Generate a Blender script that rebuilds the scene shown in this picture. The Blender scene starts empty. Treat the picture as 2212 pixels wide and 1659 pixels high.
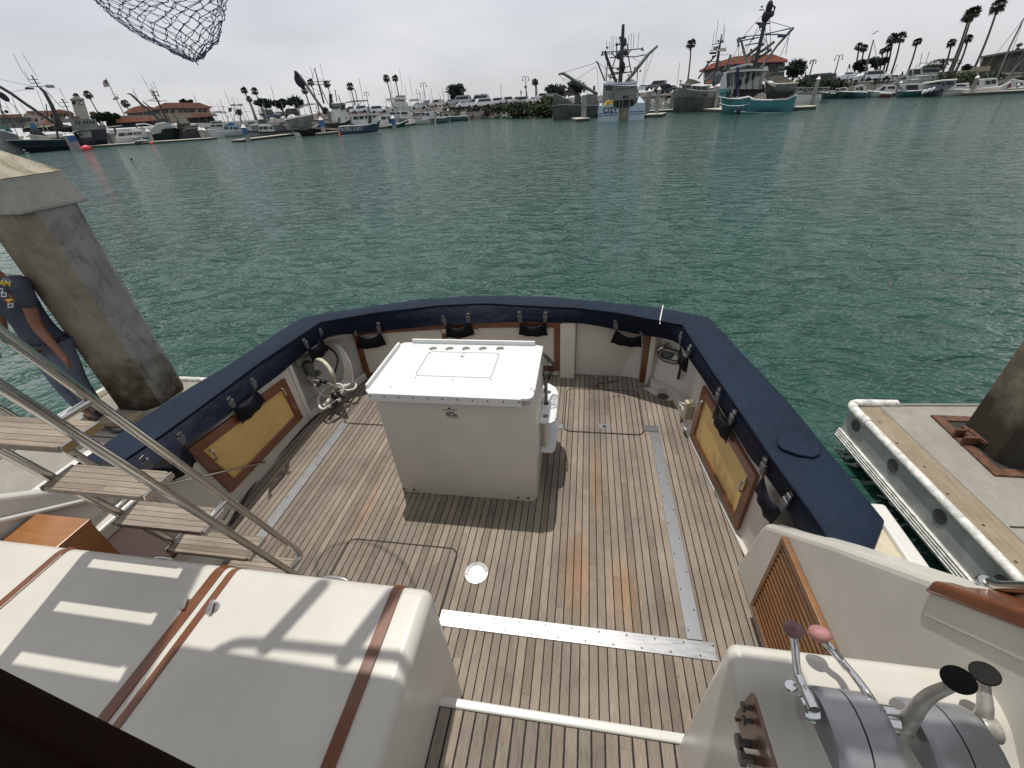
import bpy, bmesh, math, random
from mathutils import Vector, Matrix
random.seed(7)
SC = bpy.context.scene
COL = SC.collection
PI = math.pi

# ---------------------------------------------------------------- camera
# every measure is in metres; Y runs aft along the boat we stand on, z = 0 is its cockpit deck
S = 4032 / 2212
F = 1670 / S
CX, CY = 1106.0, 829.5
ROLL = math.atan(0.07)
PITCH = math.atan((CY - 396 / S) * math.cos(ROLL) / F)
YAW = math.radians(10.8)
H = 2.6
WATER = -0.85
_c, _s = math.cos(ROLL), math.sin(ROLL)
_Rz = Matrix.Rotation(YAW, 3, 'Z')
FW = _Rz @ Vector((0, math.cos(PITCH), -math.sin(PITCH)))
_up0 = _Rz @ Vector((0, math.sin(PITCH), math.cos(PITCH)))
_rt0 = _Rz @ Vector((1, 0, 0))
RT = _rt0 * _c - _up0 * _s
UP = _rt0 * _s + _up0 * _c
EYE = Vector((0, 0, H))
cam = bpy.data.cameras.new('camera')
cam.sensor_width = 36
cam.lens = 36 * F / 2212
cam.clip_start = 0.02
cam.clip_end = 4000
cam_o = bpy.data.objects.new('camera', cam)
COL.objects.link(cam_o)
cam_o.matrix_world = Matrix((
    (RT.x, UP.x, -FW.x, EYE.x), (RT.y, UP.y, -FW.y, EYE.y), (RT.z, UP.z, -FW.z, EYE.z), (0, 0, 0, 1)))
SC.camera = cam_o

# ---------------------------------------------------------------- world, sun, exposure
SUN_DIR = Vector((-0.15, 0.24, 1.0)).normalized()
EL = math.asin(SUN_DIR.z)
AZ = math.atan2(SUN_DIR.x, SUN_DIR.y)
W = bpy.data.worlds.new('World')
SC.world = W
W.use_nodes = True
nt = W.node_tree
nt.nodes.clear()
out = nt.nodes.new('ShaderNodeOutputWorld')
sky = nt.nodes.new('ShaderNodeTexSky')
sky.sky_type = 'NISHITA'
sky.sun_disc = False
sky.sun_elevation = EL
sky.sun_rotation = AZ
bg = nt.nodes.new('ShaderNodeBackground')
bg.inputs[1].default_value = 0.1
nt.links.new(sky.outputs[0], bg.inputs[0])
tc = nt.nodes.new('ShaderNodeTexCoord')
mp = nt.nodes.new('ShaderNodeMapping')
mp.inputs['Scale'].default_value = (1.0, 1.0, 3.2)
nt.links.new(tc.outputs['Generated'], mp.inputs[0])
nz = nt.nodes.new('ShaderNodeTexNoise')
nz.inputs['Scale'].default_value = 2.2
nz.inputs['Detail'].default_value = 5
nt.links.new(mp.outputs[0], nz.inputs['Vector'])
cr = nt.nodes.new('ShaderNodeValToRGB')
cr.color_ramp.elements[0].position = 0.3
cr.color_ramp.elements[0].color = (0.60, 0.615, 0.65, 1)
cr.color_ramp.elements[1].position = 0.72
cr.color_ramp.elements[1].color = (0.86, 0.85, 0.88, 1)
nt.links.new(nz.outputs[0], cr.inputs[0])
bg2 = nt.nodes.new('ShaderNodeBackground')
bg2.inputs[1].default_value = 1.0
nt.links.new(cr.outputs[0], bg2.inputs[0])
mx = nt.nodes.new('ShaderNodeMixShader')
mx.inputs[0].default_value = 0.86          # thin high overcast over the blue
nt.links.new(bg.outputs[0], mx.inputs[1])
nt.links.new(bg2.outputs[0], mx.inputs[2])
nt.links.new(mx.outputs[0], out.inputs[0])

sl = bpy.data.lights.new('sun', 'SUN')
sl.energy = 3.5
sl.angle = math.radians(0.6)
sl.color = (1.0, 0.965, 0.90)
sun_o = bpy.data.objects.new('sun', sl)
COL.objects.link(sun_o)
sun_o.rotation_mode = 'QUATERNION'
sun_o.rotation_quaternion = SUN_DIR.to_track_quat('Z', 'Y')
SC.view_settings.view_transform = 'Standard'
SC.view_settings.look = 'None'
SC.view_settings.exposure = 0.0
SC.view_settings.gamma = 1.0
SC.cycles.sample_clamp_direct = 2.5
SC.cycles.max_bounces = 6
SC.cycles.diffuse_bounces = 3
SC.cycles.glossy_bounces = 3
SC.cycles.transparent_max_bounces = 8

# ---------------------------------------------------------------- photograph -> world
CR = {1: (0, 500, 1.185), 2: (1000, 1100, 1.659), 3: (2100, 1100, 1.659), 4: (3000, 1200, 1.276),
      5: (0, 1500, 1.8433), 6: (0, 2100, 1.1642), 7: (1600, 2100, 1.7015), 8: (2700, 2000, 1.6201),
      9: (1650, 1200, 3.6867), 10: (2050, 1350, 3.685), 11: (1150, 1200, 3.949), 12: (0, 1050, 2.37),
      13: (260, 1150, 2.074), 14: (0, 1800, 3.16), 16: (1050, 2000, 2.949), 17: (2500, 1200, 3.6867),
      18: (2900, 1700, 3.6867), 19: (2850, 2600, 3.9127), 20: (0, 0, 2.212),
      22: (0, 180, 3.95), 23: (500, 180, 3.95), 24: (1000, 180, 3.95), 25: (1500, 180, 3.16),
      26: (2150, 0, 3.19), 27: (2600, 0, 3.19), 28: (3200, 0, 2.6587)}


def C(n, x, y):
    if n == 0:
        return x, y
    a, b, k = CR[n]
    return (a + x / k) / S, (b + y / k) / S


def ray(n, x, y):
    px, py = C(n, x, y)
    return FW + RT * ((px - CX) / F) - UP * ((py - CY) / F)


def Zp(n, x, y, z=0.0):
    r = ray(n, x, y)
    return EYE + r * ((z - H) / r.z)


def Xp(n, x, y, X):
    r = ray(n, x, y)
    return EYE + r * (X / r.x)


def Yp(n, x, y, Y):
    r = ray(n, x, y)
    return EYE + r * (Y / r.y)


def Dp(n, x, y, d):
    return EYE + ray(n, x, y) * d


def Pl(n, x, y, p0, nrm):
    r = ray(n, x, y)
    return EYE + r * ((Vector(p0) - EYE).dot(nrm) / r.dot(nrm))


BALL = 1.0


# ---------------------------------------------------------------- mesh helper
class MB:
    def __init__(s):
        s.v, s.f = [], []

    def face(s, *p):
        n = len(s.v)
        s.v += [Vector(q) for q in p]
        s.f.append(tuple(range(n, n + len(p))))
        return s

    def box(s, a, b):
        (x0, y0, z0), (x1, y1, z1) = a, b
        n = len(s.v)
        s.v += [Vector(q) for q in ((x0, y0, z0), (x1, y0, z0), (x1, y1, z0), (x0, y1, z0),
                                    (x0, y0, z1), (x1, y0, z1), (x1, y1, z1), (x0, y1, z1))]
        s.f += [tuple(n + i for i in q) for q in
                ((0, 3, 2, 1), (4, 5, 6, 7), (0, 1, 5, 4), (1, 2, 6, 5), (2, 3, 7, 6), (3, 0, 4, 7))]
        return s

    def obox(s, c, ax, ay, az):
        c, ax, ay, az = Vector(c), Vector(ax), Vector(ay), Vector(az)
        n = len(s.v)
        for k in (-1, 1):
            for i, j in ((-1, -1), (1, -1), (1, 1), (-1, 1)):
                s.v.append(c + ax * i + ay * j + az * k)
        s.f += [tuple(n + i for i in q) for q in
                ((0, 3, 2, 1), (4, 5, 6, 7), (0, 1, 5, 4), (1, 2, 6, 5), (2, 3, 7, 6), (3, 0, 4, 7))]
        return s

    def prism(s, pts, vec):
        pts = [Vector(p) for p in pts]
        vec = Vector(vec)
        n, k = len(s.v), len(pts)
        s.v += pts + [p + vec for p in pts]
        s.f.append(tuple(range(n + k - 1, n - 1, -1)))
        s.f.append(tuple(range(n + k, n + 2 * k)))
        for i in range(k):
            j = (i + 1) % k
            s.f.append((n + i, n + j, n + k + j, n + k + i))
        return s

    def loft(s, rings, closed=True, caps=True):
        n, k = len(s.v), len(rings[0])
        for r in rings:
            s.v += [Vector(p) for p in r]
        for i in range(len(rings) - 1):
            for j in range(k if closed else k - 1):
                a, b = n + i * k + j, n + i * k + (j + 1) % k
                s.f.append((a, b, b + k, a + k))
        if caps and closed:
            s.f.append(tuple(range(n + k - 1, n - 1, -1)))
            s.f.append(tuple(range(n + (len(rings) - 1) * k, n + len(rings) * k)))
        return s

    def tube(s, pts, r, seg=8, caps=True, cyc=False):
        pts = [Vector(p) for p in pts]
        m = len(pts)
        rs = r if isinstance(r, (list, tuple)) else [r] * m
        rings, nrm = [], None
        for i, p in enumerate(pts):
            a = pts[i - 1] if (i or cyc) else p
            b = pts[(i + 1) % m] if (i < m - 1 or cyc) else p
            t = (b - a)
            t = t.normalized() if t.length > 1e-9 else Vector((0, 0, 1))
            if nrm is None:
                nrm = t.orthogonal().normalized()
            nrm = (nrm - t * nrm.dot(t))
            nrm = nrm.normalized() if nrm.length > 1e-6 else t.orthogonal().normalized()
            bi = t.cross(nrm)
            rings.append([p + (nrm * math.cos(2 * PI * j / seg) + bi * math.sin(2 * PI * j / seg)) * rs[i]
                          for j in range(seg)])
        if cyc:
            rings.append(rings[0])
        s.loft(rings, True, caps and not cyc)
        return s

    def ball(s, c, r, nu=10, nv=7, ax=None):
        c = Vector(c)
        r = r if isinstance(r, (tuple, list)) else (r, r, r)
        r = [q * BALL for q in r]
        ax = ax or (Vector((1, 0, 0)), Vector((0, 1, 0)), Vector((0, 0, 1)))
        rings = []
        for i in range(nv + 1):
            th = -PI / 2 + PI * i / nv
            q = max(math.cos(th), 0.02)
            rings.append([c + ax[0] * (r[0] * q * math.cos(2 * PI * j / nu)) + ax[1] * (r[1] * q * math.sin(2 * PI * j / nu))
                          + ax[2] * (r[2] * math.sin(th)) for j in range(nu)])
        return s.loft(rings)

    def lathe(s, c, axis, prof, seg=16):
        c, axis = Vector(c), Vector(axis).normalized()
        u = axis.orthogonal().normalized()
        w = axis.cross(u)
        return s.loft([[c + axis * h + (u * math.cos(2 * PI * j / seg) + w * math.sin(2 * PI * j / seg)) * max(r, 1e-4)
                        for j in range(seg)] for r, h in prof])

    def build(s, name, mat, parent=None, smooth=None, bevel=None, bseg=2, label=None):
        me = bpy.data.meshes.new(name)
        off = Vector((0, 0, 0))
        p = parent
        while p is not None:
            off += p.location
            p = p.parent
        me.from_pydata([tuple(q - off) for q in s.v], [], s.f)
        bm = bmesh.new()
        bm.from_mesh(me)
        bmesh.ops.recalc_face_normals(bm, faces=bm.faces)
        bm.to_mesh(me)
        bm.free()
        o = bpy.data.objects.new(name, me)
        COL.objects.link(o)
        if mat:
            me.materials.append(mat)
        if parent is not None:
            o.parent = parent
        if smooth is not None:
            for q in me.polygons:
                q.use_smooth = True
            if smooth < 179:
                me.set_sharp_from_angle(angle=math.radians(smooth))
        if bevel:
            b = o.modifiers.new('Bevel', 'BEVEL')
            b.width = bevel
            b.segments = bseg
            b.limit_method = 'ANGLE'
            b.angle_limit = math.radians(35)
        if label:
            o['label'] = label
        return o


def tag(o, label, cat, group=None):
    o['label'] = label
    o['category'] = cat
    if group:
        o['group'] = group
    return o


def thing(name, label, cat, loc=(0, 0, 0), group=None):
    o = bpy.data.objects.new(name, None)
    o.empty_display_size = 0.2
    COL.objects.link(o)
    o.location = loc
    return tag(o, label, cat, group)


def kind(o, k):
    o['kind'] = k
    return o


def copy_tree(o, parent=None, loc=None):
    c = o.copy()
    COL.objects.link(c)
    if parent is not None:
        c.parent = parent
    if loc is not None:
        c.location = loc
    for ch in list(o.children):
        copy_tree(ch, c)
    return c


def rrect(x0, x1, y0, y1, r, z, n=5):
    pts = []
    for cx, cy, a0 in ((x1 - r, y1 - r, 0), (x0 + r, y1 - r, 90), (x0 + r, y0 + r, 180), (x1 - r, y0 + r, 270)):
        for i in range(n + 1):
            a = math.radians(a0 + 90 * i / n)
            pts.append(Vector((cx + r * math.cos(a), cy + r * math.sin(a), z)))
    return pts


def lerp(a, b, t):
    return a + (b - a) * t


def smoothpts(pts, n=6):
    """Catmull-Rom through points."""
    P = [Vector(p) for p in pts]
    P = [P[0] * 2 - P[1]] + P + [P[-1] * 2 - P[-2]]
    o = []
    for i in range(1, len(P) - 2):
        for k in range(n):
            t = k / n
            a, b, c, d = P[i - 1], P[i], P[i + 1], P[i + 2]
            o.append(0.5 * ((2 * b) + (c - a) * t + (2 * a - 5 * b + 4 * c - d) * t * t + (3 * b - a - 3 * c + d) * t ** 3))
    o.append(P[-2])
    return o


# ---------------------------------------------------------------- materials
def node_mat(name):
    m = bpy.data.materials.new(name)
    m.use_nodes = True
    t = m.node_tree
    return m, t, t.nodes['Principled BSDF']


class N:
    """tiny node helper"""

    def __init__(s, t):
        s.t = t
        s.tc = t.nodes.new('ShaderNodeTexCoord')

    def new(s, k, **kw):
        n = s.t.nodes.new(k)
        for a, b in kw.items():
            setattr(n, a, b)
        return n

    def link(s, a, b):
        s.t.links.new(a, b)

    def math(s, op, a, b=None, c=None, clamp=False):
        n = s.new('ShaderNodeMath', operation=op, use_clamp=clamp)
        for i, q in enumerate((a, b, c)):
            if q is None:
                continue
            if isinstance(q, (int, float)):
                n.inputs[i].default_value = q
            else:
                s.link(q, n.inputs[i])
        return n.outputs[0]

    def coords(s, scale=(1, 1, 1), rot=(0, 0, 0), src='Object'):
        m = s.new('ShaderNodeMapping')
        m.inputs['Scale'].default_value = scale
        m.inputs['Rotation'].default_value = rot
        s.link(s.tc.outputs[src], m.inputs[0])
        return m.outputs[0]

    def noise(s, vec, scale=1.0, detail=4, rough=0.55, dist=0.0):
        n = s.new('ShaderNodeTexNoise')
        n.inputs['Scale'].default_value = scale
        n.inputs['Detail'].default_value = detail
        n.inputs['Roughness'].default_value = rough
        n.inputs['Distortion'].default_value = dist
        s.link(vec, n.inputs['Vector'])
        return n.outputs[0]

    def ramp(s, fac, stops):
        r = s.new('ShaderNodeValToRGB')
        e = r.color_ramp.elements
        while len(e) < len(stops):
            e.new(0.5)
        for q, (p, c) in zip(e, stops):
            q.position = p
            q.color = (*c, 1) if len(c) == 3 else c
        s.link(fac, r.inputs[0])
        return r.outputs[0]

    def mix(s, fac, a, b, blend='MIX'):
        n = s.new('ShaderNodeMix', data_type='RGBA', blend_type=blend)
        for sock, q in ((n.inputs[0], fac), (n.inputs[6], a), (n.inputs[7], b)):
            if isinstance(q, (int, float)):
                sock.default_value = q
            elif isinstance(q, tuple):
                sock.default_value = (*q, 1)
            else:
                s.link(q, sock)
        return n.outputs[2]

    def bump(s, h, strength=0.3, dist=0.01, normal=None):
        b = s.new('ShaderNodeBump')
        b.inputs['Strength'].default_value = strength
        b.inputs['Distance'].default_value = dist
        s.link(h, b.inputs['Height'])
        if normal is not None:
            s.link(normal, b.inputs['Normal'])
        return b.outputs[0]


_mc = {}


def plain(name, col, rough=0.5, metal=0.0, var=0.12, scale=3.0, spec=0.5, bump=0.0, bscale=20.0, coat=0.0):
    """paint-like material with low-contrast dirt so that nothing is perfectly flat"""
    if name in _mc:
        return _mc[name]
    m, t, b = node_mat(name)
    n = N(t)
    co = n.coords()
    f = n.noise(co, scale, 6, 0.6)
    lo = tuple(max(0, c * (1 - var)) for c in col)
    hi = tuple(min(1, c * (1 + var)) for c in col)
    n.link(n.ramp(f, [(0.3, lo), (0.7, hi)]), b.inputs['Base Color'])
    b.inputs['Roughness'].default_value = rough
    b.inputs['Metallic'].default_value = metal
    b.inputs['Specular IOR Level'].default_value = spec
    b.inputs['Coat Weight'].default_value = coat
    b.inputs['Coat Roughness'].default_value = 0.08
    if bump:
        n.link(n.bump(n.noise(co, bscale, 4), bump, 0.01), b.inputs['Normal'])
    _mc[name] = m
    return m


def teak(name, axis='Y', width=0.0505, caulk=0.0048, off=0.0, lit=1.0, stain=True, deep=(0.022, 0.019, 0.017)):
    if name in _mc:
        return _mc[name]
    m, t, b = node_mat(name)
    n = N(t)
    sp = n.new('ShaderNodeSeparateXYZ')
    n.link(n.tc.outputs['Object'], sp.inputs[0])
    a, l = (sp.outputs[0], sp.outputs[1]) if axis == 'Y' else (sp.outputs[1], sp.outputs[0])
    wob = n.noise(n.coords((3, 3, 3)), 5, 3)
    u = n.math('DIVIDE', n.math('ADD', a, off), width)
    idn = n.math('FLOOR', u)
    fr = n.math('FRACT', u)
    edge = n.math('ABSOLUTE', n.math('SUBTRACT', fr, 0.5))
    ragged = n.noise(n.coords((30, 30, 30)), 3, 3)
    th = n.math('ADD', 0.5 - caulk / width / 2 - 0.02, n.math('MULTIPLY', n.math('SUBTRACT', 0.5, ragged), 0.06))
    cm = n.math('GREATER_THAN', edge, th)
    # butt joints: each plank is cut in lengths of about 1.3 m
    wn = n.new('ShaderNodeTexWhiteNoise', noise_dimensions='1D')
    n.link(idn, wn.inputs['W'])
    lv = n.math('ADD', n.math('DIVIDE', l, 1.7), n.math('MULTIPLY', wn.outputs[0], 7.0))
    seg = n.math('FLOOR', lv)
    wn2 = n.new('ShaderNodeTexWhiteNoise', noise_dimensions='2D')
    cb = n.new('ShaderNodeCombineXYZ')
    n.link(idn, cb.inputs[0])
    n.link(seg, cb.inputs[1])
    n.link(cb.outputs[0], wn2.inputs['Vector'])
    sc = (55, 2.2, 20) if axis == 'Y' else (2.2, 55, 20)
    g = n.noise(n.coords(sc), 4, 8, 0.7, 0.4)
    sc2 = (160, 7, 40) if axis == 'Y' else (7, 160, 40)
    g2 = n.noise(n.coords(sc2), 3, 6, 0.75)
    blot = n.noise(n.coords((1, 1, 1)), 2.3, 5, 0.6)
    base = n.ramp(g, [(0.25, (0.105, 0.086, 0.068)), (0.5, (0.205, 0.176, 0.145)), (0.75, (0.315, 0.278, 0.235))])
    tone = n.ramp(wn2.outputs[0], [(0.0, (0.62, 0.58, 0.54)), (0.5, (1, 1, 1)), (1.0, (1.34, 1.28, 1.22))])
    base = n.mix(1.0, base, tone, 'MULTIPLY')
    if lit != 1.0:
        base = n.mix(1.0, base, (lit, lit, lit), 'MULTIPLY')
    base = n.mix(0.42, base, n.ramp(g2, [(0.3, (0.07, 0.055, 0.042)), (0.6, (0.31, 0.268, 0.222))]))
    base = n.mix(0.55, base, n.mix(1.0, base, n.ramp(blot, [(0.3, (0.52, 0.50, 0.48)), (0.65, (1.22, 1.2, 1.18))]), 'MULTIPLY'))
    if stain:
        spn = None
        for (sx, sy, rx, ry, k) in ((0.83, -0.34, 0.10, 0.36, 0.6), (1.13, -0.45, 0.11, 0.30, 0.5), (-0.82, -0.02, 0.06, 0.34, 0.32),
                                    (0.97, 0.45, 0.05, 0.5, 0.5)):
            dx = n.math('DIVIDE', n.math('SUBTRACT', sp.outputs[0], sx), rx)
            dy = n.math('DIVIDE', n.math('SUBTRACT', sp.outputs[1], sy), ry)
            d = n.math('SQRT', n.math('ADD', n.math('MULTIPLY', dx, dx), n.math('MULTIPLY', dy, dy)))
            q = n.math('MULTIPLY', n.math('SUBTRACT', n.math('ADD', 1.15, n.math('MULTIPLY', n.math('SUBTRACT', wob, 0.5), 1.2)), d, clamp=True), k, clamp=True)
            spn = q if spn is None else n.math('MAXIMUM', spn, q)
        base = n.mix(spn, base, n.mix(1.0, base, (1.45, 0.88, 0.45), 'MULTIPLY'))
        # small dark spots and bungs
        vo = n.new('ShaderNodeTexVoronoi')
        vo.inputs['Scale'].default_value = 6.5
        n.link(n.coords((1, 1, 1)), vo.inputs['Vector'])
        spot = n.math('LESS_THAN', vo.outputs['Distance'], 0.035)
        base = n.mix(n.math('MULTIPLY', spot, 0.7), base, (0.05, 0.035, 0.025))
    butt = n.math('LESS_THAN', n.math('FRACT', lv), 0.004)
    col = n.mix(n.math('MAXIMUM', cm, n.math('MULTIPLY', butt, 0.12)), base, deep)
    n.link(col, b.inputs['Base Color'])
    b.inputs['Roughness'].default_value = 0.82
    b.inputs['Specular IOR Level'].default_value = 0.25
    hgt = n.math('SUBTRACT', n.math('MULTIPLY', g2, 0.35), n.math('MULTIPLY', cm, 0.9))
    n.link(n.bump(hgt, 0.5, 0.004), b.inputs['Normal'])
    _mc[name] = m
    return m


def wood(name, c0, c1, axis=(3, 40, 40), rough=0.3, coat=0.4, scale=1.5):
    if name in _mc:
        return _mc[name]
    m, t, b = node_mat(name)
    n = N(t)
    g = n.noise(n.coords(axis), scale, 8, 0.65, 0.6)
    g2 = n.noise(n.coords(), 4, 4)
    c = n.mix(0.5, n.ramp(g, [(0.3, c0), (0.7, c1)]), n.ramp(g2, [(0.3, c0), (0.7, c1)]))
    n.link(c, b.inputs['Base Color'])
    b.inputs['Roughness'].default_value = rough
    b.inputs['Coat Weight'].default_value = coat
    b.inputs['Coat Roughness'].default_value = 0.12
    n.link(n.bump(g, 0.08, 0.003), b.inputs['Normal'])
    _mc[name] = m
    return m


def gelcoat(name, col=(0.68, 0.66, 0.60), rough=0.28, dirt=0.5):
    if name in _mc:
        return _mc[name]
    m, t, b = node_mat(name)
    n = N(t)
    co = n.coords()
    f = n.noise(co, 2.0, 6, 0.6)
    st = n.noise(n.coords((9, 9, 0.8)), 1.6, 5, 0.6)
    sp = n.noise(co, 55, 3, 0.6)
    lo = tuple(c * 0.87 for c in col)
    c = n.ramp(f, [(0.3, lo), (0.65, col)])
    c = n.mix(n.math('MULTIPLY', n.math('SUBTRACT', st, 0.52, clamp=True), dirt * 2.2), c, (0.36, 0.34, 0.29))
    c = n.mix(n.math('MULTIPLY', n.math('GREATER_THAN', sp, 0.72), 0.35), c, (0.35, 0.32, 0.26))
    n.link(c, b.inputs['Base Color'])
    n.link(n.ramp(f, [(0.3, (rough * 1.5,) * 3), (0.7, (rough,) * 3)]), b.inputs['Roughness'])
    n.link(n.bump(n.noise(co, 9, 3), 0.03, 0.01), b.inputs['Normal'])
    _mc[name] = m
    return m


def canvas(name, col, wrinkle=0.5):
    if name in _mc:
        return _mc[name]
    m, t, b = node_mat(name)
    n = N(t)
    f = n.noise(n.coords(), 3, 6, 0.65)
    sc = n.noise(n.coords((1, 6, 1), (0, 0, 0.7)), 9, 6, 0.75, 1.5)
    c = n.ramp(f, [(0.3, tuple(q * 0.8 for q in col)), (0.7, tuple(q * 1.2 for q in col))])
    c = n.mix(n.math('MULTIPLY', n.math('SUBTRACT', sc, 0.63, clamp=True), 1.0, clamp=True), c, (0.12, 0.15, 0.20))
    n.link(c, b.inputs['Base Color'])
    b.inputs['Roughness'].default_value = 0.7
    b.inputs['Specular IOR Level'].default_value = 0.16
    w1 = n.noise(n.coords((1, 1, 1)), 7, 4, 0.5, 1.0)
    w2 = n.noise(n.coords((4, 1, 2)), 6, 3, 0.5)
    h = n.math('ADD', n.math('MULTIPLY', w1, 0.7), n.math('MULTIPLY', w2, 0.4))
    b1 = n.bump(h, wrinkle, 0.05)
    n.link(n.bump(n.noise(n.coords(), 300, 2), 0.04, 0.002, b1), b.inputs['Normal'])
    _mc[name] = m
    return m


def metal(name, col=(0.62, 0.61, 0.59), rough=0.22, brush=None, var=0.2):
    if name in _mc:
        return _mc[name]
    m, t, b = node_mat(name)
    n = N(t)
    f = n.noise(n.coords(brush or (6, 6, 6)), 4, 6, 0.7)
    n.link(n.ramp(f, [(0.25, tuple(q * (1 - var) for q in col)), (0.75, col)]), b.inputs['Base Color'])
    n.link(n.ramp(f, [(0.25, (rough * 0.75,) * 3), (0.8, (min(1, rough * 1.5),) * 3)]), b.inputs['Roughness'])
    b.inputs['Metallic'].default_value = 1.0
    n.link(n.bump(f, 0.02, 0.002), b.inputs['Normal'])
    _mc[name] = m
    return m


def concrete(name, col, stain=(0.10, 0.085, 0.06), amt=0.5, vertical=False, spots=True, low=None):
    if name in _mc:
        return _mc[name]
    m, t, b = node_mat(name)
    n = N(t)
    co = n.coords()
    f = n.noise(co, 3.0, 8, 0.65)
    fine = n.noise(co, 70, 4, 0.7)
    st = n.noise(n.coords((4, 4, 2.2) if vertical else (2, 2, 2)), 1.5, 7, 0.7, 0.5)
    c = n.ramp(f, [(0.25, tuple(q * 0.72 for q in col)), (0.7, tuple(min(1, q * 1.12) for q in col))])
    c = n.mix(n.math('MULTIPLY', n.math('SUBTRACT', st, 0.47, clamp=True), amt * 5, clamp=True), c, stain)
    c = n.mix(0.35, c, n.mix(1.0, c, n.ramp(fine, [(0.3, (0.55, 0.55, 0.55)), (0.7, (1.3, 1.3, 1.3))]), 'MULTIPLY'))
    if spots:
        pit = n.noise(co, 26, 3, 0.55)
        blk = n.noise(n.coords((3, 3, 9)), 2.2, 7, 0.75, 0.8)
        c = n.mix(n.math('MULTIPLY', n.math('SUBTRACT', blk, 0.60, clamp=True), 7.0, clamp=True), c, (0.035, 0.033, 0.03))
        c = n.mix(n.math('MULTIPLY', n.math('GREATER_THAN', pit, 0.69), 0.75), c, (0.025, 0.024, 0.022))
    if low:
        sp = n.new('ShaderNodeSeparateXYZ')
        n.link(n.tc.outputs['Object'], sp.inputs[0])
        k = n.math('SUBTRACT', low[0], n.math('ADD', sp.outputs[2], n.math('MULTIPLY', n.math('SUBTRACT', f, 0.5), 1.6)))
        c = n.mix(n.math('MULTIPLY', k, 1.6, clamp=True), c, n.mix(fine, low[1], low[2]))
    n.link(c, b.inputs['Base Color'])
    b.inputs['Roughness'].default_value = 0.88
    b.inputs['Specular IOR Level'].default_value = 0.25
    n.link(n.bump(n.math('ADD', fine, f), 0.35, 0.006), b.inputs['Normal'])
    _mc[name] = m
    return m


M_TEAK = teak('teak_deck', 'Y')
M_TEAKSTEP = teak('teak_step', 'Y', 0.0535, 0.006, 0.01, stain=False)
M_TREAD = teak('teak_tread', 'X', 0.030, 0.002, 0.005, stain=False, lit=1.35, deep=(0.10, 0.075, 0.055))
M_GEL = gelcoat('gelcoat_cream', (0.57, 0.545, 0.487), 0.28, 0.25)
M_GELW = gelcoat('gelcoat_white', (0.60, 0.585, 0.54), 0.25, 0.2)
M_BOARD = plain('white_cutting_board', (0.62, 0.625, 0.62), 0.45, var=0.05, scale=14, bump=0.03, bscale=60)
M_MAHOG = wood('mahogany', (0.085, 0.024, 0.010), (0.19, 0.062, 0.022), (6, 6, 6))
M_MAHOGX = wood('mahogany_trim', (0.085, 0.026, 0.010), (0.19, 0.066, 0.025), (40, 3, 40))
M_MAHOGY = wood('mahogany_sill', (0.09, 0.026, 0.011), (0.20, 0.065, 0.024), (3, 40, 40))
M_PLY = wood('varnished_ply', (0.50, 0.31, 0.085), (0.68, 0.47, 0.16), (8, 2.2, 8), 0.35, 0.35)
M_LOCKER = wood('varnished_teak', (0.21, 0.085, 0.026), (0.35, 0.155, 0.05), (2.5, 30, 30), 0.33, 0.3)
M_FLOORWOOD = wood('red_cabin_planks', (0.016, 0.0055, 0.003), (0.045, 0.015, 0.007), (45, 3, 10), 0.6, 0.0)
M_DARKWOOD = wood('dark_helm_wood', (0.010, 0.004, 0.003), (0.022, 0.008, 0.005), (3, 20, 20), 0.75, 0.0)
M_DARKWOOD.node_tree.nodes['Principled BSDF'].inputs['Specular IOR Level'].default_value = 0.08
M_LOUVRE = wood('louvre_teak', (0.12, 0.05, 0.017), (0.25, 0.115, 0.038), (2.5, 30, 30), 0.4, 0.2)
M_KNOB = plain('black_knob', (0.006, 0.006, 0.006), 0.6, spec=0.12)
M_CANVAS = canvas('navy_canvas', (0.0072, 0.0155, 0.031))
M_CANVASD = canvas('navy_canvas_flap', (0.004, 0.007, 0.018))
M_POUCH = canvas('black_mesh_cloth', (0.005, 0.006, 0.010), 0.8)
M_STEEL = metal('stainless_steel', (0.58, 0.565, 0.54), 0.17, (2, 2, 2), 0.12)
M_ALU = metal('aluminium_strip', (0.25, 0.255, 0.265), 0.5, (30, 3, 30))
M_ALUX = metal('aluminium_strip_cross', (0.32, 0.32, 0.325), 0.36, (3, 30, 30))
M_SCREW = plain('screw_dark', (0.10, 0.09, 0.08), 0.4, 0.6)
M_TARN = metal('tarnished_steel', (0.22, 0.22, 0.20), 0.3)
M_BLACK = plain('black_plastic', (0.012, 0.012, 0.013), 0.5)
M_BUCKLE = plain('grey_buckle', (0.09, 0.095, 0.10), 0.4, var=0.3, scale=30)
M_HOSEW = plain('white_hose', (0.62, 0.60, 0.54), 0.45, var=0.18, scale=9)
M_GREYPAINT = plain('grey_control_paint', (0.30, 0.305, 0.315), 0.35, 0.45, var=0.12, scale=12, coat=0.2)
M_DARKGAP = plain('dark_gap', (0.02, 0.016, 0.012), 0.8)
M_GLASS = plain('dark_glass', (0.014, 0.017, 0.02), 0.12, spec=0.6)

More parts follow.
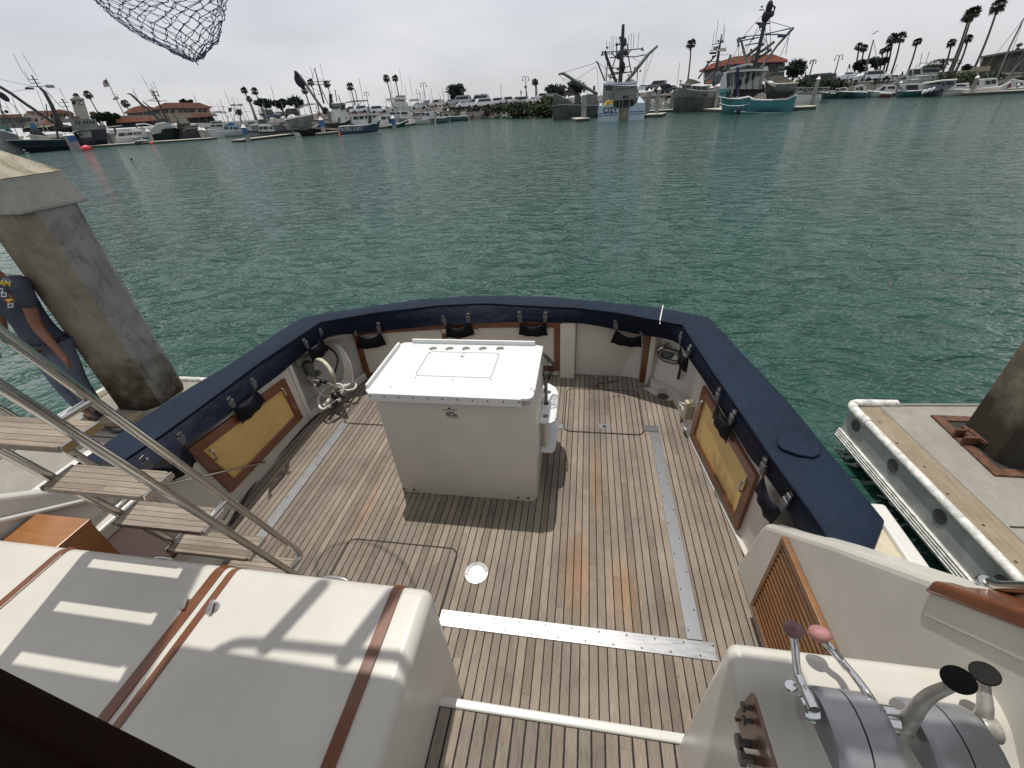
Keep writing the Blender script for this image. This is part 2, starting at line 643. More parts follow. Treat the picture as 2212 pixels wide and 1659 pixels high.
# ================================================================ water
def water_material():
    m, t, b = node_mat('harbour_water')
    n = N(t)
    b.inputs['Base Color'].default_value = (0.006, 0.050, 0.036, 1)
    b.inputs['Roughness'].default_value = 0.07
    b.inputs['IOR'].default_value = 1.333
    def height(dx, dy):
        """wave height at the shading point moved by (dx, dy)"""
        q = n.new('ShaderNodeVectorMath', operation='ADD')
        n.link(n.tc.outputs['Object'], q.inputs[0])
        q.inputs[1].default_value = (dx, dy, 0)
        def oct_(sc, rot, scale, det, ds):
            m_ = n.new('ShaderNodeMapping')
            m_.inputs['Scale'].default_value = sc
            m_.inputs['Rotation'].default_value = (0, 0, rot)
            n.link(q.outputs[0], m_.inputs[0])
            return n.noise(m_.outputs[0], scale, det, 0.5, ds)
        a = oct_((1.15, 1.9, 1), 0.20, 1.3, 3, 0.6)
        b2 = oct_((1.8, 2.2, 1), -0.28, 3.9, 2, 0.3)
        d = oct_((0.55, 0.85, 1), 0.1, 0.55, 2, 0.0)
        a = n.math('SUBTRACT', a, n.math('MULTIPLY', n.math('ABSOLUTE', n.math('SUBTRACT', a, 0.5)), 0.55))
        return n.math('ADD', n.math('ADD', n.math('MULTIPLY', a, WA), n.math('MULTIPLY', b2, WB)), n.math('MULTIPLY', d, WC))
    WA, WB, WC = 0.29, 0.062, 0.42
    eps = 0.02
    h0, hx, hy = height(0, 0), height(eps, 0), height(0, eps)
    cb = n.new('ShaderNodeCombineXYZ')
    n.link(n.math('DIVIDE', n.math('SUBTRACT', h0, hx), eps), cb.inputs[0])
    n.link(n.math('DIVIDE', n.math('SUBTRACT', h0, hy), eps), cb.inputs[1])
    cb.inputs[2].default_value = 1.0
    nv = n.new('ShaderNodeVectorMath', operation='NORMALIZE')
    n.link(cb.outputs[0], nv.inputs[0])
    n.link(nv.outputs[0], b.inputs['Normal'])
    c = n.noise(n.coords((0.10, 0.16, 1), (0, 0, 0.3)), 1.0, 4, 0.6)
    tint = n.ramp(c, [(0.3, (0.013, 0.052, 0.037)), (0.7, (0.025, 0.072, 0.056))])
    n.link(tint, b.inputs['Base Color'])
    return m


M_WATER = water_material()
wb = MB()
wb.face((-900, -60, WATER), (900, -60, WATER), (900, 700, WATER), (-900, 700, WATER))
kind(wb.build('water', M_WATER), 'structure')

# ================================================================ the boat we stand on
ZD = 0.84


def zt(y):
    return 0.83 + 0.02 * max(0, 3.4 - y)


def Tp(n, x, y):
    z = 0.85
    for _ in range(4):
        p = Zp(n, x, y, z)
        z = zt(p.y)
    return p


RW0 = Vector((1.135, 2.03, 0))
RW1 = Vector((0.985, 3.28, 0))
RWN = (RW1 - RW0).cross(Vector((0, 0, 1))).normalized()
if RWN.x > 0:
    RWN = -RWN                                   # points inboard


def RWp(n, x, y, off=0.0):
    return Pl(n, x, y, RW0 + RWN * off, RWN)


def LWp(n, x, y, off=0.0):
    return Xp(n, x, y, -2.70 + off)


def ty(x):
    return 4.05 - 0.06 * (x + 0.6) ** 2


def TWp(n, x, y, off=0.0):
    Y = 4.0
    for _ in range(4):
        p = Yp(n, x, y, Y)
        Y = ty(p.x) - off
    return p


def resample(pts, m):
    pts = [Vector(p) for p in pts]
    d = [0]
    for a, b in zip(pts, pts[1:]):
        d.append(d[-1] + (b - a).length)
    o = []
    for i in range(m):
        t = d[-1] * i / (m - 1)
        k = 0
        while k < len(d) - 2 and d[k + 1] < t:
            k += 1
        q = (t - d[k]) / max(1e-9, d[k + 1] - d[k])
        o.append(pts[k].lerp(pts[k + 1], q))
    return o


boat = thing('sport_fishing_boat', 'white sport fishing boat with open teak cockpit, seen from its own upper step', 'boat', (-0.8, 2.0, 0))
mb = MB()
mb.face((-2.72, 0.70, 0), (1.14, 0.70, 0), (1.15, 2.0, 0), (1.15, 3.32, 0), (1.0, 3.95, 0), (0.70, 4.05, 0), (-0.05, 4.08, 0), (-2.42, 3.92, 0), (-2.72, 3.2, 0))
deck = mb.build('cockpit_deck', M_TEAK, boat)


def strip(x0, x1, y0, y1, mat, screws):
    o = MB().box((x0, y0, 0.0005), (x1, y1, 0.006)).build('metal_deck_strip', mat, boat, bevel=0.001, bseg=1)
    for (x, y) in screws:
        sb = MB().lathe((x, y, 0.0055), (0, 0, 1), [(0.0001, 0.0), (0.0065, 0), (0.0055, 0.0022), (0.0001, 0.0022)], 8)
        sb.build('screw', M_SCREW, o)
    return o


strip(0.656, 0.742, 1.312, 3.12, M_ALU, [(0.672 + 0.055 * (i % 2), 1.36 + i * 0.125) for i in range(14)])
strip(-0.79, 0.80, 1.212, 1.308, M_ALUX, [(-0.77 + i * 0.078, 1.230 + 0.06 * ((i + 1) % 2)) for i in range(21)])
strip(-2.350, -2.265, 1.2, 3.015, M_ALU, [(-2.333 + 0.052 * (i % 2), 1.3 + i * 0.125) for i in range(14)])
strip(0.602, 0.742, 3.128, 3.215, M_ALUX, [(0.62, 3.15), (0.72, 3.15), (0.67, 3.2)])
strip(-0.245, -0.10, 3.10, 3.175, M_ALUX, [(-0.13, 3.115), (-0.13, 3.16), (-0.22, 3.115)])


st_ = MB()
rs_ = random.Random(2)
for px, py in [(400 + 16 * k, 690 - 3 * k + rs_.uniform(-6, 6)) for k in range(11)] + [(490, 770), (525, 765), (560, 762), (590, 768), (618, 745), (660, 760), (655, 740), (420, 700)]:
    q = Zp(3, px, py, 0.0062)
    a_ = rs_.uniform(0.008, 0.02)
    st_.face(*[q + Vector((a_ * math.cos(t_) * rs_.uniform(.6, 1.2), a_ * math.sin(t_) * rs_.uniform(.6, 1.3), 0)) for t_ in [2 * PI * m_ / 9 for m_ in range(9)]])
kind(st_.build('deck_stains', plain('dried_stain', (0.075, 0.018, 0.012), 0.7), deck), 'stuff')


def hatch(x0, x1, y0, y1, r, lab):
    o = MB().prism(rrect(x0, x1, y0, y1, r, 0.0008), (0, 0, 0.0035)).build('deck_hatch', M_TEAK, boat, label=lab)
    g = MB()
    a, b_ = rrect(x0 - 0.005, x1 + 0.005, y0 - 0.005, y1 + 0.005, r + 0.005, 0.0065), rrect(x0 + 0.005, x1 - 0.005, y0 + 0.005, y1 - 0.005, r - 0.005, 0.0065)
    k = len(a)
    for i in range(k):
        j = (i + 1) % k
        g.face(a[i], a[j], b_[j], b_[i])
    g.build('gasket', M_DARKGAP, o)
    return o


h1 = hatch(-0.125, 0.60, 3.075, 3.775, 0.06, 'teak deck hatch with small inset lifting ring')
rb = MB().box((0.205, 3.13, 0.0047), (0.30, 3.20, 0.007))
rb.build('ring_plate', M_ALU, h1)
MB().lathe((0.25, 3.165, 0.0075), (0, 0, 1), [(0.001, 0), (0.018, 0), (0.018, 0.002), (0.001, 0.002)], 12).build('lifting_ring', M_DARKGAP, h1)
hatch(-2.34, -1.56, 3.02, 3.62, 0.06, 'teak deck hatch half hidden behind the white cabinet')
hatch(-1.62, -0.795, 1.0, 1.735, 0.06, 'teak deck hatch with dark gasket in front of the engine box')
ip = MB().lathe((-0.63, 1.575, 0.0006), (0, 0, 1), [(0.001, 0), (0.078, 0), (0.078, 0.004), (0.058, 0.005), (0.056, 0.003), (0.001, 0.003)], 32)
ipo = ip.build('inspection_plate', M_ALUX, boat, smooth=40)
for k in range(4):
    a = k * PI / 2 + 0.3
    MB().lathe((-0.63 + 0.067 * math.cos(a), 1.575 + 0.067 * math.sin(a), 0.004), (0, 0, 1), [(0.001, 0), (0.006, 0), (0.006, 0.002), (0.001, 0.002)], 8).build('screw', M_SCREW, ipo)

# ---- inner liner (coaming sides) as solids
Z1 = 0.70
lin = MB()
lin.prism([(-2.70, 0.98, -0.02), (-2.70, 3.03, -0.02), (-3.04, 3.03, -0.02), (-3.04, 0.98, -0.02)], (0, 0, Z1))
lin.build('side_liner', M_GEL, boat, bevel=0.012)
p = RW0 + (RW1 - RW0) * (-0.2)
lin = MB()
rw_end = RW0.lerp(RW1, 0.985)
lin.prism([(RW0.x + 0.024, 1.83, -0.02), (rw_end.x, rw_end.y, -0.02), (1.33, 3.26, -0.02), (1.42, 1.83, -0.02)], (0, 0, Z1))
lin.build('side_liner', M_GEL, boat, bevel=0.012)
MB().prism([RW0 + RWN * 0.03 + (RW0 - RW1) * 0.18, RW1 + RWN * 0.03, RW1 - RWN * 0.05, RW0 - RWN * 0.05 + (RW0 - RW1) * 0.18], (0, 0, 0.02)).build('deck_gutter_lip', M_GEL, boat, bevel=0.008)
# transom wall: panel side, pillar, door
tw = MB()
xs = [-2.44 + (2.22) * i / 10 for i in range(11)]
tw.prism([(x, ty(x), -0.02) for x in xs] + [(x, ty(x) + 0.22, -0.02) for x in reversed(xs)], (0, 0, Z1))
tw.build('transom_liner', M_GEL, boat, bevel=0.01)
MB().box((-0.216, 3.99, -0.02), (-0.05, 4.24, Z1 - 0.02)).build('door_pillar', M_GEL, boat, bevel=0.02, bseg=3)
MB().box((-0.046, 4.075, -0.02), (0.655, 4.22, Z1 - 0.02)).build('transom_door', M_GEL, boat, bevel=0.006)
MB().box((0.640, 3.955, -0.01), (0.692, 4.10, 0.60)).build('door_post', M_MAHOG, boat, bevel=0.006)
MB().box((0.696, 3.92, -0.02), (0.735, 4.2, Z1 - 0.03)).build('door_jamb', M_GELW, boat, bevel=0.012)
# mahogany framed panel on the transom
def frame_bar(pts, w, name='panel_frame', mat=None, th=0.03, parent=None):
    """flat bar following the transom between pixel-free points (x,z)"""
    m_ = MB()
    a, b_ = pts
    k = 8 if abs(a[0] - b_[0]) > 0.2 else 1
    for i in range(k):
        x0, x1 = lerp(a[0], b_[0], i / k), lerp(a[0], b_[0], (i + 1) / k)
        z0, z1 = lerp(a[1], b_[1], i / k), lerp(a[1], b_[1], (i + 1) / k)
        if abs(a[0] - b_[0]) > 0.2:
            q = [(x0, ty(x0) - th, z0 - w / 2), (x1, ty(x1) - th, z1 - w / 2), (x1, ty(x1) - th, z1 + w / 2), (x0, ty(x0) - th, z0 + w / 2)]
        else:
            q = [(x0 - w / 2, ty(x0) - th, z0), (x0 + w / 2, ty(x0) - th, z0), (x0 + w / 2, ty(x0) - th, z1), (x0 - w / 2, ty(x0) - th, z1)]
        m_.prism(q, (0, th - 0.003, 0))
    return m_.build(name, mat or M_MAHOG, parent or boat)


tp = MB()
xs = [-2.40 + 2.12 * i / 8 for i in range(9)]
for x0, x1 in zip(xs, xs[1:]):
    tp.prism([(x0, ty(x0) - 0.012, 0.06), (x1, ty(x1) - 0.012, 0.08), (x1, ty(x1) - 0.012, 0.62), (x0, ty(x0) - 0.012, 0.62)], (0, 0.01, 0))
tpo = tp.build('transom_panel', M_GEL, boat)
frame_bar([(-2.425, 0.02), (-2.425, 0.60)], 0.065, parent=tpo)
frame_bar([(-0.25, 0.075), (-0.25, 0.62)], 0.055, parent=tpo)
frame_bar([(-2.40, 0.05), (-0.27, 0.10)], 0.06, parent=tpo)
frame_bar([(-2.40, 0.60), (-0.21, 0.635)], 0.06, parent=tpo)
frame_bar([(-2.40, 0.655), (-0.19, 0.675)], 0.022, th=0.05, name='panel_moulding', parent=tpo)
frame_bar([(-1.475, 0.08), (-1.475, 0.57)], 0.05, name='panel_mullion', parent=tpo)
frame_bar([(-1.315, 0.085), (-1.315, 0.57)], 0.05, name='panel_mullion', parent=tpo)
for px in (368, 815):
    q = TWp(9, px, 385, 0.03)
    MB().box((q.x - 0.03, q.y - 0.008, q.z - 0.025), (q.x + 0.03, q.y + 0.02, q.z + 0.025)).build('panel_latch', M_STEEL, tpo, bevel=0.004)


# ---- corner recesses with hawse plates and cleats
def recess(fl, walls, zf, lab):
    m_ = MB()
    m_.prism([(x, y, zf - 0.10) for x, y in fl], (0, 0, 0.10))
    o = m_.build('corner_recess', M_GEL, boat, bevel=0.012, label=lab)
    w_ = MB()
    for (x0, y0), (x1, y1) in zip(walls, walls[1:]):
        a, b_ = Vector((x0, y0, zf)), Vector((x1, y1, zf))
        nn = (b_ - a).cross(Vector((0, 0, 1))).normalized() * 0.03
        w_.prism([a, b_, b_ + nn, a + nn], (0, 0, 0.70 - zf))
    w_.build('recess_wall', M_GEL, o)
    return o


rc = recess([(0.735, 3.80), (0.79, 3.745), (0.90, 3.735), (0.935, 3.66), (0.985, 3.27), (1.16, 3.27), (1.13, 3.60), (1.03, 3.82), (0.80, 3.96), (0.74, 3.96)],
            [(0.985, 3.275), (1.165, 3.275), (1.135, 3.60), (1.03, 3.815), (0.80, 3.955), (0.735, 3.90)], 0.09, 'white corner recess with steel hawse plate and tap')
a, b_ = Vector((0.735, 3.83, 0)), Vector((0.985, 3.27, 0))
# white scupper plate in the corner with a round drain grille
q = Zp(17, 405, 1335, 0.006)
sc_ = MB().prism([Zp(17, 130, 1215, 0.002), Zp(17, 300, 1320, 0.002), Zp(17, 380, 1385, 0.002), Zp(17, 545, 1395, 0.002), Zp(17, 510, 1230, 0.002), Zp(17, 300, 1180, 0.002)], (0, 0, 0.005))
sco = sc_.build('scupper_plate', M_GELW, rc)
MB().lathe((q.x, q.y, 0.0085), (0, 0, 1), [(0.001, 0), (0.058, 0), (0.058, 0.003), (0.05, 0.004), (0.001, 0.002)], 24).build('drain_grille', plain('drain_grey', (0.10, 0.095, 0.085), 0.5), rc)
dg = MB()
for i in range(5):
    for j in range(5):
        dx, dy = (i - 2) * 0.02, (j - 2) * 0.02
        if dx * dx + dy * dy < 0.042 ** 2:
            dg.box((q.x + dx - 0.007, q.y + dy - 0.004, 0.0115), (q.x + dx + 0.007, q.y + dy + 0.004, 0.0145))
dg.build('drain_slots', M_DARKGAP, rc)


def ring_plate(c, nrm, up, w, h, r, name, parent, mat=M_TARN):
    """stadium shaped tube ring standing off a wall"""
    c, nrm, up = Vector(c), Vector(nrm).normalized(), Vector(up).normalized()
    sd = up.cross(nrm)
    pts = []
    for k in range(20):
        a_ = 2 * PI * k / 20
        x_ = math.cos(a_) * h + (w - h if math.cos(a_) > 0 else -(w - h))
        pts.append(c + sd * x_ + up * (math.sin(a_) * h) + nrm * 0.015)
    m_ = MB().tube(pts, r, 8, cyc=True)
    return m_.build(name, mat, parent, smooth=60)


hc = Yp(17, 520, 735, 3.86)
ring_plate(hc, (-0.5, -0.85, 0), (0, 0, 1), 0.10, 0.06, 0.022, 'hawse_plate', rc)
MB().ball(hc + Vector((0, 0.0, 0)), (0.075, 0.012, 0.035)).build('hawse_opening', plain('hawse_teal', (0.05, 0.11, 0.10), 0.3), rc, smooth=180)
cc = Yp(17, 395, 610, 3.93)
cl = MB().tube(smoothpts([cc + Vector((-0.06, -0.02, -0.05)), cc + Vector((-0.03, -0.06, 0.01)), cc + Vector((0.02, -0.05, 0.04)), cc + Vector((0.06, -0.01, 0.05))], 4), 0.016, 8)
cl.build('mooring_cleat', M_STEEL, rc, smooth=60)
tpq = Xp(17, 780, 1190, 1.12)
tb = MB().tube([tpq, tpq + Vector((-0.07, 0, 0))], 0.016, 8).tube([tpq + Vector((-0.07, -0.0, 0.0)), tpq + Vector((-0.11, 0, -0.005))], 0.022, 10)
tb.tube([tpq + Vector((-0.03, 0, 0)), tpq + Vector((-0.03, -0.05, -0.03))], 0.011, 8)
tb.build('deck_tap', M_STEEL, rc, smooth=60)
dr = Yp(17, 650, 990, 3.72)
MB().tube([dr + Vector((0, 0, 0.1)), dr + Vector((-0.01, -0.02, -0.06))], 0.014, 8).build('tap_handle', M_BLACK, rc, smooth=60)
lrc = recess([(-2.70, 3.03), (-2.455, 3.86), (-2.43, 4.08), (-3.0, 4.06), (-3.03, 3.03)],
             [(-2.445, 3.88), (-2.47, 4.06), (-2.98, 3.98), (-3.02, 3.06), (-2.70, 3.05)], 0.07, 'white corner recess stuffed with hoses')
fr_ = MB()
for tri in (((-2.715, 3.02), (-2.685, 3.07)), ((-2.47, 3.83), (-2.44, 3.89))):
    (x0, y0), (x1, y1) = tri
    fr_.box((x0, y0, 0), (x1, y1, 0.72))
fr_.prism([(-2.715, 3.05, 0), (-2.455, 3.86, 0), (-2.43, 3.85, 0), (-2.69, 3.04, 0)], (0, 0, 0.085))
fr_.build('recess_frame', M_GELW, lrc, bevel=0.01)
hc = Yp(11, 790, 700, 3.95)
ring_plate(hc, (0.15, -1, 0), (0, 0, 1), 0.085, 0.052, 0.018, 'hawse_plate', lrc)
MB().ball(hc + Vector((0, 0.01, 0)), (0.065, 0.012, 0.032)).build('hawse_opening', plain('hawse_teal', (0.05, 0.11, 0.10), 0.3), lrc, smooth=180)
q = Yp(11, 835, 590, 3.93)
MB().tube(smoothpts([q + Vector((-0.03, -0.03, -0.03)), q + Vector((0, -0.05, 0.03)), q + Vector((0.0, -0.01, 0.09))], 4), 0.014, 8).build('mooring_cleat', M_STEEL, lrc, smooth=60)


# ---- locker doors of varnished ply
def locker(fn, quad, inset, handles, name, lab):
    c4 = [Vector(p) for p in quad]                   # order: top-a, top-b, bottom-b, bottom-a (outer frame corners)
    nrm = (c4[1] - c4[0]).cross(c4[3] - c4[0]).normalized()
    ctr = sum(c4, Vector()) / 4
    if nrm.dot(EYE - ctr) < 0:
        nrm = -nrm
    ux = (c4[1] - c4[0]).normalized()
    uz = Vector((0, 0, 1))
    inn = [c4[0] + ux * inset - uz * inset, c4[1] - ux * inset - uz * inset, c4[2] - ux * inset + uz * inset, c4[3] + ux * inset + uz * inset]
    d = MB().prism([p + nrm * 0.002 for p in inn], nrm * 0.012).build('locker_door', M_PLY, boat, label=lab)
    f_ = MB()
    for i in range(4):
        j = (i + 1) % 4
        f_.prism([c4[i], c4[j], inn[j], inn[i]], nrm * 0.028)
    f_.build('door_frame', M_MAHOG, d, bevel=0.004)
    e_ = MB()
    for i in range(4):
        j = (i + 1) % 4
        e_.tube([inn[i] + nrm * 0.022, inn[j] + nrm * 0.022], 0.007, 6)
    e_.build('door_bead', M_MAHOG, d, smooth=60)
    for (hn, hx0, hy0, hx1, hy1) in handles:
        a_ = fn(hn, hx0, hy0)
        b2 = fn(hn, hx1, hy1)
        k_ = MB().tube(smoothpts([a_ + nrm * 0.012, a_ + nrm * 0.045 + (b2 - a_) * 0.12, b2 + nrm * 0.045 - (b2 - a_) * 0.12, b2 + nrm * 0.012], 5), 0.008, 8)
        k_.build('door_handle', M_STEEL, d, smooth=60)
    return d, inn, nrm


def on_line(fn, a, b_):
    return fn(*a), fn(*b_)


d1, inn1, n1 = locker(LWp, [(-2.70, 2.91, 0.60), (-2.70, 1.83, 0.71), (-2.70, 1.93, 0.16), (-2.70, 2.93, 0.125)], 0.075,
                      [(13, 1730, 785, 1765, 850), (13, 1150, 1290, 1200, 1365)], 'locker', 'yellow varnished ply locker door on the left side')
pa = RWp(3, 1128, 692)
pb = RWp(3, 1482, 1285)
pc = RWp(3, 1345, 1650)
pd = RWp(3, 1042, 1005)
pc.z, pd.z = max(0.05, pc.z), 0.04
d2, inn2, n2 = locker(RWp, [pa, pb, pc, pd], 0.07,
                      [(3, 1130, 795, 1110, 860), (3, 1415, 1310, 1385, 1385)], 'locker', 'yellow varnished ply locker door on the right side')
hg = MB()
a_, b2 = inn2[3] + n2 * 0.016 - Vector((0, 0, 0.012)), inn2[2] + n2 * 0.016 - Vector((0, 0, 0.012))
for i in range(40):
    q = a_.lerp(b2, (i + 0.5) / 40)
    hg.obox(q, (b2 - a_) / 110, n2 * 0.004, Vector((0, 0, 0.006)))
hg.build('piano_hinge', plain('brass_hinge', (0.35, 0.22, 0.08), 0.4, 0.7), d2)
# outlet box on the right side
q = RWp(17, 835, 1540)
ux = (RW0 - RW1).normalized()
ob = MB().obox(q + RWN * 0.035 + Vector((0, 0, 0.0)), ux * 0.035, RWN * 0.035, Vector((0, 0, 0.075)))
obo = ob.build('outlet_box', plain('beige_plastic', (0.36, 0.31, 0.22), 0.45), boat, bevel=0.008)
MB().obox(q + RWN * 0.045 + Vector((0, 0, 0.088)), ux * 0.028, RWN * 0.028, Vector((0, 0, 0.018))).build('outlet_lid', plain('beige_plastic_light', (0.5, 0.44, 0.30), 0.4), obo, bevel=0.004)

# ---- engine box with three hatches
ex0, ex1, ey1, ez = -3.25, -0.545, 0.895, 1.0
eb = MB()
prof = []
r_ = 0.055
for k in range(7):
    a_ = math.radians(90 - 90 * k / 6)
    prof.append((ey1 - r_ + r_ * math.cos(a_) - 0.0, ez - r_ + r_ * math.sin(a_)))
prof = [(-0.4, ez)] + prof + [(ey1 + 0.01, 0.0), (-0.4, 0.0)]
eb.prism([(ex0, y, z) for y, z in ((-0.4, 0.0), (ey1 + 0.012, 0.0), (ey1, ez), (-0.4, ez))], (ex1 - ex0, 0, 0))
ebo = eb.build('engine_box', M_GEL, boat, smooth=179, bevel=0.05, bseg=5)
ebo.modifiers[0].harden_normals = True


def lid_trim(x0, x1, up=0.006, mat=None):
    m_ = MB()
    rs = []
    for (y, z) in prof[:-2]:
        rs.append([(x0, y + (0.010 if z < ez - 0.02 else 0), z - 0.01), (x0, y + (up if z < ez - 0.02 else 0), z + up * (1 if z > ez - 0.05 else 0.4)),
                   (x1, y + (up if z < ez - 0.02 else 0), z + up * (1 if z > ez - 0.05 else 0.4)), (x1, y + (0.010 if z < ez - 0.02 else 0), z - 0.01)])
    m_.loft(rs)
    return m_.build('lid_trim', mat or M_MAHOGX, ebo, bevel=0.003)


lid_trim(-0.712, -0.668)
lid_trim(-1.515, -1.472)
lid_trim(-1.447, -1.415, 0.003)
lid_trim(-2.335, -2.295)
for px, py in ((855, 330), (975, 345)):
    q = Zp(6, px, py, 1.0)
    m_ = MB().lathe((q.x, q.y, 1.0), (0, 0, 1), [(0.001, 0), (0.026, 0), (0.026, 0.004), (0.001, 0.005)], 14)
    m_.obox((q.x, q.y, 1.016), (0.006, 0.004, 0), (-0.012, 0.024, 0), (0, 0, 0.006))
    m_.build('lid_latch', M_STEEL, ebo, bevel=0.002)
for px0, py0, px1, py1, n_ in ((545, 790, 850, 815, 16), (1790, 1280, 2015, 1300, 14)):
    a_, b2 = Yp(n_, px0, py0, 0.90), Yp(n_, px1, py1, 0.90)
    a_.z = b2.z = 0.86
    hb = MB().tube(smoothpts([a_, a_ + Vector((0.008, 0.035, 0.03)), b2 + Vector((-0.008, 0.035, 0.03)), b2], 6), 0.010, 8)
    hb.build('grab_handle', M_STEEL, ebo, smooth=60)

# ---- step, console, wings, side decks
MB().box((-0.56, -0.4, 0.30), (0.56, 0.672, 0.452)).build('bridge_step', M_TEAKSTEP, boat)
ns = MB().box((-0.56, 0.675, 0.0), (0.56, 0.712, 0.462))
ns.build('step_nosing', M_GELW, boat, bevel=0.008)
cs = MB()
sec = [(0.04, 1.09), (0.28, 1.13), (0.46, 1.215), (0.56, 1.295), (0.672, 1.30), (0.70, 0.0), (0.04, 0.0)]
cs.prism([(0.436, y, z) for y, z in sec], (0.64, 0, 0))
cso = cs.build('helm_console', M_GEL, boat, smooth=179, bevel=0.035, bseg=5)
cso.modifiers[0].harden_normals = True
# switch panel on the inboard face of the console
sp_ = [Xp(19, a_, b2, 0.4345) for a_, b2 in ((418, 490), (180, 815), (375, 1655), (780, 1655), (450, 560))]
spo = MB().prism([p for p in sp_], (0.008, 0, 0)).build('switch_panel', plain('switch_panel_wood', (0.10, 0.045, 0.026), 0.3, var=0.4, scale=30, coat=0.5), cso)
for px, py, r_, L_ in ((395, 730, 0.011, 0.018), (420, 940, 0.010, 0.02), (400, 1285, 0.017, 0.03), (215, 915, 0.006, 0.006), (455, 1530, 0.017, 0.03)):
    q = Xp(19, px, py, 0.434)
    MB().lathe(q, (-1, 0, 0), [(0.001, 0), (r_ * 0.55, 0.0), (r_ * 0.5, L_ * 0.6), (r_, L_ * 0.65), (r_, L_), (0.001, L_ * 1.03)], 14).build('switch_knob', M_SCREW, spo, smooth=40)
# wing bulkheads
def wing(x0, x1, name):
    pts = [(1.815, -0.01), (1.735, 0.50), (1.71, 0.56), (1.655, 0.615), (1.27, 1.0), (0.86, 1.385), (0.2, 2.0), (0.2, -0.01)]
    return MB().prism([(x0, y, z) for y, z in pts], (x1 - x0, 0, 0)).build(name, M_GEL, boat, bevel=0.03, bseg=3)


wg = wing(1.05, 1.19, 'wing_bulkhead')
MB().prism([(1.043, y, z) for y, z in ((0.84, 1.245), (0.62, 1.45), (0.2, 1.84), (0.2, 2.0), (0.86, 1.375))], (0.01, 0, 0)).build('wing_ledge', M_GEL, wg, bevel=0.004)
cp = MB().prism([(1.03, y, z) for y, z in ((0.872, 1.315), (0.872, 1.372), (0.2, 2.03), (0.2, 1.95))], (0.17, 0, 0))
cp.build('wing_cap', M_MAHOGY, wg, bevel=0.012, bseg=3)
hr = [Vector((1.16, 0.86, 1.40)), Vector((1.155, 0.83, 1.428)), Vector((1.15, 0.80, 1.475)), Vector((1.145, 0.74, 1.56)), Vector((1.14, 0.6, 1.72)), Vector((1.14, 0.4, 1.93))]
hro = MB().tube(smoothpts(hr, 5), 0.017, 10)
hro.ball((1.16, 0.865, 1.392), (0.028, 0.028, 0.016))
hro.build('hand_rail', M_STEEL, wg, smooth=60)
# louvred vent
lv = MB()
y0, y1, z0, z1 = 0.99, 1.475, 0.13, 0.69
fx = 1.05
lo = MB().box((fx - 0.004, y0, z0), (fx + 0.002, y1, z1)).build('louvre_vent', M_DARKGAP, wg)
fm = MB()
fm.box((fx - 0.028, y0 - 0.03, z1 - 0.0), (fx - 0.002, y1 + 0.03, z1 + 0.035))
fm.box((fx - 0.028, y0 - 0.03, z0 - 0.035), (fx - 0.002, y1 + 0.03, z0))
fm.box((fx - 0.028, y0 - 0.03, z0), (fx - 0.002, y0, z1))
fm.box((fx - 0.028, y1, z0), (fx - 0.002, y1 + 0.03, z1))
fm.build('vent_frame', M_LOUVRE, lo, bevel=0.004)
sm = MB()
for i in range(15):
    zc = z0 + (i + 0.5) * (z1 - z0) / 15
    sm.obox((fx - 0.014, (y0 + y1) / 2, zc), (0, (y1 - y0) / 2, 0), (0.009, 0, 0.012), (0.0025, 0, -0.0022))
sm.build('vent_slats', M_LOUVRE, lo)
# side decks, toe rails, hull
for sgn, xa, xb in ((1, 1.19, 1.44), (-1, -2.84, -3.14)):
    q = MB().box((min(xa, xb), -0.5, 0.78), (max(xa, xb), 1.62, ZD - 0.02))
    q.build('side_deck', plain('cream_nonskid', (0.52, 0.46, 0.33), 0.8, var=0.1, scale=40, bump=0.2, bscale=250), boat)
    q = MB().box((min(xb, xb + sgn * 0.075), -0.5, 0.62), (max(xb, xb + sgn * 0.075), 1.66, ZD + 0.0))
    q.build('toe_rail', M_GELW, boat, bevel=0.015)
outl = [(1.50, -0.5), (1.53, 1.4), (1.42, 2.6), (1.17, 3.68), (0.76, 4.08), (-0.28, 4.37), (-1.05, 4.42), (-1.82, 4.28), (-2.86, 3.78), (-3.10, 2.5), (-3.17, 1.5), (-3.20, -0.5)]
hl = MB()
top = [Vector((x, y, 0.66)) for x, y in outl]
ctr = Vector((-0.82, 1.5, 0))
mid = [Vector((lerp(x, ctr.x, 0.04), y - (0.06 if y > 3.5 else 0), 0.2)) for x, y in outl]
bot = [Vector((lerp(x, ctr.x, 0.12), y - (0.15 if y > 3.5 else 0), WATER - 0.4)) for x, y in outl]
hl.loft([top, mid, bot], closed=False)
hl.build('hull', M_GELW, boat, smooth=50)
MB().tube([Vector((lerp(x, -0.8, 0.012), y - (0.05 if y > 3 else 0), 0.56)) for x, y in outl], 0.03, 8).build('rub_rail', M_GELW, boat, smooth=60)
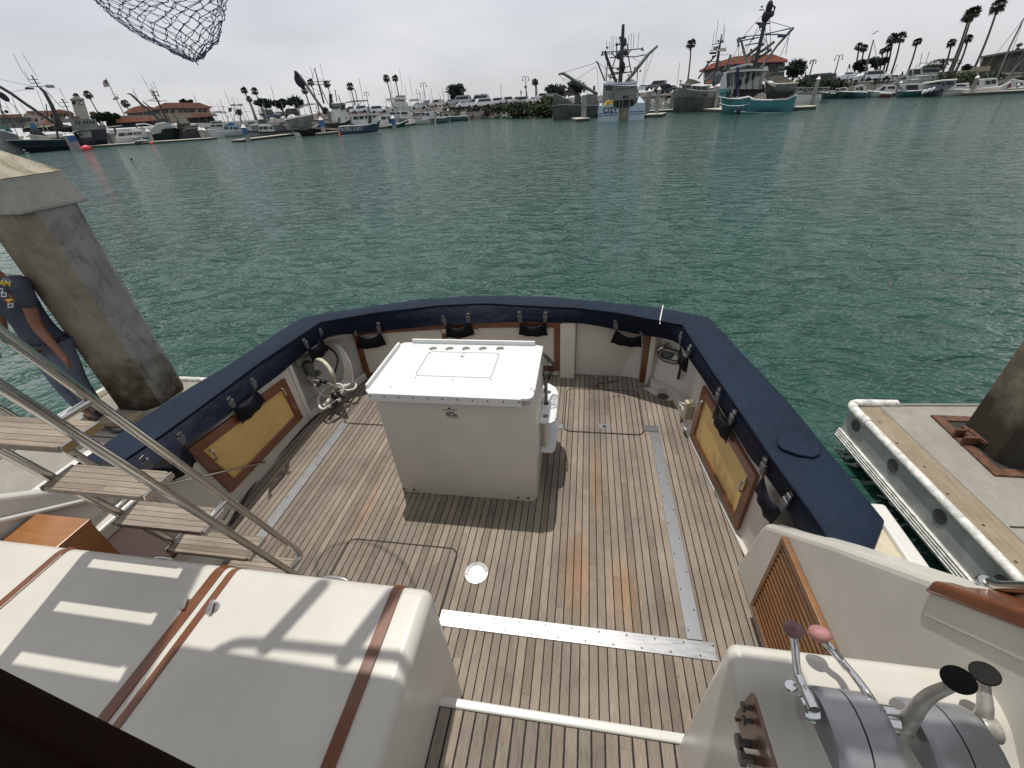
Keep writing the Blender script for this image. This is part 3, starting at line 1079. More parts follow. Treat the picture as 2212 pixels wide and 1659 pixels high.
# left companion platform, coaming and locker
MB().box((-2.79, 0.5, 0.0), (-2.22, 1.42, 0.60)).build('side_platform', M_FLOORWOOD, boat)
pm = MB().box((-2.235, 0.5, 0.596), (-2.20, 1.43, 0.618)).box((-2.80, 1.40, 0.596), (-2.20, 1.435, 0.618)).box((-2.805, 0.9, 0.60), (-2.765, 1.43, 0.66))
pm.build('platform_trim', M_MAHOGX, boat, bevel=0.004)
MB().box((-2.2, 0.89, 0), (-2.19, 1.44, 0.59)).build('platform_riser', M_GELW, boat)
lw = MB().prism([(-2.80, y, z) for y, z in ((1.70, -0.01), (1.66, 0.60), (1.2, 0.985), (0.96, 1.18), (0.2, 1.75), (0.2, 0))], (-0.09, 0, 0))
lwo = lw.build('wing_bulkhead', M_GEL, boat, bevel=0.025, bseg=3)
MB().tube([Vector((-2.787, 1.62, 0.565)), Vector((-2.787, 1.30, 0.80)), Vector((-2.787, 0.85, 1.10))], 0.014, 8).build('wing_gutter', M_GELW, lwo, smooth=60)
lk = thing('varnished_box', 'orange varnished wooden box beside the steep ladder, left of the white engine box', 'box', (-2.72, 0.96, 0.6))
MB().box((-3.02 + 0.26, 0.84, 0.60), (-2.44, 1.06, 0.935)).build('box_body', M_LOCKER, lk, bevel=0.003)
MB().box((-2.775, 0.835, 0.936), (-2.435, 1.065, 0.955)).build('box_lid', M_LOCKER, lk, bevel=0.004)
# grab rail along the left wall and the dark wooden helm edge next to the camera
ga, gb = LWp(5, 1925, 590, 0.06), LWp(5, 1100, 775, 0.06)
gr = MB().tube([ga + Vector((-0.06, 0, 0)), ga, gb, gb + Vector((-0.06, 0, 0))], 0.009, 8)
gr.build('wall_grab_rail', M_STEEL, boat, smooth=60)
da, db = Dp(0, 0, 1446, 0.55), Dp(0, 420, 1659, 0.55)
dd = (db - da).normalized()
nn = dd.cross(FW).normalized()
if nn.z > 0:
    nn = -nn
dw = MB().obox((da + db) / 2 + nn * 0.225 + FW * 0.0, dd * 0.50, nn * 0.20, FW * 0.03)
dw.build('helm_edge', M_DARKWOOD, boat, bevel=0.012, bseg=3)

# ---- overhead hard top (out of the picture, throws the shade over the engine box)
ht = MB().box((-1.76, -2.2, 3.18), (0.32, 1.09, 3.26))
ht.build('hard_top', M_GELW, boat, bevel=0.02)
hp = MB().box((-1.74, -2.1, 0.9), (-1.68, -2.0, 3.18)).box((0.22, -2.1, 0.9), (0.28, -2.0, 3.18))
hp.build('hard_top_post', M_GELW, boat)
rr = MB().tube(smoothpts([(-1.62, 1.08, 3.26), (-1.60, 1.14, 3.36), (-1.50, 1.18, 3.4), (-1.0, 1.2, 3.4), (-0.95, 1.2, 3.4), (-0.88, 1.14, 3.36), (-0.86, 1.08, 3.26)], 5), 0.02, 10)
rro = rr.build('aft_rail', M_STEEL, boat, smooth=60)
for x in (-1.44, -1.13):
    MB().tube([(x, 1.15, 3.30), (x + 0.01, 1.52, 3.80)], 0.034, 12).build('rod_holder', M_GELW, rro, smooth=60)
sh = MB()
for a_, b2 in (((0.30, 0.9, 3.22), (1.3, 0.9, 3.22)), ((0.30, 0.62, 3.22), (1.3, 0.62, 3.22))):
    sh.tube([a_, b2], 0.05, 8)
sh.tube([(0.62, -1.5, 3.22), (0.62, 0.95, 3.22)], 0.04, 8)
sh.tube([(1.22, -1.5, 3.22), (1.22, 0.95, 3.22)], 0.04, 8)
sh.build('side_roof_frame', M_GELW, boat, smooth=60)
MB().box((0.70, -1.5, 3.24), (1.25, 0.50, 3.27)).build('side_roof', M_GELW, boat)

# ================================================================ canvas cover on the coaming
NL, NT, NR = 14, 26, 16
inn_ = resample([Tp(13, 410, 1410), Tp(13, 800, 1150), Tp(13, 1240, 830), Tp(13, 1600, 560), Tp(2, 432, 280)], NL)[:-1] + \
    resample([Tp(2, 435, 278), Tp(2, 800, 215), Tp(2, 1200, 170), Tp(2, 1500, 155), Tp(2, 2100, 185), Tp(3, 540, 215), Tp(3, 830, 270), Tp(17, 690, 290)], NT)[:-1] + \
    resample([Tp(17, 690, 290), Tp(3, 1140, 550), Tp(3, 1600, 1230), Tp(18, 860, 850), Tp(18, 1270, 1440)], NR - 1) + [Tp(4, 330, 1180)]
out_ = resample([Tp(13, 70, 1390), Tp(13, 600, 1030), Tp(13, 980, 785), Tp(13, 1250, 630), Tp(13, 1640, 380), Tp(13, 1930, 190)], NL)[:-1] + \
    resample([Tp(0, 653, 684), Tp(0, 700, 676), Tp(0, 900, 645), Tp(0, 1050, 636), Tp(0, 1200, 640), Tp(0, 1430, 662), Tp(0, 1530, 682)], NT)[:-1] + \
    resample([Tp(0, 1530, 682), Tp(0, 1700, 860), Tp(0, 1912, 1120)], NR - 1) + [Tp(0, 1880, 1192)]
hem_ = resample([LWp(13, 560, 1520, .03), LWp(13, 1000, 1235, .03), LWp(13, 1400, 935, .03), LWp(13, 1780, 640, .03), LWp(13, 1980, 470, .03), Vector((-2.61, 3.60, 0.66))], NL)[:-1] + \
    resample([Vector((-2.60, 3.64, 0.66)), TWp(2, 720, 350, .06), TWp(2, 1200, 300, .06), TWp(2, 1720, 275, .06), TWp(2, 2100, 283, .06), TWp(3, 350, 290, .06),
              TWp(3, 720, 365, .06), Vector((0.895, 3.64, 0.685))], NT)[:-1] + \
    resample([Vector((0.90, 3.60, 0.675)), RWp(3, 1020, 520, .05), RWp(3, 1130, 680, .05), RWp(3, 1300, 970, .05), RWp(3, 1480, 1270, .04), RWp(18, 380, 530, .04), RWp(18, 700, 1030, .04), RWp(18, 850, 1390, .04)], NR)
cov = thing('canvas_cover', 'navy blue canvas cover wrapped over the coaming round the whole cockpit', 'boat cover', (-0.8, 3.9, 0.8))
rnd = random.Random(3)
rings = []
for i, (a_, b2) in enumerate(zip(inn_, out_)):
    r_ = []
    for k in range(7):
        t = k / 6
        p = a_.lerp(b2, t)
        crown = 0.014 * math.sin(PI * t) + rnd.uniform(-0.003, 0.003)
        edge_drop = 0.012 if k in (0, 6) else 0
        r_.append(p + Vector((0, 0, crown - edge_drop)))
    d = (b2 - a_).normalized()
    r_.append(b2 + d * 0.015 + Vector((0, 0, -0.04)))
    r_.append(b2 + d * 0.02 + Vector((0, 0, -0.24)))
    rings.append(r_)
ct = MB().loft(rings, closed=False)
cto = ct.build('cover_top', M_CANVAS, cov, smooth=38)
rings = []
for i, (a_, h_) in enumerate(zip(inn_, hem_)):
    p0 = a_ + Vector((0, 0, -0.011))
    r_ = [p0]
    inw = (a_ - out_[i]).normalized()
    for k in range(1, 6):
        t = k / 5
        q = p0.lerp(h_, t)
        q = q + inw * (0.012 * math.sin(PI * t) + rnd.uniform(-0.006, 0.006) * (k < 5)) + Vector((0, 0, rnd.uniform(-.006, .006) if k == 5 else 0))
        r_.append(q)
    rings.append(r_)
ci = MB().loft(rings, closed=False)
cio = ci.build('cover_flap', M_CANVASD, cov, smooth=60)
s_ = cio.modifiers.new('Subdiv', 'SUBSURF')
s_.levels = s_.render_levels = 1
# piping along the fold, white seam, sewn patch
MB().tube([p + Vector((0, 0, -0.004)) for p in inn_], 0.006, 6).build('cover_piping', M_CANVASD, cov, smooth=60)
sa, sb_ = Tp(17, 405, 40), Tp(17, 365, 225)
MB().tube([sa + Vector((0, 0, 0.022)), sa.lerp(sb_, 0.5) + Vector((0, 0, 0.026)), sb_ + Vector((0, 0, 0.012)), sb_ + Vector((0, -0.02, -0.03))], 0.006, 6).build('white_seam', M_HOSEW, cov, smooth=60)
pt = [Tp(18, x, y) + Vector((0, 0, 0.024)) for x, y in ((700, 20), (900, 65), (1150, 150), (1205, 270), (1180, 380), (1080, 420), (880, 385), (650, 300), (580, 230), (575, 160), (620, 80))]
pto = MB().prism(pt, (0, 0, 0.006)).build('sewn_patch', M_CANVAS, cov, bevel=0.003)
MB().tube(pt, 0.003, 5, cyc=True).build('patch_edge', M_CANVASD, pto)
# drain pouches on buckled straps
pouches = [
    (TWp, 11, (945, 325), (1015, 480), (1345, 265), (1370, 435), (1018, 680), (1475, 615)),
    (TWp, 9, (345, 150), (392, 295), (718, 110), (725, 255), (395, 470), (800, 435)),
    (TWp, 9, (1457, 85), (1475, 250), (1840, 90), (1830, 250), (1445, 430), (1868, 440)),
    (TWp, 3, (533, 260), (540, 325), (718, 285), (702, 365), (502, 410), (708, 440)),
    (LWp, 11, (155, 535), (235, 680), (415, 370), (440, 480), (310, 905), (560, 700)),
    (LWp, 13, (1505, 705), (1540, 790), (1310, 860), (1360, 940), (1625, 885), (1430, 1075)),
    (LWp, 13, (905, 1145), (950, 1250), (590, 1340), (690, 1440), (1065, 1380), (870, 1540)),
    (RWp, 17, (695, 395), (670, 570), (835, 585), (780, 750), (630, 850), (760, 985)),
    (RWp, 3, (1228, 710), (1210, 810), (1330, 860), (1295, 945), (1172, 900), (1265, 1075)),
    (RWp, 18, (455, 380), (400, 640), (815, 910), (670, 1130), (275, 850), (500, 1375)),
]
for fn, n_, s1, e1, s2, e2, b1, bb2 in pouches:
    A, B, Cc, D_ = (fn(n_, *q, 0.075) for q in (s1, e1, s2, e2))
    E_, F_ = (fn(n_, *q, 0.05) for q in (b1, bb2))
    inw = {TWp: Vector((0, -1, 0)), LWp: Vector((1, 0, 0)), RWp: RWN}[fn]
    g = []
    NU, NV = 12, 8
    for v_ in range(NV + 1):
        tv = v_ / NV
        row = []
        for u_ in range(NU + 1):
            tu = u_ / NU
            topp = B.lerp(D_, tu) + Vector((0, 0, -0.055 * math.sin(PI * tu)))
            botp = E_.lerp(F_, tu) + Vector((0, 0, -0.02 * math.sin(PI * tu)))
            p = topp.lerp(botp, tv)
            fold = 0.010 * math.sin(tu * 17 + tv * 3) * (0.3 + tv)
            p = p + inw * (0.035 * math.sin(PI * min(1, tv * 1.1)) * math.sin(PI * tu) + fold * 0.6)
            row.append(p)
        g.append(row)
    po = MB().loft(g, closed=False).build('drain_pouch', M_POUCH, cov, smooth=180)
    so = po.modifiers.new('Solidify', 'SOLIDIFY')
    so.thickness = 0.004
    for a_, b2 in ((A, B), (Cc, D_)):
        d = b2 - a_
        sd = d.cross(inw).normalized()
        stp = MB().obox(a_.lerp(b2, 0.5) + inw * 0.008, d * 0.55, sd * 0.015, inw * 0.002).build('buckle_strap', M_BLACK, po)
        bk = MB().obox(a_.lerp(b2, 0.5) + inw * 0.016, d * 0.18, sd * 0.023, inw * 0.008)
        bk.obox(a_.lerp(b2, 0.15) + inw * 0.014, d * 0.11, sd * 0.018, inw * 0.005)
        bk.obox(a_.lerp(b2, 0.82) + inw * 0.014, d * 0.12, sd * 0.019, inw * 0.006)
        bk.build('side_buckle', M_BUCKLE, po, bevel=0.003)

# ================================================================ white fishing cabinet
cab = thing('bait_cabinet', 'white moulded bait cabinet with board top and cup holes standing mid cockpit', 'cabinet', (-0.85, 2.55, 0))
x0, x1, y0, y1 = -1.41, -0.292, 2.215, 2.895
m_ = MB()
m_.loft([rrect(x0 + 0.0, x1, y0, y1, 0.05, 0.0, 5), rrect(x0, x1, y0, y1, 0.05, 0.02, 5), rrect(x0 - 0.012, x1 + 0.008, y0 - 0.004, y1 + 0.004, 0.055, 0.88, 5),
         rrect(x0 + 0.002, x1 - 0.006, y0 + 0.010, y1 - 0.01, 0.05, 0.92, 5), rrect(x0 + 0.04, x1 - 0.04, y0 + 0.05, y1 - 0.05, 0.04, 0.932, 5)])
bodyo = m_.build('cabinet_body', M_GEL, cab, smooth=40)
for x, y in ((x0 + 0.06, y0 + 0.07), (x1 - 0.08, y0 + 0.08), (x0 + 0.06, y1 - 0.07), (x1 - 0.06, y1 - 0.07)):
    MB().lathe((x, y, 0.925), (0, 0, 1), [(0.001, 0), (0.04, 0), (0.04, 0.062), (0.001, 0.062)], 16).build('lid_spacer', M_GELW, cab, smooth=40)
for px, py in ((985, 1380), (1050, 1384), (1726, 1424), (1792, 1428)):
    q = Yp(2, px, py, y0)
    MB().lathe((q.x, y0 + 0.001, max(0.03, q.z)), (0, -1, 0), [(0.001, 0), (0.012, 0), (0.009, 0.006), (0.001, 0.007)], 10).build('base_bolt', plain('bronze_bolt', (0.12, 0.09, 0.06), 0.35, 0.8), bodyo, smooth=50)
lx0, lx1, ly0, ly1 = -1.452, -0.288, 2.185, 2.905
lidz = 0.988
holes = []
for px in (1170, 1278, 1385, 1495, 1608):
    q = Zp(2, px, 455, 1.0)
    holes.append((q.x, q.y, 0.032))
q = Zp(2, 1360, 506, 1.0)
holes.append((q.x, q.y, 0.012))
# board with real holes: triangulated by bmesh from boundary loops
def plate_with_holes(outer, holes, z0, z1, name, mat, parent):
    bm = bmesh.new()
    edges = []
    loops = []
    def add(pts):
        vs = [bm.verts.new((p.x, p.y, z1)) for p in pts]
        es = [bm.edges.new((vs[i], vs[(i + 1) % len(vs)])) for i in range(len(vs))]
        edges.extend(es)
        loops.append(vs)
    add(outer)
    for hx, hy, r in holes:
        add([Vector((hx + r * math.cos(2 * PI * k / 24), hy + r * math.sin(2 * PI * k / 24), z1)) for k in range(24)])
    bmesh.ops.triangle_fill(bm, use_beauty=True, use_dissolve=False, edges=edges)
    fs = list(bm.faces)
    r = bmesh.ops.extrude_face_region(bm, geom=fs)
    for v in [g for g in r['geom'] if isinstance(g, bmesh.types.BMVert)]:
        v.co.z = z0
    bmesh.ops.recalc_face_normals(bm, faces=bm.faces)
    off = Vector((0, 0, 0))
    p = parent
    while p is not None:
        off += p.location
        p = p.parent
    bmesh.ops.translate(bm, verts=bm.verts, vec=-off)
    me = bpy.data.meshes.new(name)
    bm.to_mesh(me)
    bm.free()
    me.materials.append(mat)
    o = bpy.data.objects.new(name, me)
    COL.objects.link(o)
    o.parent = parent
    return o


lid = plate_with_holes(rrect(lx0, lx1, ly0, ly1, 0.05, 0, 6), holes, lidz, lidz + 0.016, 'cabinet_lid', M_BOARD, cab)
zl = lidz + 0.016
for hx, hy, r in holes[:5]:
    MB().lathe((hx, hy, lidz - 0.008), (0, 0, 1), [(0.001, 0), (r + 0.004, 0), (r + 0.004, 0.004), (0.001, 0.004)], 20).build('cup_floor', M_GEL, lid)
MB().box((lx0 + 0.035, ly0 - 0.013, 0.945), (lx1 - 0.075, ly0 - 0.001, zl + 0.004)).build('lid_fiddle', M_BOARD, lid, bevel=0.003)
MB().box((lx0 + 0.10, ly1 - 0.012, lidz), (lx1 - 0.06, ly1 + 0.006, zl + 0.035)).build('lid_fiddle', M_BOARD, lid, bevel=0.004)
MB().box((lx0 - 0.006, ly0 + 0.05, lidz), (lx0 + 0.012, ly1 - 0.05, zl + 0.030)).build('lid_fiddle', M_BOARD, lid, bevel=0.004)
MB().box((lx1 - 0.008, ly0 + 0.09, lidz), (lx1 + 0.006, ly1 - 0.03, zl + 0.012)).build('lid_fiddle', M_BOARD, lid, bevel=0.004)
for i in range(11):
    x = lerp(lx0 + 0.05, lx1 - 0.09, i / 10)
    MB().lathe((x, ly0 - 0.0128, 0.985), (0, -1, 0), [(0.001, 0), (0.006, 0), (0.006, 0.002), (0.001, 0.002)], 8).build('screw', M_SCREW, lid)
pn = rrect(-1.165, -0.605, 2.415, 2.765, 0.03, zl + 0.0012, 5)
pi = rrect(-1.161, -0.609, 2.419, 2.761, 0.027, zl + 0.0012, 5)
g = MB()
for i in range(len(pn)):
    j = (i + 1) % len(pn)
    g.face(pn[i], pn[j], pi[j], pi[i])
g.build('panel_groove', plain('groove_grey', (0.16, 0.16, 0.155), 0.8), lid)
for px, py in ((1150, 483), (1372, 484), (1597, 490), (1055, 643), (1297, 654), (1548, 653), (892, 702), (1812, 716)):
    q = Zp(2, px, py, zl)
    MB().lathe((q.x, q.y, zl), (0, 0, 1), [(0.001, 0), (0.0055, 0), (0.0055, 0.0015), (0.001, 0.0015)], 8).build('screw', M_SCREW, lid)
# emblem and lettering
def text_mesh(txt, size, name, mat, parent, origin, ux, uy, depth=0.001, align='CENTER', bold=False, shear=0.0):
    cu = bpy.data.curves.new(name, 'FONT')
    cu.body = txt
    cu.size = size
    cu.align_x = align
    cu.align_y = 'CENTER'
    cu.shear = shear
    cu.extrude = depth
    if bold:
        cu.offset = size * 0.02
    o = bpy.data.objects.new(name, cu)
    COL.objects.link(o)
    me = bpy.data.meshes.new_from_object(o.evaluated_get(bpy.context.evaluated_depsgraph_get()))
    bpy.data.objects.remove(o)
    ux, uy = Vector(ux).normalized(), Vector(uy).normalized()
    uz = ux.cross(uy)
    off = Vector((0, 0, 0))
    p = parent
    while p is not None:
        off += p.location
        p = p.parent
    for v in me.vertices:
        q = Vector(origin) + ux * v.co.x + uy * v.co.y + uz * v.co.z - off
        v.co = q
    o = bpy.data.objects.new(name, me)
    me.materials.clear()
    me.materials.append(mat)
    COL.objects.link(o)
    o.parent = parent
    return o


M_INK = plain('black_ink', (0.006, 0.007, 0.006), 0.5)
lg = Yp(2, 1285, 890, y0 - 0.006)
yl = y0 - 0.0075
em = MB()
sc_l = 0.058 / 220
def ep(x, y):
    return Vector((lg.x + (x - 800) * sc_l, yl, lg.z - (y - 830) * sc_l + 0.0))
for poly in ([(795, 530), (810, 600), (830, 640), (790, 622), (715, 632), (765, 600)], [(595, 625), (690, 645), (735, 672), (660, 655)],
             [(815, 632), (1000, 640), (870, 655)], [(755, 700), (800, 690), (850, 740), (925, 680), (865, 770), (800, 735)], [(690, 700), (740, 730), (780, 780), (760, 800), (730, 750)],
             [(640, 750), (700, 765), (780, 775), (700, 780)], [(870, 780), (980, 760), (930, 785)]):
    em.prism([ep(*p) for p in poly], (0, -0.0008, 0))
em.prism([ep(690, 868), ep(1010, 872), ep(1010, 884), ep(690, 880)], (0, -0.0008, 0))
em.build('emblem', M_INK, bodyo)
text_mesh('Pacific Edge', 0.017, 'emblem_text', M_INK, bodyo, ep(825, 815), (1, 0, 0), (0, 0, 1), 0.0004, bold=True, shear=0.2)
# tackle rack on the right side: two shelves and rod tubes
rk_holes = []
for px, py in ((345, 640), (405, 715), (370, 880), (357, 1060)):
    q = Zp(10, px, py, 0.56)
    rk_holes.append((q.x, q.y, 0.023))
for zz in (0.545, 0.25):
    ol = [Vector((-0.286, 2.50, 0)), Vector((-0.20, 2.50, 0)), Vector((-0.172, 2.53, 0)), Vector((-0.166, 2.62, 0)), Vector((-0.166, 2.88, 0)), Vector((-0.19, 2.97, 0)), Vector((-0.25, 3.03, 0)), Vector((-0.286, 3.04, 0))]
    plate_with_holes(ol, rk_holes if zz > 0.4 else [], zz, zz + 0.016, 'rod_shelf', M_BOARD, cab)
for hx, hy, r in rk_holes:
    m_ = MB()
    prof_ = [(r + 0.004, 0.266), (r + 0.004, 0.545), (r, 0.545), (r, 0.266)]
    m_.lathe((hx, hy, 0), (0, 0, 1), prof_, 20)
    m_.build('rod_tube', M_GELW, cab, smooth=50)
    MB().lathe((hx, hy, 0.567), (0, 0, 1), [(0.001, -0.3), (r, -0.3)], 16).build('tube_floor', M_DARKGAP, cab)

# ---- small hand net standing in the rod tube
hx, hy, _ = rk_holes[2]
netq = Vector((hx, hy, 0.30))
top_ = Yp(10, 365, 545, hy + 0.02)
hn = thing('hand_net', 'small dark hand net standing in the rod rack of the white cabinet', 'net', (hx, hy, 0.3))
MB().tube([netq, top_], 0.014, 10).build('net_handle', plain('net_handle_grey', (0.16, 0.15, 0.14), 0.4, 0.3), hn, smooth=60)
hoop = [Yp(10, x, y, hy + 0.04) for x, y in ((365, 560), (330, 470), (300, 360), (280, 250), (283, 145), (340, 185), (400, 240), (455, 300), (470, 360), (455, 440), (415, 530), (378, 575))]
MB().tube(hoop, 0.006, 6, cyc=True).build('net_hoop', M_BLACK, hn, smooth=60)
nm = MB()
cen = sum(hoop, Vector()) / len(hoop)
back = Vector((0.02, 0.15, -0.06))
hp2 = smoothpts(hoop + [hoop[0]], 3)
L = len(hp2)
rows = [[(p.lerp(cen, t * t * 0.75) + back * math.sin(t * PI / 2)) for p in hp2] for t in (0, 0.3, 0.55, 0.8, 1.0)]
for r0 in rows[1:]:
    nm.tube(r0, 0.0016, 4)
for k in range(0, L, 1):
    nm.tube([r0[k] for r0 in rows], 0.0016, 4)
nm.build('net_mesh', M_BLACK, hn)
hs = []
# ================================================================ hoses in the left corner
hz = thing('wash_down_hose', 'coiled white wash down hose hanging in the left stern corner', 'hose', (-2.6, 3.4, 0.1))
def Zh(n, x, y, z):
    return Zp(n, x, y, z + 0.11)
def hp_(pts, r, mat=M_HOSEW, name='hose_coil', d=None):
    P = smoothpts([Vector(p) for p in pts], 7)
    return MB().tube(P, r, 8).build(name, mat, hz, smooth=60)
for k, (dx, dy, dz) in enumerate(((0, 0, 0), (0.03, 0.02, 0.02), (0.055, 0.035, -0.01), (0.08, 0.06, 0.01))):
    hp_([Yp(11, 520, 620, 3.75) + Vector((dx * .3, 0, dz)), Yp(11, 680 + 18 * k, 660, 3.72) + Vector((0, 0, dz)), Yp(11, 790 + 28 * k, 850, 3.66), Yp(11, 830 + 32 * k, 1010, 3.62),
         Yp(11, 800 + 45 * k, 1180, 3.58), Zh(11, 730 + 40 * k, 1260, 0.03 + 0.01 * k), Zh(11, 640 + 30 * k, 1320 - 20 * k, 0.03 + 0.012 * k)], 0.015)
hp_([Yp(11, 350, 860, 3.35), Yp(11, 450, 865, 3.3), Yp(11, 560, 960, 3.25), Yp(11, 640, 1110, 3.22), Zh(11, 645, 1240, 0.10), Zh(11, 620, 1380, 0.06), Zh(11, 560, 1500, 0.04), Zh(11, 500, 1585, 0.03)], 0.021, plain('old_hose', (0.50, 0.46, 0.36), 0.5, var=0.3, scale=12), 'supply_hose')
hp_([Zh(11, 350, 1240, 0.25), Zh(11, 390, 1340, 0.12), Zh(11, 520, 1430, 0.03), Zh(11, 650, 1390, 0.02), Zh(11, 780, 1330, 0.03), Zh(11, 900, 1330, 0.03), Zh(11, 985, 1290, 0.03),
     Zh(11, 990, 1220, 0.03), Zh(11, 930, 1190, 0.05)], 0.011)
hp_([Zh(11, 545, 1210, 0.22), Zh(11, 620, 1250, 0.16), Zh(11, 780, 1300, 0.08), Zh(11, 870, 1330, 0.045), Zh(11, 970, 1310, 0.05)], 0.011)
hp_([Zh(11, 560, 1590, 0.05), Zh(11, 470, 1620, 0.04), Zh(11, 410, 1540, 0.05), Zh(11, 420, 1420, 0.06), Zh(11, 500, 1320, 0.09), Zh(11, 620, 1250, 0.12), Zh(11, 740, 1235, 0.12), Zh(11, 800, 1280, 0.10),
     Zh(11, 780, 1370, 0.05), Zh(11, 720, 1400, 0.03)], 0.012)
ng = MB().tube([Zh(11, 560, 1590, 0.05), Zh(11, 720, 1480, 0.06)], 0.022, 10)
ng.build('hose_nozzle', M_BLACK, hz, smooth=60)
MB().tube([Zh(11, 700, 1500, 0.065), Zh(11, 745, 1465, 0.07)], 0.026, 10).build('nozzle_fitting', M_STEEL, hz, smooth=60)
MB().tube([Zh(11, 545, 1600, 0.05), Zh(11, 590, 1570, 0.05)], 0.025, 10).build('nozzle_fitting', M_STEEL, hz, smooth=60)
MB().ball(Zh(11, 680, 1410, 0.05), (0.06, 0.05, 0.04)).build('hose_reel_knob', M_BLACK, hz, smooth=180)
MB().tube([Zh(11, 430, 1185, 0.24), Zh(11, 545, 1205, 0.22)], 0.020, 10).build('hose_grip', M_BLACK, hz, smooth=60)
MB().tube([Zh(11, 360, 1175, 0.25), Zh(11, 430, 1185, 0.24)], 0.023, 10).build('hose_connector', M_STEEL, hz, smooth=60)
hp_([Yp(11, 540, 640, 3.7), Yp(11, 660, 740, 3.66), Yp(11, 710, 860, 3.6), Yp(11, 680, 1000, 3.55), Yp(11, 650, 1090, 3.5)], 0.011, M_BLACK, 'black_cord')
hp_([Zh(11, 860, 1430, 0.012), Zh(11, 800, 1500, 0.012), Zh(11, 700, 1580, 0.012), Zh(11, 560, 1640, 0.012)], 0.006, M_BLACK, 'black_cord')
hp_([Zh(11, 740, 1420, 0.012), Zh(11, 850, 1420, 0.012), Zh(11, 960, 1350, 0.012), Zh(11, 985, 1300, 0.012)], 0.006, M_BLACK, 'black_cord')
# pump and filter in the recess
pmp = thing('wash_down_pump', 'grey wash down pump with filter bowl inside the left corner recess', 'pump', (-2.8, 3.15, 0.1))
q = Xp(11, 230, 850, -2.80)
MB().lathe(q, (0.6, 0.4, 0), [(0.001, -0.10), (0.055, -0.10), (0.055, 0.02), (0.062, 0.02), (0.062, 0.06), (0.001, 0.06)], 18).build('motor_housing', plain('pump_white', (0.45, 0.43, 0.38), 0.4), pmp, smooth=45)
q = Xp(11, 260, 1000, -2.76)
mm = MB().lathe(q, (0, 0, 1), [(0.001, -0.10), (0.05, -0.10), (0.055, 0.06), (0.03, 0.09), (0.001, 0.09)], 14)
mm.tube([q + Vector((0, 0, -0.1)), q + Vector((0.03, 0.02, -0.22))], 0.03, 10).obox(q + Vector((0.05, 0.03, -0.07)), (0.03, 0, 0), (0, 0.03, 0), (0, 0, 0.02))
mm.build('filter_bowl', plain('pump_grey', (0.10, 0.10, 0.09), 0.4, var=0.4, scale=20), pmp, smooth=45)
MB().ball(Xp(11, 300, 1180, -2.72), (0.05, 0.05, 0.04)).tube([Xp(11, 240, 1120, -2.72), Xp(11, 330, 1240, -2.70)], 0.025, 8).build('pipe_fitting', plain('pump_grey_light', (0.28, 0.26, 0.22), 0.45, var=0.4, scale=20), pmp, smooth=60)
# two white hoses running forward along the left wall
hw = thing('deck_hose', 'dirty white hose lying along the foot of the left side wall', 'hose', (-2.6, 2.3, 0))
MB().tube(smoothpts([Zp(11, 500, 1585, 0.025), Zp(13, 1950, 1040, 0.025), Zp(13, 1700, 1290, 0.025), Zp(13, 1480, 1560, 0.025), Zp(5, 1650, 1010, 0.03), Zp(5, 1560, 1080, 0.06), Zp(5, 1480, 1100, 0.2)], 6), 0.020, 8).build('white_hose_pipe', plain('old_hose', (0.5, 0.46, 0.36), 0.5), hw, smooth=60)
MB().tube(smoothpts([Zp(11, 470, 1640, 0.012), Zp(13, 1960, 1090, 0.012), Zp(13, 1740, 1330, 0.012), Zp(13, 1520, 1590, 0.012), Zp(5, 1680, 1030, 0.012)], 6), 0.010, 6).build('black_hose_pipe', M_BLACK, hw, smooth=60)

# ================================================================ steep ladder on the left
ld = thing('boarding_ladder', 'steep stainless ladder with weathered teak treads climbing up on the left', 'ladder', (-2.0, 1.3, 0))
sF = 0.92
def lad(P):
    return EYE + (Vector(P) - EYE) * sF
NTREAD = 9
for k in range(1, NTREAD):
    z = 0.075 + 0.391 * (k - 1)
    yc = 1.413 - 0.110 * (k - 1)
    c_ = lad((-2.155, yc, z))
    w2, d2_ = 0.252, 0.072
    tr = MB().prism(rrect(c_.x - w2, c_.x + w2, c_.y - d2_, c_.y + d2_, 0.02, c_.z - 0.028, 3), (0, 0, 0.028)).build('ladder_tread', M_TREAD, ld, bevel=0.004)
    for sg in (-1, 1):
        MB().prism([(c_.x + sg * (w2 + 0.002), c_.y + yy, c_.z + zz - 0.03) for yy, zz in ((-d2_ * 0.95, 0), (d2_ * 0.95, 0), (d2_, 0.012), (d2_ * 0.95, 0.030), (-d2_ * 0.95, 0.030), (-d2_, 0.012))],
                   (sg * 0.008, 0, 0)).build('tread_bracket', M_STEEL, tr)
dy = -0.110 / 0.391
for sg in (-1, 1):
    xx = lad((-2.155, 0, 0)).x + sg * 0.268
    a_ = Vector((xx, lad((0, 1.413 + 0.075 * 0.281, 0)).y + 0.045, 0.0))
    def at(z, o=0.0):
        return Vector((xx, a_.y + dy * z + o, z))
    MB().tube([at(0.0), at(3.15)], 0.0185, 12).build('side_stringer', M_STEEL, ld, smooth=60)
    hrp = [at(0.285), at(0.27, 0.05), at(0.265, 0.09), at(0.285, 0.118), at(0.335, 0.126), at(0.5, 0.126), at(3.1, 0.126)]
    hro = MB().tube(smoothpts(hrp[:5], 5) + hrp[5:], 0.0175, 12).build('hand_rail', M_STEEL, ld, smooth=60)
    for zb in (1.03, 1.80):
        MB().tube([at(zb), at(zb - 0.0, 0.126)], 0.014, 10).build('rail_spacer', M_STEEL, ld, smooth=60)

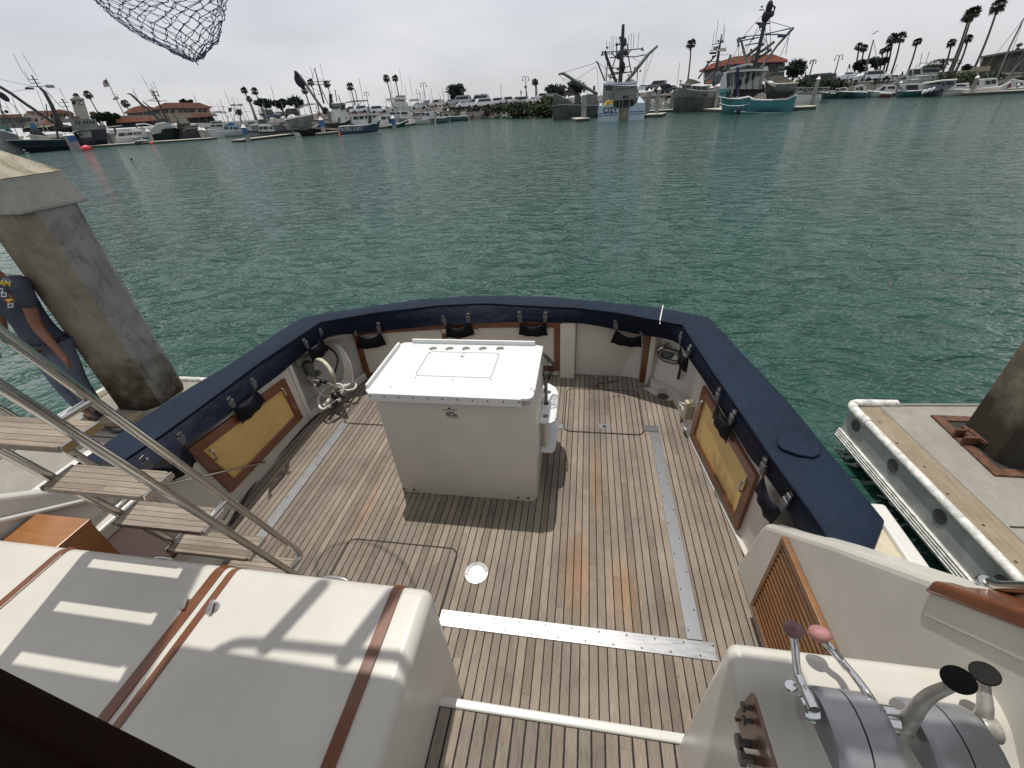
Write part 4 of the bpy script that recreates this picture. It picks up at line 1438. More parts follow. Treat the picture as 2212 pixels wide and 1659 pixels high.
# ================================================================ engine controls on the console
M_PINK = plain('faded_pink_knob', (0.36, 0.17, 0.165), 0.55, var=0.2, scale=40, bump=0.05, bscale=300)
M_PINKD = plain('faded_maroon_knob', (0.20, 0.095, 0.095), 0.5, var=0.25, scale=40, bump=0.05, bscale=300)
M_CHROME = metal('worn_chrome', (0.72, 0.72, 0.71), 0.13)
M_CAST = plain('cast_lever', (0.40, 0.38, 0.34), 0.35, 0.35, var=0.3, scale=40)
DC = 0.986


def control(xc, yc, zc, w, lab, name):
    """dual lever control: half-round grey housing, axle along x"""
    o = thing(name, lab, 'throttle control', (xc, yc, zc - 0.12))
    prof_ = []
    for k in range(15):
        a = math.radians(-35 + 215 * k / 14)
        prof_.append((0.092 * math.cos(a) - 0.028, 0.064 * math.sin(a) - 0.02))
    for sg in (-1, 1):
        xa, xb = (xc - w, xc - 0.002) if sg < 0 else (xc + 0.002, xc + w)
        m_ = MB().loft([[(x, yc + p[0] * q, zc + p[1] * q) for p in prof_] for x, q in
                        ((xa, 0.93 if sg < 0 else 1.0), (xa + 0.008, 0.985 if sg < 0 else 1.0), (xa + 0.016, 1.0), (xb - 0.016, 1.0), (xb - 0.008, 0.985 if sg > 0 else 1.0), (xb, 0.93 if sg > 0 else 1.0))])
        m_.build('control_housing', M_GREYPAINT, o, smooth=35)
    MB().loft([[(x, yc + p[0] * 0.97, zc + p[1] * 0.97) for p in prof_] for x in (xc - 0.003, xc + 0.003)]).build('housing_groove', M_SCREW, o)
    MB().prism(rrect(xc - w - 0.02, xc + w + 0.02, yc - 0.16, yc + 0.10, 0.03, 0), (0, 0, 0.014)).build('base_flange', M_GREYPAINT, o, bevel=0.004)
    fl = o.children[-1]
    for v in fl.data.vertices:
        yy = v.co.y
        v.co.z += (zc - 0.085) + 0.30 * yy
    return o


hubA = Dp(8, 820, 1290, DC)
hubB = Dp(8, 1250, 1335, DC)
wA = (hubB.x - hubA.x) / 2 - 0.012
cA = (hubA + hubB) / 2
c1 = control(cA.x, cA.y - 0.005, cA.z - 0.005, wA, 'grey dual engine control with two pink ball knobs', 'throttle_control')


def lever_path(px, n_, x):
    return [Xp(n_, a, b, x) for a, b in px]


lp = lever_path([(820, 1290), (770, 1180), (722, 1075), (706, 990), (695, 880), (688, 830)], 8, hubA.x - 0.014)
o_ = MB().tube(smoothpts(lp, 5), [0.0125] * 6 + [0.0095] * (len(smoothpts(lp, 5)) - 6), 10).build('control_lever', M_CHROME, c1, smooth=60)
MB().lathe(hubA + Vector((-0.03, 0, 0)), (1, 0, 0), [(0.001, 0), (0.024, 0), (0.027, 0.006), (0.027, 0.03), (0.001, 0.03)], 18).build('lever_hub', M_CHROME, o_, smooth=40)
k_ = Xp(8, 687, 775, hubA.x - 0.014)
MB().ball(k_, (0.025, 0.024, 0.020), 20, 14, (Vector((1, 0, 0)), Vector((0, .8, -.6)), Vector((0, .6, .8)))).build('lever_knob', M_PINKD, o_, smooth=180)
lp = [Yp(8, a, b2, hubB.y + 0.15 * t) for a, b2, t in ((1250, 1330, 0), (1170, 1200, .2), (1100, 1105, .42), (1060, 1055, .55), (1000, 985, .75), (930, 900, .9), (890, 855, 1))]
o_ = MB().tube(smoothpts(lp, 5), 0.0098, 10).build('control_lever', M_CHROME, c1, smooth=60)
MB().lathe(hubB + Vector((0.0, 0, 0)), (1, 0, 0), [(0.001, 0), (0.027, 0), (0.027, 0.024), (0.001, 0.03)], 18).build('lever_hub', M_CHROME, o_, smooth=40)
k_ = Yp(8, 853, 803, hubB.y + 0.16)
MB().ball(k_, (0.026, 0.025, 0.020), 20, 14, (Vector((1, 0, 0)), Vector((0, .8, -.6)), Vector((0, .6, .8)))).build('lever_knob', M_PINK, o_, smooth=180)
lt = Xp(8, 672, 1135, hubA.x - 0.02)
MB().lathe(lt, (-0.4, 0.2, 1), [(0.001, -0.003), (0.013, -0.003), (0.015, 0), (0.013, 0.003), (0.001, 0.004)], 18).build('friction_knob', M_CHROME, c1, smooth=40)
hubC = Dp(8, 1410, 1385, DC)
hubD = Dp(8, 1870, 1400, DC)
cB = (hubC + hubD) / 2
c2 = control(cB.x, cB.y - 0.005, cB.z - 0.005, (hubD.x - hubC.x) / 2 - 0.012, 'grey dual engine control with two black disc knobs', 'throttle_control')
for hub, px, kx, ky, sg in ((hubC, [(1400, 1390), (1450, 1320), (1500, 1250), (1570, 1190), (1680, 1140)], 1740, 1095, -1), (hubD, [(1870, 1390), (1900, 1320), (1910, 1260), (1905, 1180), (1905, 1110)], 1908, 1055, 1)):
    xx = hub.x + sg * 0.014
    lp = smoothpts(lever_path(px, 8, xx), 4)
    o_ = MB().tube(lp, [0.019 - 0.008 * i / (len(lp) - 1) for i in range(len(lp))], 10).build('control_lever', M_CAST, c2, smooth=60)
    MB().lathe(hub + Vector((-0.03 if sg < 0 else 0, 0, 0)), (1, 0, 0), [(0.001, 0), (0.026, 0), (0.028, 0.006), (0.028, 0.03), (0.001, 0.03)], 18).build('lever_hub', M_CAST, o_, smooth=40)
    k_ = Xp(8, kx, ky, xx)
    ax_ = (EYE - k_).normalized() * 0.75 + Vector((0.0, 0.3, 0.5))
    MB().lathe(k_, ax_, [(0.001, -0.008), (0.018, -0.008), (0.0255, -0.004), (0.027, 0.0), (0.0255, 0.003), (0.001, 0.005)], 24).build('lever_knob', M_KNOB, o_, smooth=50)

# ================================================================ landing net hanging in from above
ln = thing('landing_net', 'blue knotted landing net hanging down at the top left', 'landing net', Dp(0, 360, -150, 1.8))
M_NETBLUE = plain('net_twine_blue', (0.02, 0.045, 0.10), 0.7, var=0.5, scale=30)
Lf = [(700, -160), (770, -60), (830, 5), (900, 65), (975, 135), (1110, 240), (1240, 318), (1400, 400), (1520, 460), (1640, 497)]
Rt = [(1985, -160), (1980, -60), (1968, 20), (1955, 90), (1945, 175), (1935, 260), (1905, 350), (1840, 408), (1790, 470), (1735, 510)]
rn = random.Random(11)
NR_, NC_ = 15, 22
def edge_at(E_, t):
    k = min(int(t * (len(E_) - 1)), len(E_) - 2)
    f_ = t * (len(E_) - 1) - k
    return (lerp(E_[k][0], E_[k + 1][0], f_), lerp(E_[k][1], E_[k + 1][1], f_))
P_ = []
for i in range(NR_ + 1):
    t = i / NR_
    l, r = edge_at(Lf, t), edge_at(Rt, t)
    w = math.hypot(r[0] - l[0], r[1] - l[1])
    row = []
    for j in range(NC_):
        a = 2 * PI * (j + (0.5 if i % 2 else 0)) / NC_
        u = (1 - math.cos(a)) / 2
        u = min(1, max(0, u + rn.uniform(-.035, .035)))
        px = lerp(l[0], r[0], u) + rn.uniform(-10, 10)
        py = lerp(l[1], r[1], u) + rn.uniform(-12, 12) + 30 * math.sin(PI * u) * (t > 0.1)
        dep = 1.8 + math.sin(a) * w / 2.212 / S / F * 1.8 * 0.36
        row.append(Dp(20, px, py, dep))
    P_.append(row)
tw_ = MB()
kn = MB()
for i in range(NR_):
    for j in range(NC_):
        a = P_[i][j]
        for jj in ((j, (j + 1) % NC_) if i % 2 else (j, (j - 1) % NC_)):
            b2 = P_[i + 1][jj]
            m2 = (a + b2) / 2 + Vector((rn.uniform(-1, 1), rn.uniform(-1, 1), rn.uniform(-1, 0.3))) * 0.006
            tw_.tube([a, m2, b2], 0.0013, 4, caps=False)
        if i:
            kn.ball(a, 0.0034, 6, 4)
e_ = P_[NR_]
cen = sum(e_, Vector()) / NC_
tw_.tube([cen, cen + Vector((0.012, 0, -0.02))], 0.002, 4)
nbo = tw_.build('net_bag', M_NETBLUE, ln)
kind(kn.build('net_knots', M_NETBLUE, nbo), 'stuff')
MB().tube(P_[0], 0.006, 6, cyc=True).build('net_hoop', M_ALU, ln, smooth=60)
MB().tube([P_[0][0], P_[0][0] + Vector((0.3, -1.2, 0.9))], 0.012, 8).build('net_handle', M_ALU, ln, smooth=60)

# ================================================================ docks beside the boat
DZ = -0.30
M_CONC = concrete('dock_concrete', (0.29, 0.27, 0.235), (0.20, 0.18, 0.15), 0.35, spots=False)
M_PILE = concrete('pile_concrete', (0.27, 0.265, 0.25), (0.10, 0.085, 0.06), 0.75, True, True, (0.62, (0.05, 0.038, 0.018), (0.018, 0.015, 0.010)))
M_PILEB = concrete('pile_concrete_brown', (0.21, 0.185, 0.135), (0.09, 0.075, 0.05), 0.6, True, False, (0.9, (0.05, 0.045, 0.03), (0.03, 0.028, 0.02)))
M_PILEF2 = concrete('pile_concrete_tan', (0.245, 0.215, 0.16), (0.13, 0.11, 0.075), 0.7, True, False, (0.75, (0.05, 0.038, 0.018), (0.018, 0.015, 0.010)))
M_TIMBER = wood('weathered_timber', (0.15, 0.11, 0.065), (0.30, 0.25, 0.18), (30, 2, 30), 0.8, 0.0)
M_FASC = plain('fascia_grey', (0.36, 0.36, 0.345), 0.6, var=0.25, scale=5)
M_RUB = plain('scuffed_white_vinyl', (0.56, 0.55, 0.51), 0.6, var=0.45, scale=16, bump=0.2, bscale=60)
M_RUST = plain('rusty_steel', (0.10, 0.045, 0.024), 0.85, var=0.6, scale=22, bump=0.4, bscale=70)
M_CAP = concrete('pile_cap_white', (0.33, 0.32, 0.29), (0.22, 0.19, 0.12), 0.5, True, False)

e0 = Zp(4, 432, 500, DZ)
e1 = Zp(4, 1290, 1392, DZ)
ed = (e0 - e1).normalized()                # towards the dock's end
en = Vector((ed.y, -ed.x, 0))              # away from our boat
t0 = Zp(4, 590, 510, DZ)
wT = (t0 - e0).dot(en)
dockR = thing('finger_dock', 'concrete finger dock with scuffed white rubbing strip on the right', 'dock', (e0.x + 1.5, e0.y - 2, DZ))
def dp(a, b, z):
    return e0 + en * a - ed * b + Vector((0, 0, z))
LN = 6.5
MB().prism([dp(wT + 0.004, 0.03, -0.42), dp(3.6, 0.03, -0.42), dp(3.6, LN, -0.42), dp(wT + 0.004, LN, -0.42)], (0, 0, 0.42)).build('concrete_deck', M_CONC, dockR, bevel=0.01)
MB().prism([dp(0.05, 0.05, -0.30), dp(wT - 0.006, 0.05, -0.30), dp(wT - 0.006, LN, -0.30), dp(0.05, LN, -0.30)], (0, 0, 0.305)).build('timber_waler', M_TIMBER, dockR, bevel=0.008)
MB().prism([dp(0.0, 0.06, -0.42), dp(0.046, 0.06, -0.42), dp(0.046, LN, -0.42), dp(0.0, LN, -0.42)], (0, 0, 0.40)).build('fascia', M_FASC, dockR)
MB().tube([dp(0.015, 0.30, 0.002), dp(0.015, LN, 0.002)], 0.036, 10).build('rub_strip', M_RUB, dockR, smooth=60)
rb = MB()
for k in range(4):
    rb.tube([dp(-0.012 - 0.003 * k, 0.05, -0.29 - 0.026 * k), dp(-0.012 - 0.003 * k, LN, -0.29 - 0.026 * k)], 0.0135, 6)
rb.build('ribbed_fender', M_RUB, dockR, smooth=60)
cb_ = MB().tube(smoothpts([dp(0.015, 0.32, 0.004), dp(0.01, 0.1, 0.004), dp(0.06, 0.0, 0.004), dp(0.18, -0.01, 0.004), dp(0.48, 0.0, 0.004)], 5), 0.044, 10)
cb_.build('corner_bumper', M_RUB, dockR, smooth=60)
for b in (0.22, 0.80, 1.38, 1.96, 2.54, 3.1):
    MB().lathe(dp(-0.003, b, -0.11), en * -1, [(0.001, 0), (0.062, 0), (0.062, 0.003), (0.001, 0.003)], 16).build('fascia_hole', plain('hole_shade', (0.07, 0.07, 0.065), 0.8), dockR)
bl = MB()
for b in range(1, 20):
    bl.lathe(dp(0.10 + 0.03 * (b % 2), b * 0.31, 0.004), (0, 0, 1), [(0.001, 0), (0.012, 0), (0.009, 0.006), (0.001, 0.006)], 8)
bl.build('bolt_heads', M_RUST, dockR)
MB().prism([dp(wT + 0.02, 1.55, 0.001), dp(3.6, 1.55, 0.001), dp(3.6, 1.565, 0.001), dp(wT + 0.02, 1.565, 0.001)], (0, 0, 0.003)).build('deck_joint', M_DARKGAP, dockR)
MB().prism([dp(0.46, -0.01, -0.2), dp(3.6, -0.01, -0.2), dp(3.6, 0.028, -0.2), dp(0.46, 0.028, -0.2)], (0, 0, 0.21)).build('end_rail', plain('end_rail_grey', (0.20, 0.195, 0.18), 0.6, 0.2), dockR, bevel=0.01)


def square_pile(name, lab, x0, y0, w, z0, z1, ch, mat, loc, cap=None):
    o = thing(name, lab, 'pile', loc)
    pl = [(x0 + ch, y0), (x0 + w - ch, y0), (x0 + w, y0 + ch), (x0 + w, y0 + w - ch), (x0 + w - ch, y0 + w), (x0 + ch, y0 + w), (x0, y0 + w - ch), (x0, y0 + ch)]
    n_ = 14
    sh_ = MB().loft([[(x, y, lerp(z0, z1, k / n_)) for x, y in pl] for k in range(n_ + 1)]).build('pile_shaft', mat, o)
    if mat is M_PILE:                      # the faces turned to the boats are stained brown
        sh_.data.materials.append(M_PILEF2)
        for q in sh_.data.polygons:
            if q.normal.y < -0.5:
                q.material_index = 1
    return o


# right pile with its rusty guide frame
L_, F_ = Zp(4, 980, 622, DZ), Zp(4, 1180, 803, DZ)
pr = square_pile('concrete_pile', 'stained brown concrete pile rising through a rusty guide frame on the right dock', L_.x, F_.y, max(0.45, L_.y - F_.y), -1.6, 2.55, 0.05, M_PILEB, (L_.x + 0.25, F_.y + 0.25, DZ))
gf = thing('pile_guide', 'rusty steel guide frame round the foot of the right pile', 'pile guide', (L_.x, F_.y, DZ))
TL, BL = Zp(4, 845, 560, DZ), Zp(4, 1160, 862, DZ)
x0, x1_, y0, y1_ = TL.x, TL.x + 1.05, BL.y, TL.y
fw_ = 0.085
g_ = MB()
g_.box((x0, y0, DZ + 0.002), (x0 + fw_, y1_, DZ + 0.02)).box((x0 + fw_, y0, DZ + 0.002), (x1_, y0 + fw_, DZ + 0.02)).box((x0 + fw_, y1_ - fw_, DZ + 0.002), (x1_, y1_, DZ + 0.02))
g_.build('frame_plate', M_RUST, gf, bevel=0.003)
MB().box((x0 + fw_, y0 + fw_, DZ + 0.0015), (x1_, y1_ - fw_, DZ + 0.006)).build('frame_well', M_DARKGAP, gf)
k_ = MB()
q = Zp(4, 1035, 690, DZ)
k_.box((q.x - 0.10, q.y - 0.06, DZ + 0.02), (q.x + 0.06, q.y - 0.035, DZ + 0.10)).box((q.x - 0.10, q.y + 0.05, DZ + 0.02), (q.x + 0.06, q.y + 0.075, DZ + 0.10))
k_.obox((q.x + 0.02, q.y, DZ + 0.085), (0.025, -0.12, 0), (0.018, 0.004, 0), (0, 0, 0.018))
k_.tube([(q.x, q.y - 0.05, DZ + 0.06), (q.x, q.y + 0.06, DZ + 0.06)], 0.03, 10)
k_.build('guide_roller', M_RUST, gf, bevel=0.003)

# left dock, pile and rope-side gear
dockL = thing('finger_dock', 'sunlit concrete finger dock under the ladder on the left', 'dock', (-5.4, 2, DZ))
MB().box((-6.15, -3.0, DZ - 0.42), (-4.62, 4.06, DZ)).build('concrete_deck', M_CONC, dockL, bevel=0.01)
MB().box((-6.24, -3.0, DZ - 0.3), (-6.155, 4.09, DZ + 0.006)).build('timber_waler', M_TIMBER, dockL, bevel=0.006)
MB().tube([(-6.27, -3, DZ + 0.0), (-6.27, 4.1, DZ + 0.0)], 0.04, 8).build('rub_strip', M_RUB, dockL, smooth=60)
MB().tube([(-6.27, 4.1, DZ), (-4.6, 4.1, DZ)], 0.04, 8).build('end_bumper', M_RUB, dockL, smooth=60)
MB().box((-6.1, 2.9, DZ + 0.001), (-4.62, 2.915, DZ + 0.004)).build('deck_joint', M_DARKGAP, dockL)
PX0, PY0, PW = -5.73, 3.40, 0.60
pl_ = square_pile('concrete_pile', 'big grey concrete pile with flared white cap beside the left dock', PX0, PY0, PW, -1.6, 2.02, 0.12, M_PILE, (PX0 + PW / 2, PY0 + PW / 2, DZ))
cm = MB()
def sq(g, z):
    return [(PX0 - g, PY0 - g, z), (PX0 + PW + g, PY0 - g, z), (PX0 + PW + g, PY0 + PW + g, z), (PX0 - g, PY0 + PW + g, z)]
cm.loft([sq(0.022, 1.99), sq(0.022, 2.02), sq(-0.03, 2.28)])
cmo = cm.build('cap_skirt', M_CAP, pl_, bevel=0.01)
def sqt(g, z):
    return [(PX0 + g, PY0 + g, z), (PX0 + PW - g, PY0 + g, z), (PX0 + PW - g, PY0 + PW - g, z), (PX0 + g, PY0 + PW - g, z)]
MB().loft([sqt(0.026, 2.282), sqt(0.16, 2.40), sqt(0.295, 2.52)]).build('cap_pyramid', concrete('mossy_cap', (0.42, 0.38, 0.29), (0.10, 0.085, 0.035), 0.9, False, True), pl_, bevel=0.008)
# shoe and line on the dock by the pile
lb = thing('mooring_bracket', 'brown timber bracket lying at the foot of the left pile', 'bracket', (-5.35, 3.2, DZ))
MB().obox((-5.3, 3.15, DZ + 0.05), (0.22, 0.06, 0), (-0.02, 0.08, 0), (0, 0, 0.045)).build('bracket_block', M_TIMBER, lb, bevel=0.01)
MB().tube(smoothpts([(-5.55, 3.0, DZ + 0.02), (-5.4, 3.02, DZ + 0.03), (-5.2, 2.98, DZ + 0.02), (-5.1, 3.08, DZ + 0.02), (-5.2, 3.2, DZ + 0.03)], 5), 0.018, 8).build('bracket_rope', M_BLACK, lb, smooth=60)

# ---------------------------------------------------------------- person on the left dock
def skin_body(name, verts, edges, radii, mat, parent, root=0, sub=2):
    me = bpy.data.meshes.new(name)
    off = parent.location
    me.from_pydata([tuple(Vector(v) - off) for v in verts], edges, [])
    o = bpy.data.objects.new(name, me)
    COL.objects.link(o)
    o.parent = parent
    me.materials.append(mat)
    m_ = o.modifiers.new('Skin', 'SKIN')
    m_.use_smooth_shade = True
    for i, r in enumerate(radii):
        r = r if isinstance(r, tuple) else (r, r)
        me.skin_vertices[0].data[i].radius = r
    me.skin_vertices[0].data[root].use_root = True
    s_ = o.modifiers.new('Subdiv', 'SUBSURF')
    s_.levels = s_.render_levels = sub
    return o


YP = 3.28
def pj_(x, y, dy=0.0):
    return Yp(12, x, y, YP + dy)
K = 1.13
per = thing('person', 'person in dark t-shirt and jeans standing on the left dock behind the pile', 'person', (-5.85, YP, DZ))
M_SKIN = plain('skin', (0.22, 0.10, 0.06), 0.55, var=0.15, scale=8)
M_SHIRT = canvas('charcoal_tshirt', (0.055, 0.062, 0.08), 0.6)
M_JEANS = canvas('blue_jeans', (0.11, 0.135, 0.175), 0.7)
sR = pj_(170, 120)
hipC = pj_(290, 760)
hipC.z = 0.62
up_ = Vector((0, 0, 1))
neck = Vector((sR.x - 0.24, YP - 0.02, sR.z + 0.08))
sL = Vector((sR.x - 0.48, YP, sR.z))
chest = Vector((sR.x - 0.24, YP, sR.z - 0.18))
waist = Vector((sR.x - 0.24, YP, sR.z - 0.55))
hipR, hipL = waist + Vector((0.11, 0, -0.24)), waist + Vector((-0.11, 0, -0.24))
aL, aR = Zp(12, 715, 1385, DZ + 0.09), Zp(12, 905, 1330, DZ + 0.09)
aL.y = YP - 0.02
kL, kR = hipL.lerp(aL, 0.5) + Vector((0, -0.03, 0)), hipR.lerp(aR, 0.5) + Vector((0, -0.03, 0))
elb, wr = pj_(345, 560, -0.06), pj_(545, 790, -0.10)
elL, wrL = sL + Vector((-0.08, 0, -0.33)), sL + Vector((-0.05, -0.12, -0.60))
head = neck + Vector((0, -0.02, 0.20))
V_ = [waist, chest, neck, head, head + Vector((0, 0, 0.13)), sR, elb, wr, sL, elL, wrL, hipR, kR, aR, hipL, kL, aL,
      aR + Vector((0.10, -0.10, -0.05)), aL + Vector((0.17, -0.06, -0.05))]
E_ = [(0, 1), (1, 2), (2, 3), (3, 4), (1, 5), (5, 6), (6, 7), (1, 8), (8, 9), (9, 10), (0, 11), (11, 12), (12, 13), (0, 14), (14, 15), (15, 16), (13, 17), (16, 18)]
R_ = [(0.15, 0.11), (0.17, 0.12), 0.06, (0.095, 0.11), 0.07, 0.065, 0.05, 0.034, 0.065, 0.05, 0.034, 0.09, 0.06, 0.045, 0.09, 0.06, 0.045, (0.045, 0.03), (0.045, 0.03)]
R_ = [tuple(q * 1.08 for q in r) if isinstance(r, tuple) else r * 1.08 for r in R_]
# hand: palm and five fingers rooted in the wrist
hd = (wr - elb).normalized()
side = Vector((0.6, -0.8, 0)).normalized()
palm = wr + hd * 0.09
V_.append(palm)
E_.append((7, len(V_) - 1))
R_.append((0.034, 0.020))
ip_ = len(V_) - 1
for k, (o_, ln_) in enumerate(((-0.033, 0.075), (-0.011, 0.09), (0.011, 0.085), (0.033, 0.065))):
    a = palm + side * o_ + hd * 0.03
    b2 = a + hd * ln_ * 0.55 + Vector((-0.01, 0, 0))
    c3 = b2 + (hd + Vector((-0.5, -0.2, 0))).normalized() * ln_ * 0.5
    V_ += [a, b2, c3]
    i = len(V_) - 3
    E_ += [(ip_, i), (i, i + 1), (i + 1, i + 2)]
    R_ += [0.013, 0.011, 0.009]
a = wr + hd * 0.05 - side * 0.035
b2 = a - side * 0.03 + hd * 0.05
V_ += [a, b2]
E_ += [(7, len(V_) - 2), (len(V_) - 2, len(V_) - 1)]
R_ += [0.015, 0.011]
body = skin_body('body', V_, E_, R_, M_SKIN, per)
shirt = skin_body('t_shirt', [waist + Vector((0, 0, -0.10)), waist, chest, neck + Vector((0, 0, -0.04)), sR, sR.lerp(elb, 0.62), sL, sL.lerp(elL, 0.62)],
                  [(0, 1), (1, 2), (2, 3), (2, 4), (4, 5), (2, 6), (6, 7)],
                  [(0.195, 0.15), (0.19, 0.145), (0.205, 0.15), 0.085, 0.095, 0.085, 0.095, 0.085], M_SHIRT, per, 1)
jeans = skin_body('jeans', [waist + Vector((0, 0, -0.09)), hipR, kR, aR + Vector((0, 0, 0.02)), hipL, kL, aL + Vector((0, 0, 0.02))],
                  [(0, 1), (1, 2), (2, 3), (0, 4), (4, 5), (5, 6)], [(0.20, 0.15), 0.14, 0.105, 0.085, 0.14, 0.105, 0.085], M_JEANS, per, 0)
MB().tube([waist + Vector((-0.195, -0.02, -0.115)), waist + Vector((-0.1, -0.13, -0.115)), waist + Vector((0.1, -0.13, -0.115)), waist + Vector((0.195, -0.02, -0.115)), waist + Vector((0.1, 0.13, -0.115)), waist + Vector((-0.1, 0.13, -0.115))], 0.02, 6, cyc=True).build('belt', M_BLACK, per, smooth=60)
MB().ball(head + Vector((0, 0.03, 0.08)), (0.108, 0.12, 0.10)).build('hair', plain('dark_hair', (0.02, 0.014, 0.01), 0.7), per, smooth=180)
for a, d in ((aR, Vector((0.10, -0.10, 0))), (aL, Vector((0.17, -0.06, 0)))):
    dn = d.normalized()
    sd = Vector((-dn.y, dn.x, 0))
    c0 = Vector((a.x, a.y, DZ)) + dn * 0.06
    if a is aR:
        MB().ball(c0 + Vector((0, 0, 0.055)), (0.155, 0.062, 0.055), 12, 8, (dn, sd, up_)).build('shoe', plain('dark_shoe', (0.02, 0.016, 0.014), 0.6), per, smooth=180)
    else:
        so = MB().prism([c0 + dn * x + sd * y for x, y in ((-0.13, -0.045), (0.1, -0.055), (0.15, 0), (0.1, 0.055), (-0.13, 0.045))], (0, 0, 0.02)).build('sandal', plain('sandal_brown', (0.07, 0.035, 0.02), 0.7), per, bevel=0.005)
        MB().tube([c0 + dn * 0.05 - sd * 0.055 + up_ * 0.02, c0 + dn * 0.05 + up_ * 0.085, c0 + dn * 0.05 + sd * 0.055 + up_ * 0.02], 0.012, 6).build('sandal_strap', plain('sandal_brown', (0.07, 0.035, 0.02), 0.7), so, smooth=60)
# printed marks on the shirt's back (the side towards the camera)
M_YEL = plain('print_yellow', (0.62, 0.42, 0.03), 0.7)
M_WHT = plain('print_white', (0.55, 0.55, 0.55), 0.7)
M_ORA = plain('print_orange', (0.45, 0.10, 0.02), 0.7)
def back(x, y, dz=0.0):
    return pj_(x, y, -0.185)
text_mesh('AM', 0.088, 'shirt_print', M_YEL, shirt, back(45, 158), back(90, 160) - back(0, 150), back(45, 120) - back(45, 160), 0.002, bold=True)
for x, y in ((5, 225), (38, 265), (100, 365)):
    a = back(x, y)
    m_ = MB()
    for (u0, v0, u1, v1) in ((-26, -20, 26, -12), (-26, 12, 26, 20), (-26, -12, -16, 12), (16, -12, 26, 12)):
        m_.prism([back(x + u0, y + v0), back(x + u1, y + v0 - 4), back(x + u1, y + v1 - 4), back(x + u0, y + v1)], (0, -0.003, 0))
    m_.build('shirt_print', M_WHT, shirt)
MB().prism([back(35, 302), back(115, 305), back(75, 342)], (0, -0.003, 0)).build('shirt_print', M_ORA, shirt)
MB().prism([back(60, 303), back(118, 305), back(85, 335)], (0, -0.006, 0)).build('shirt_print', M_YEL, shirt)

# ================================================================ the far shore
BALL = 0.42                      # blobs on the vessels are given as widths
GZ = 1.15
M_TILE = plain('terracotta_tiles', (0.31, 0.15, 0.11), 0.8, var=0.35, scale=1.4, bump=0.6, bscale=5)
M_TILEO = plain('orange_tiles', (0.50, 0.19, 0.12), 0.8, var=0.2, scale=1.2, bump=0.6, bscale=5)
M_STUC = plain('stucco', (0.42, 0.39, 0.34), 0.85, var=0.12, scale=0.5)
M_STUCT = plain('stucco_tan', (0.40, 0.33, 0.24), 0.85, var=0.12, scale=0.5)
M_STUCG = plain('stucco_grey', (0.20, 0.195, 0.18), 0.85, var=0.15, scale=0.5)
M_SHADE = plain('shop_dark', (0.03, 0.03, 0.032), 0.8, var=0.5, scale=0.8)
M_WIN = plain('window_dark', (0.02, 0.024, 0.028), 0.2)
M_NAVY = plain('hull_navy', (0.010, 0.014, 0.026), 0.35, var=0.4, scale=0.6)
M_BLKH = plain('hull_black', (0.012, 0.015, 0.018), 0.4, var=0.4, scale=0.6)
M_WHT2 = plain('boat_white', (0.55, 0.56, 0.55), 0.4, var=0.16, scale=0.8)
M_GRY = plain('boat_grey', (0.15, 0.16, 0.155), 0.5, var=0.4, scale=0.7)
M_DGRY = plain('boat_dark_grey', (0.07, 0.078, 0.076), 0.55, var=0.45, scale=0.7)
M_OLV = plain('boat_olive', (0.135, 0.135, 0.105), 0.55, var=0.25, scale=0.7)
M_TEAL = plain('hull_teal', (0.075, 0.235, 0.255), 0.4, var=0.22, scale=0.45)
M_GRN = plain('hull_green', (0.035, 0.12, 0.115), 0.4, var=0.25, scale=0.6)
M_LBLU = plain('hull_pale_blue', (0.36, 0.44, 0.49), 0.4, var=0.14, scale=0.5)
M_BLU = plain('trim_blue', (0.03, 0.13, 0.28), 0.5, var=0.2, scale=1)
M_NBLU = plain('hull_dull_blue', (0.05, 0.075, 0.13), 0.4, var=0.3, scale=0.6)
M_SBLU = plain('hull_slate', (0.10, 0.135, 0.15), 0.4, var=0.3, scale=0.6)
M_RED = plain('faded_red', (0.23, 0.05, 0.055), 0.5, var=0.3, scale=1)
M_BUOY = plain('buoy_red', (0.62, 0.06, 0.075), 0.5, var=0.2)
M_YEL2 = plain('cork_yellow', (0.56, 0.40, 0.11), 0.7, var=0.4, scale=2)
M_MAST = plain('mast_dark', (0.028, 0.03, 0.032), 0.6, var=0.5, scale=1)
M_MASTG = plain('mast_grey', (0.14, 0.145, 0.14), 0.6, var=0.3, scale=1)
M_MASTW = plain('mast_white', (0.50, 0.51, 0.51), 0.5, var=0.2, scale=1)
M_ROPE = plain('rigging', (0.13, 0.13, 0.14), 0.7)
M_NETK = plain('dark_net_heap', (0.018, 0.018, 0.022), 0.9, var=0.6, scale=1.2, bump=0.8, bscale=3)
M_TAN = plain('net_tan', (0.42, 0.38, 0.32), 0.9, var=0.4, scale=1.5, bump=0.8, bscale=3)
M_DOCKF = plain('far_dock_top', (0.46, 0.42, 0.35), 0.8, var=0.15, scale=0.6)
M_DOCKS = plain('far_dock_side', (0.05, 0.048, 0.043), 0.8, var=0.4, scale=0.8)
M_PILEF = plain('far_pile', (0.25, 0.25, 0.235), 0.85, var=0.2, scale=0.8)
M_PCAP = plain('far_pile_cap', (0.72, 0.72, 0.70), 0.6, var=0.1)
M_BAND = plain('pile_band', (0.04, 0.10, 0.24), 0.6, var=0.3, scale=2)
M_LEAF = plain('leaf_dark', (0.020, 0.030, 0.019), 0.8, var=0.55, scale=0.5, spec=0.1)
M_LEAFG = plain('leaf_olive', (0.026, 0.036, 0.018), 0.8, var=0.6, scale=0.4, spec=0.1)
M_PALM = plain('palm_frond', (0.034, 0.044, 0.025), 0.7, var=0.5, scale=0.5, spec=0.15)
M_PALMD = plain('palm_dead', (0.13, 0.10, 0.06), 0.8, var=0.4, scale=0.5)
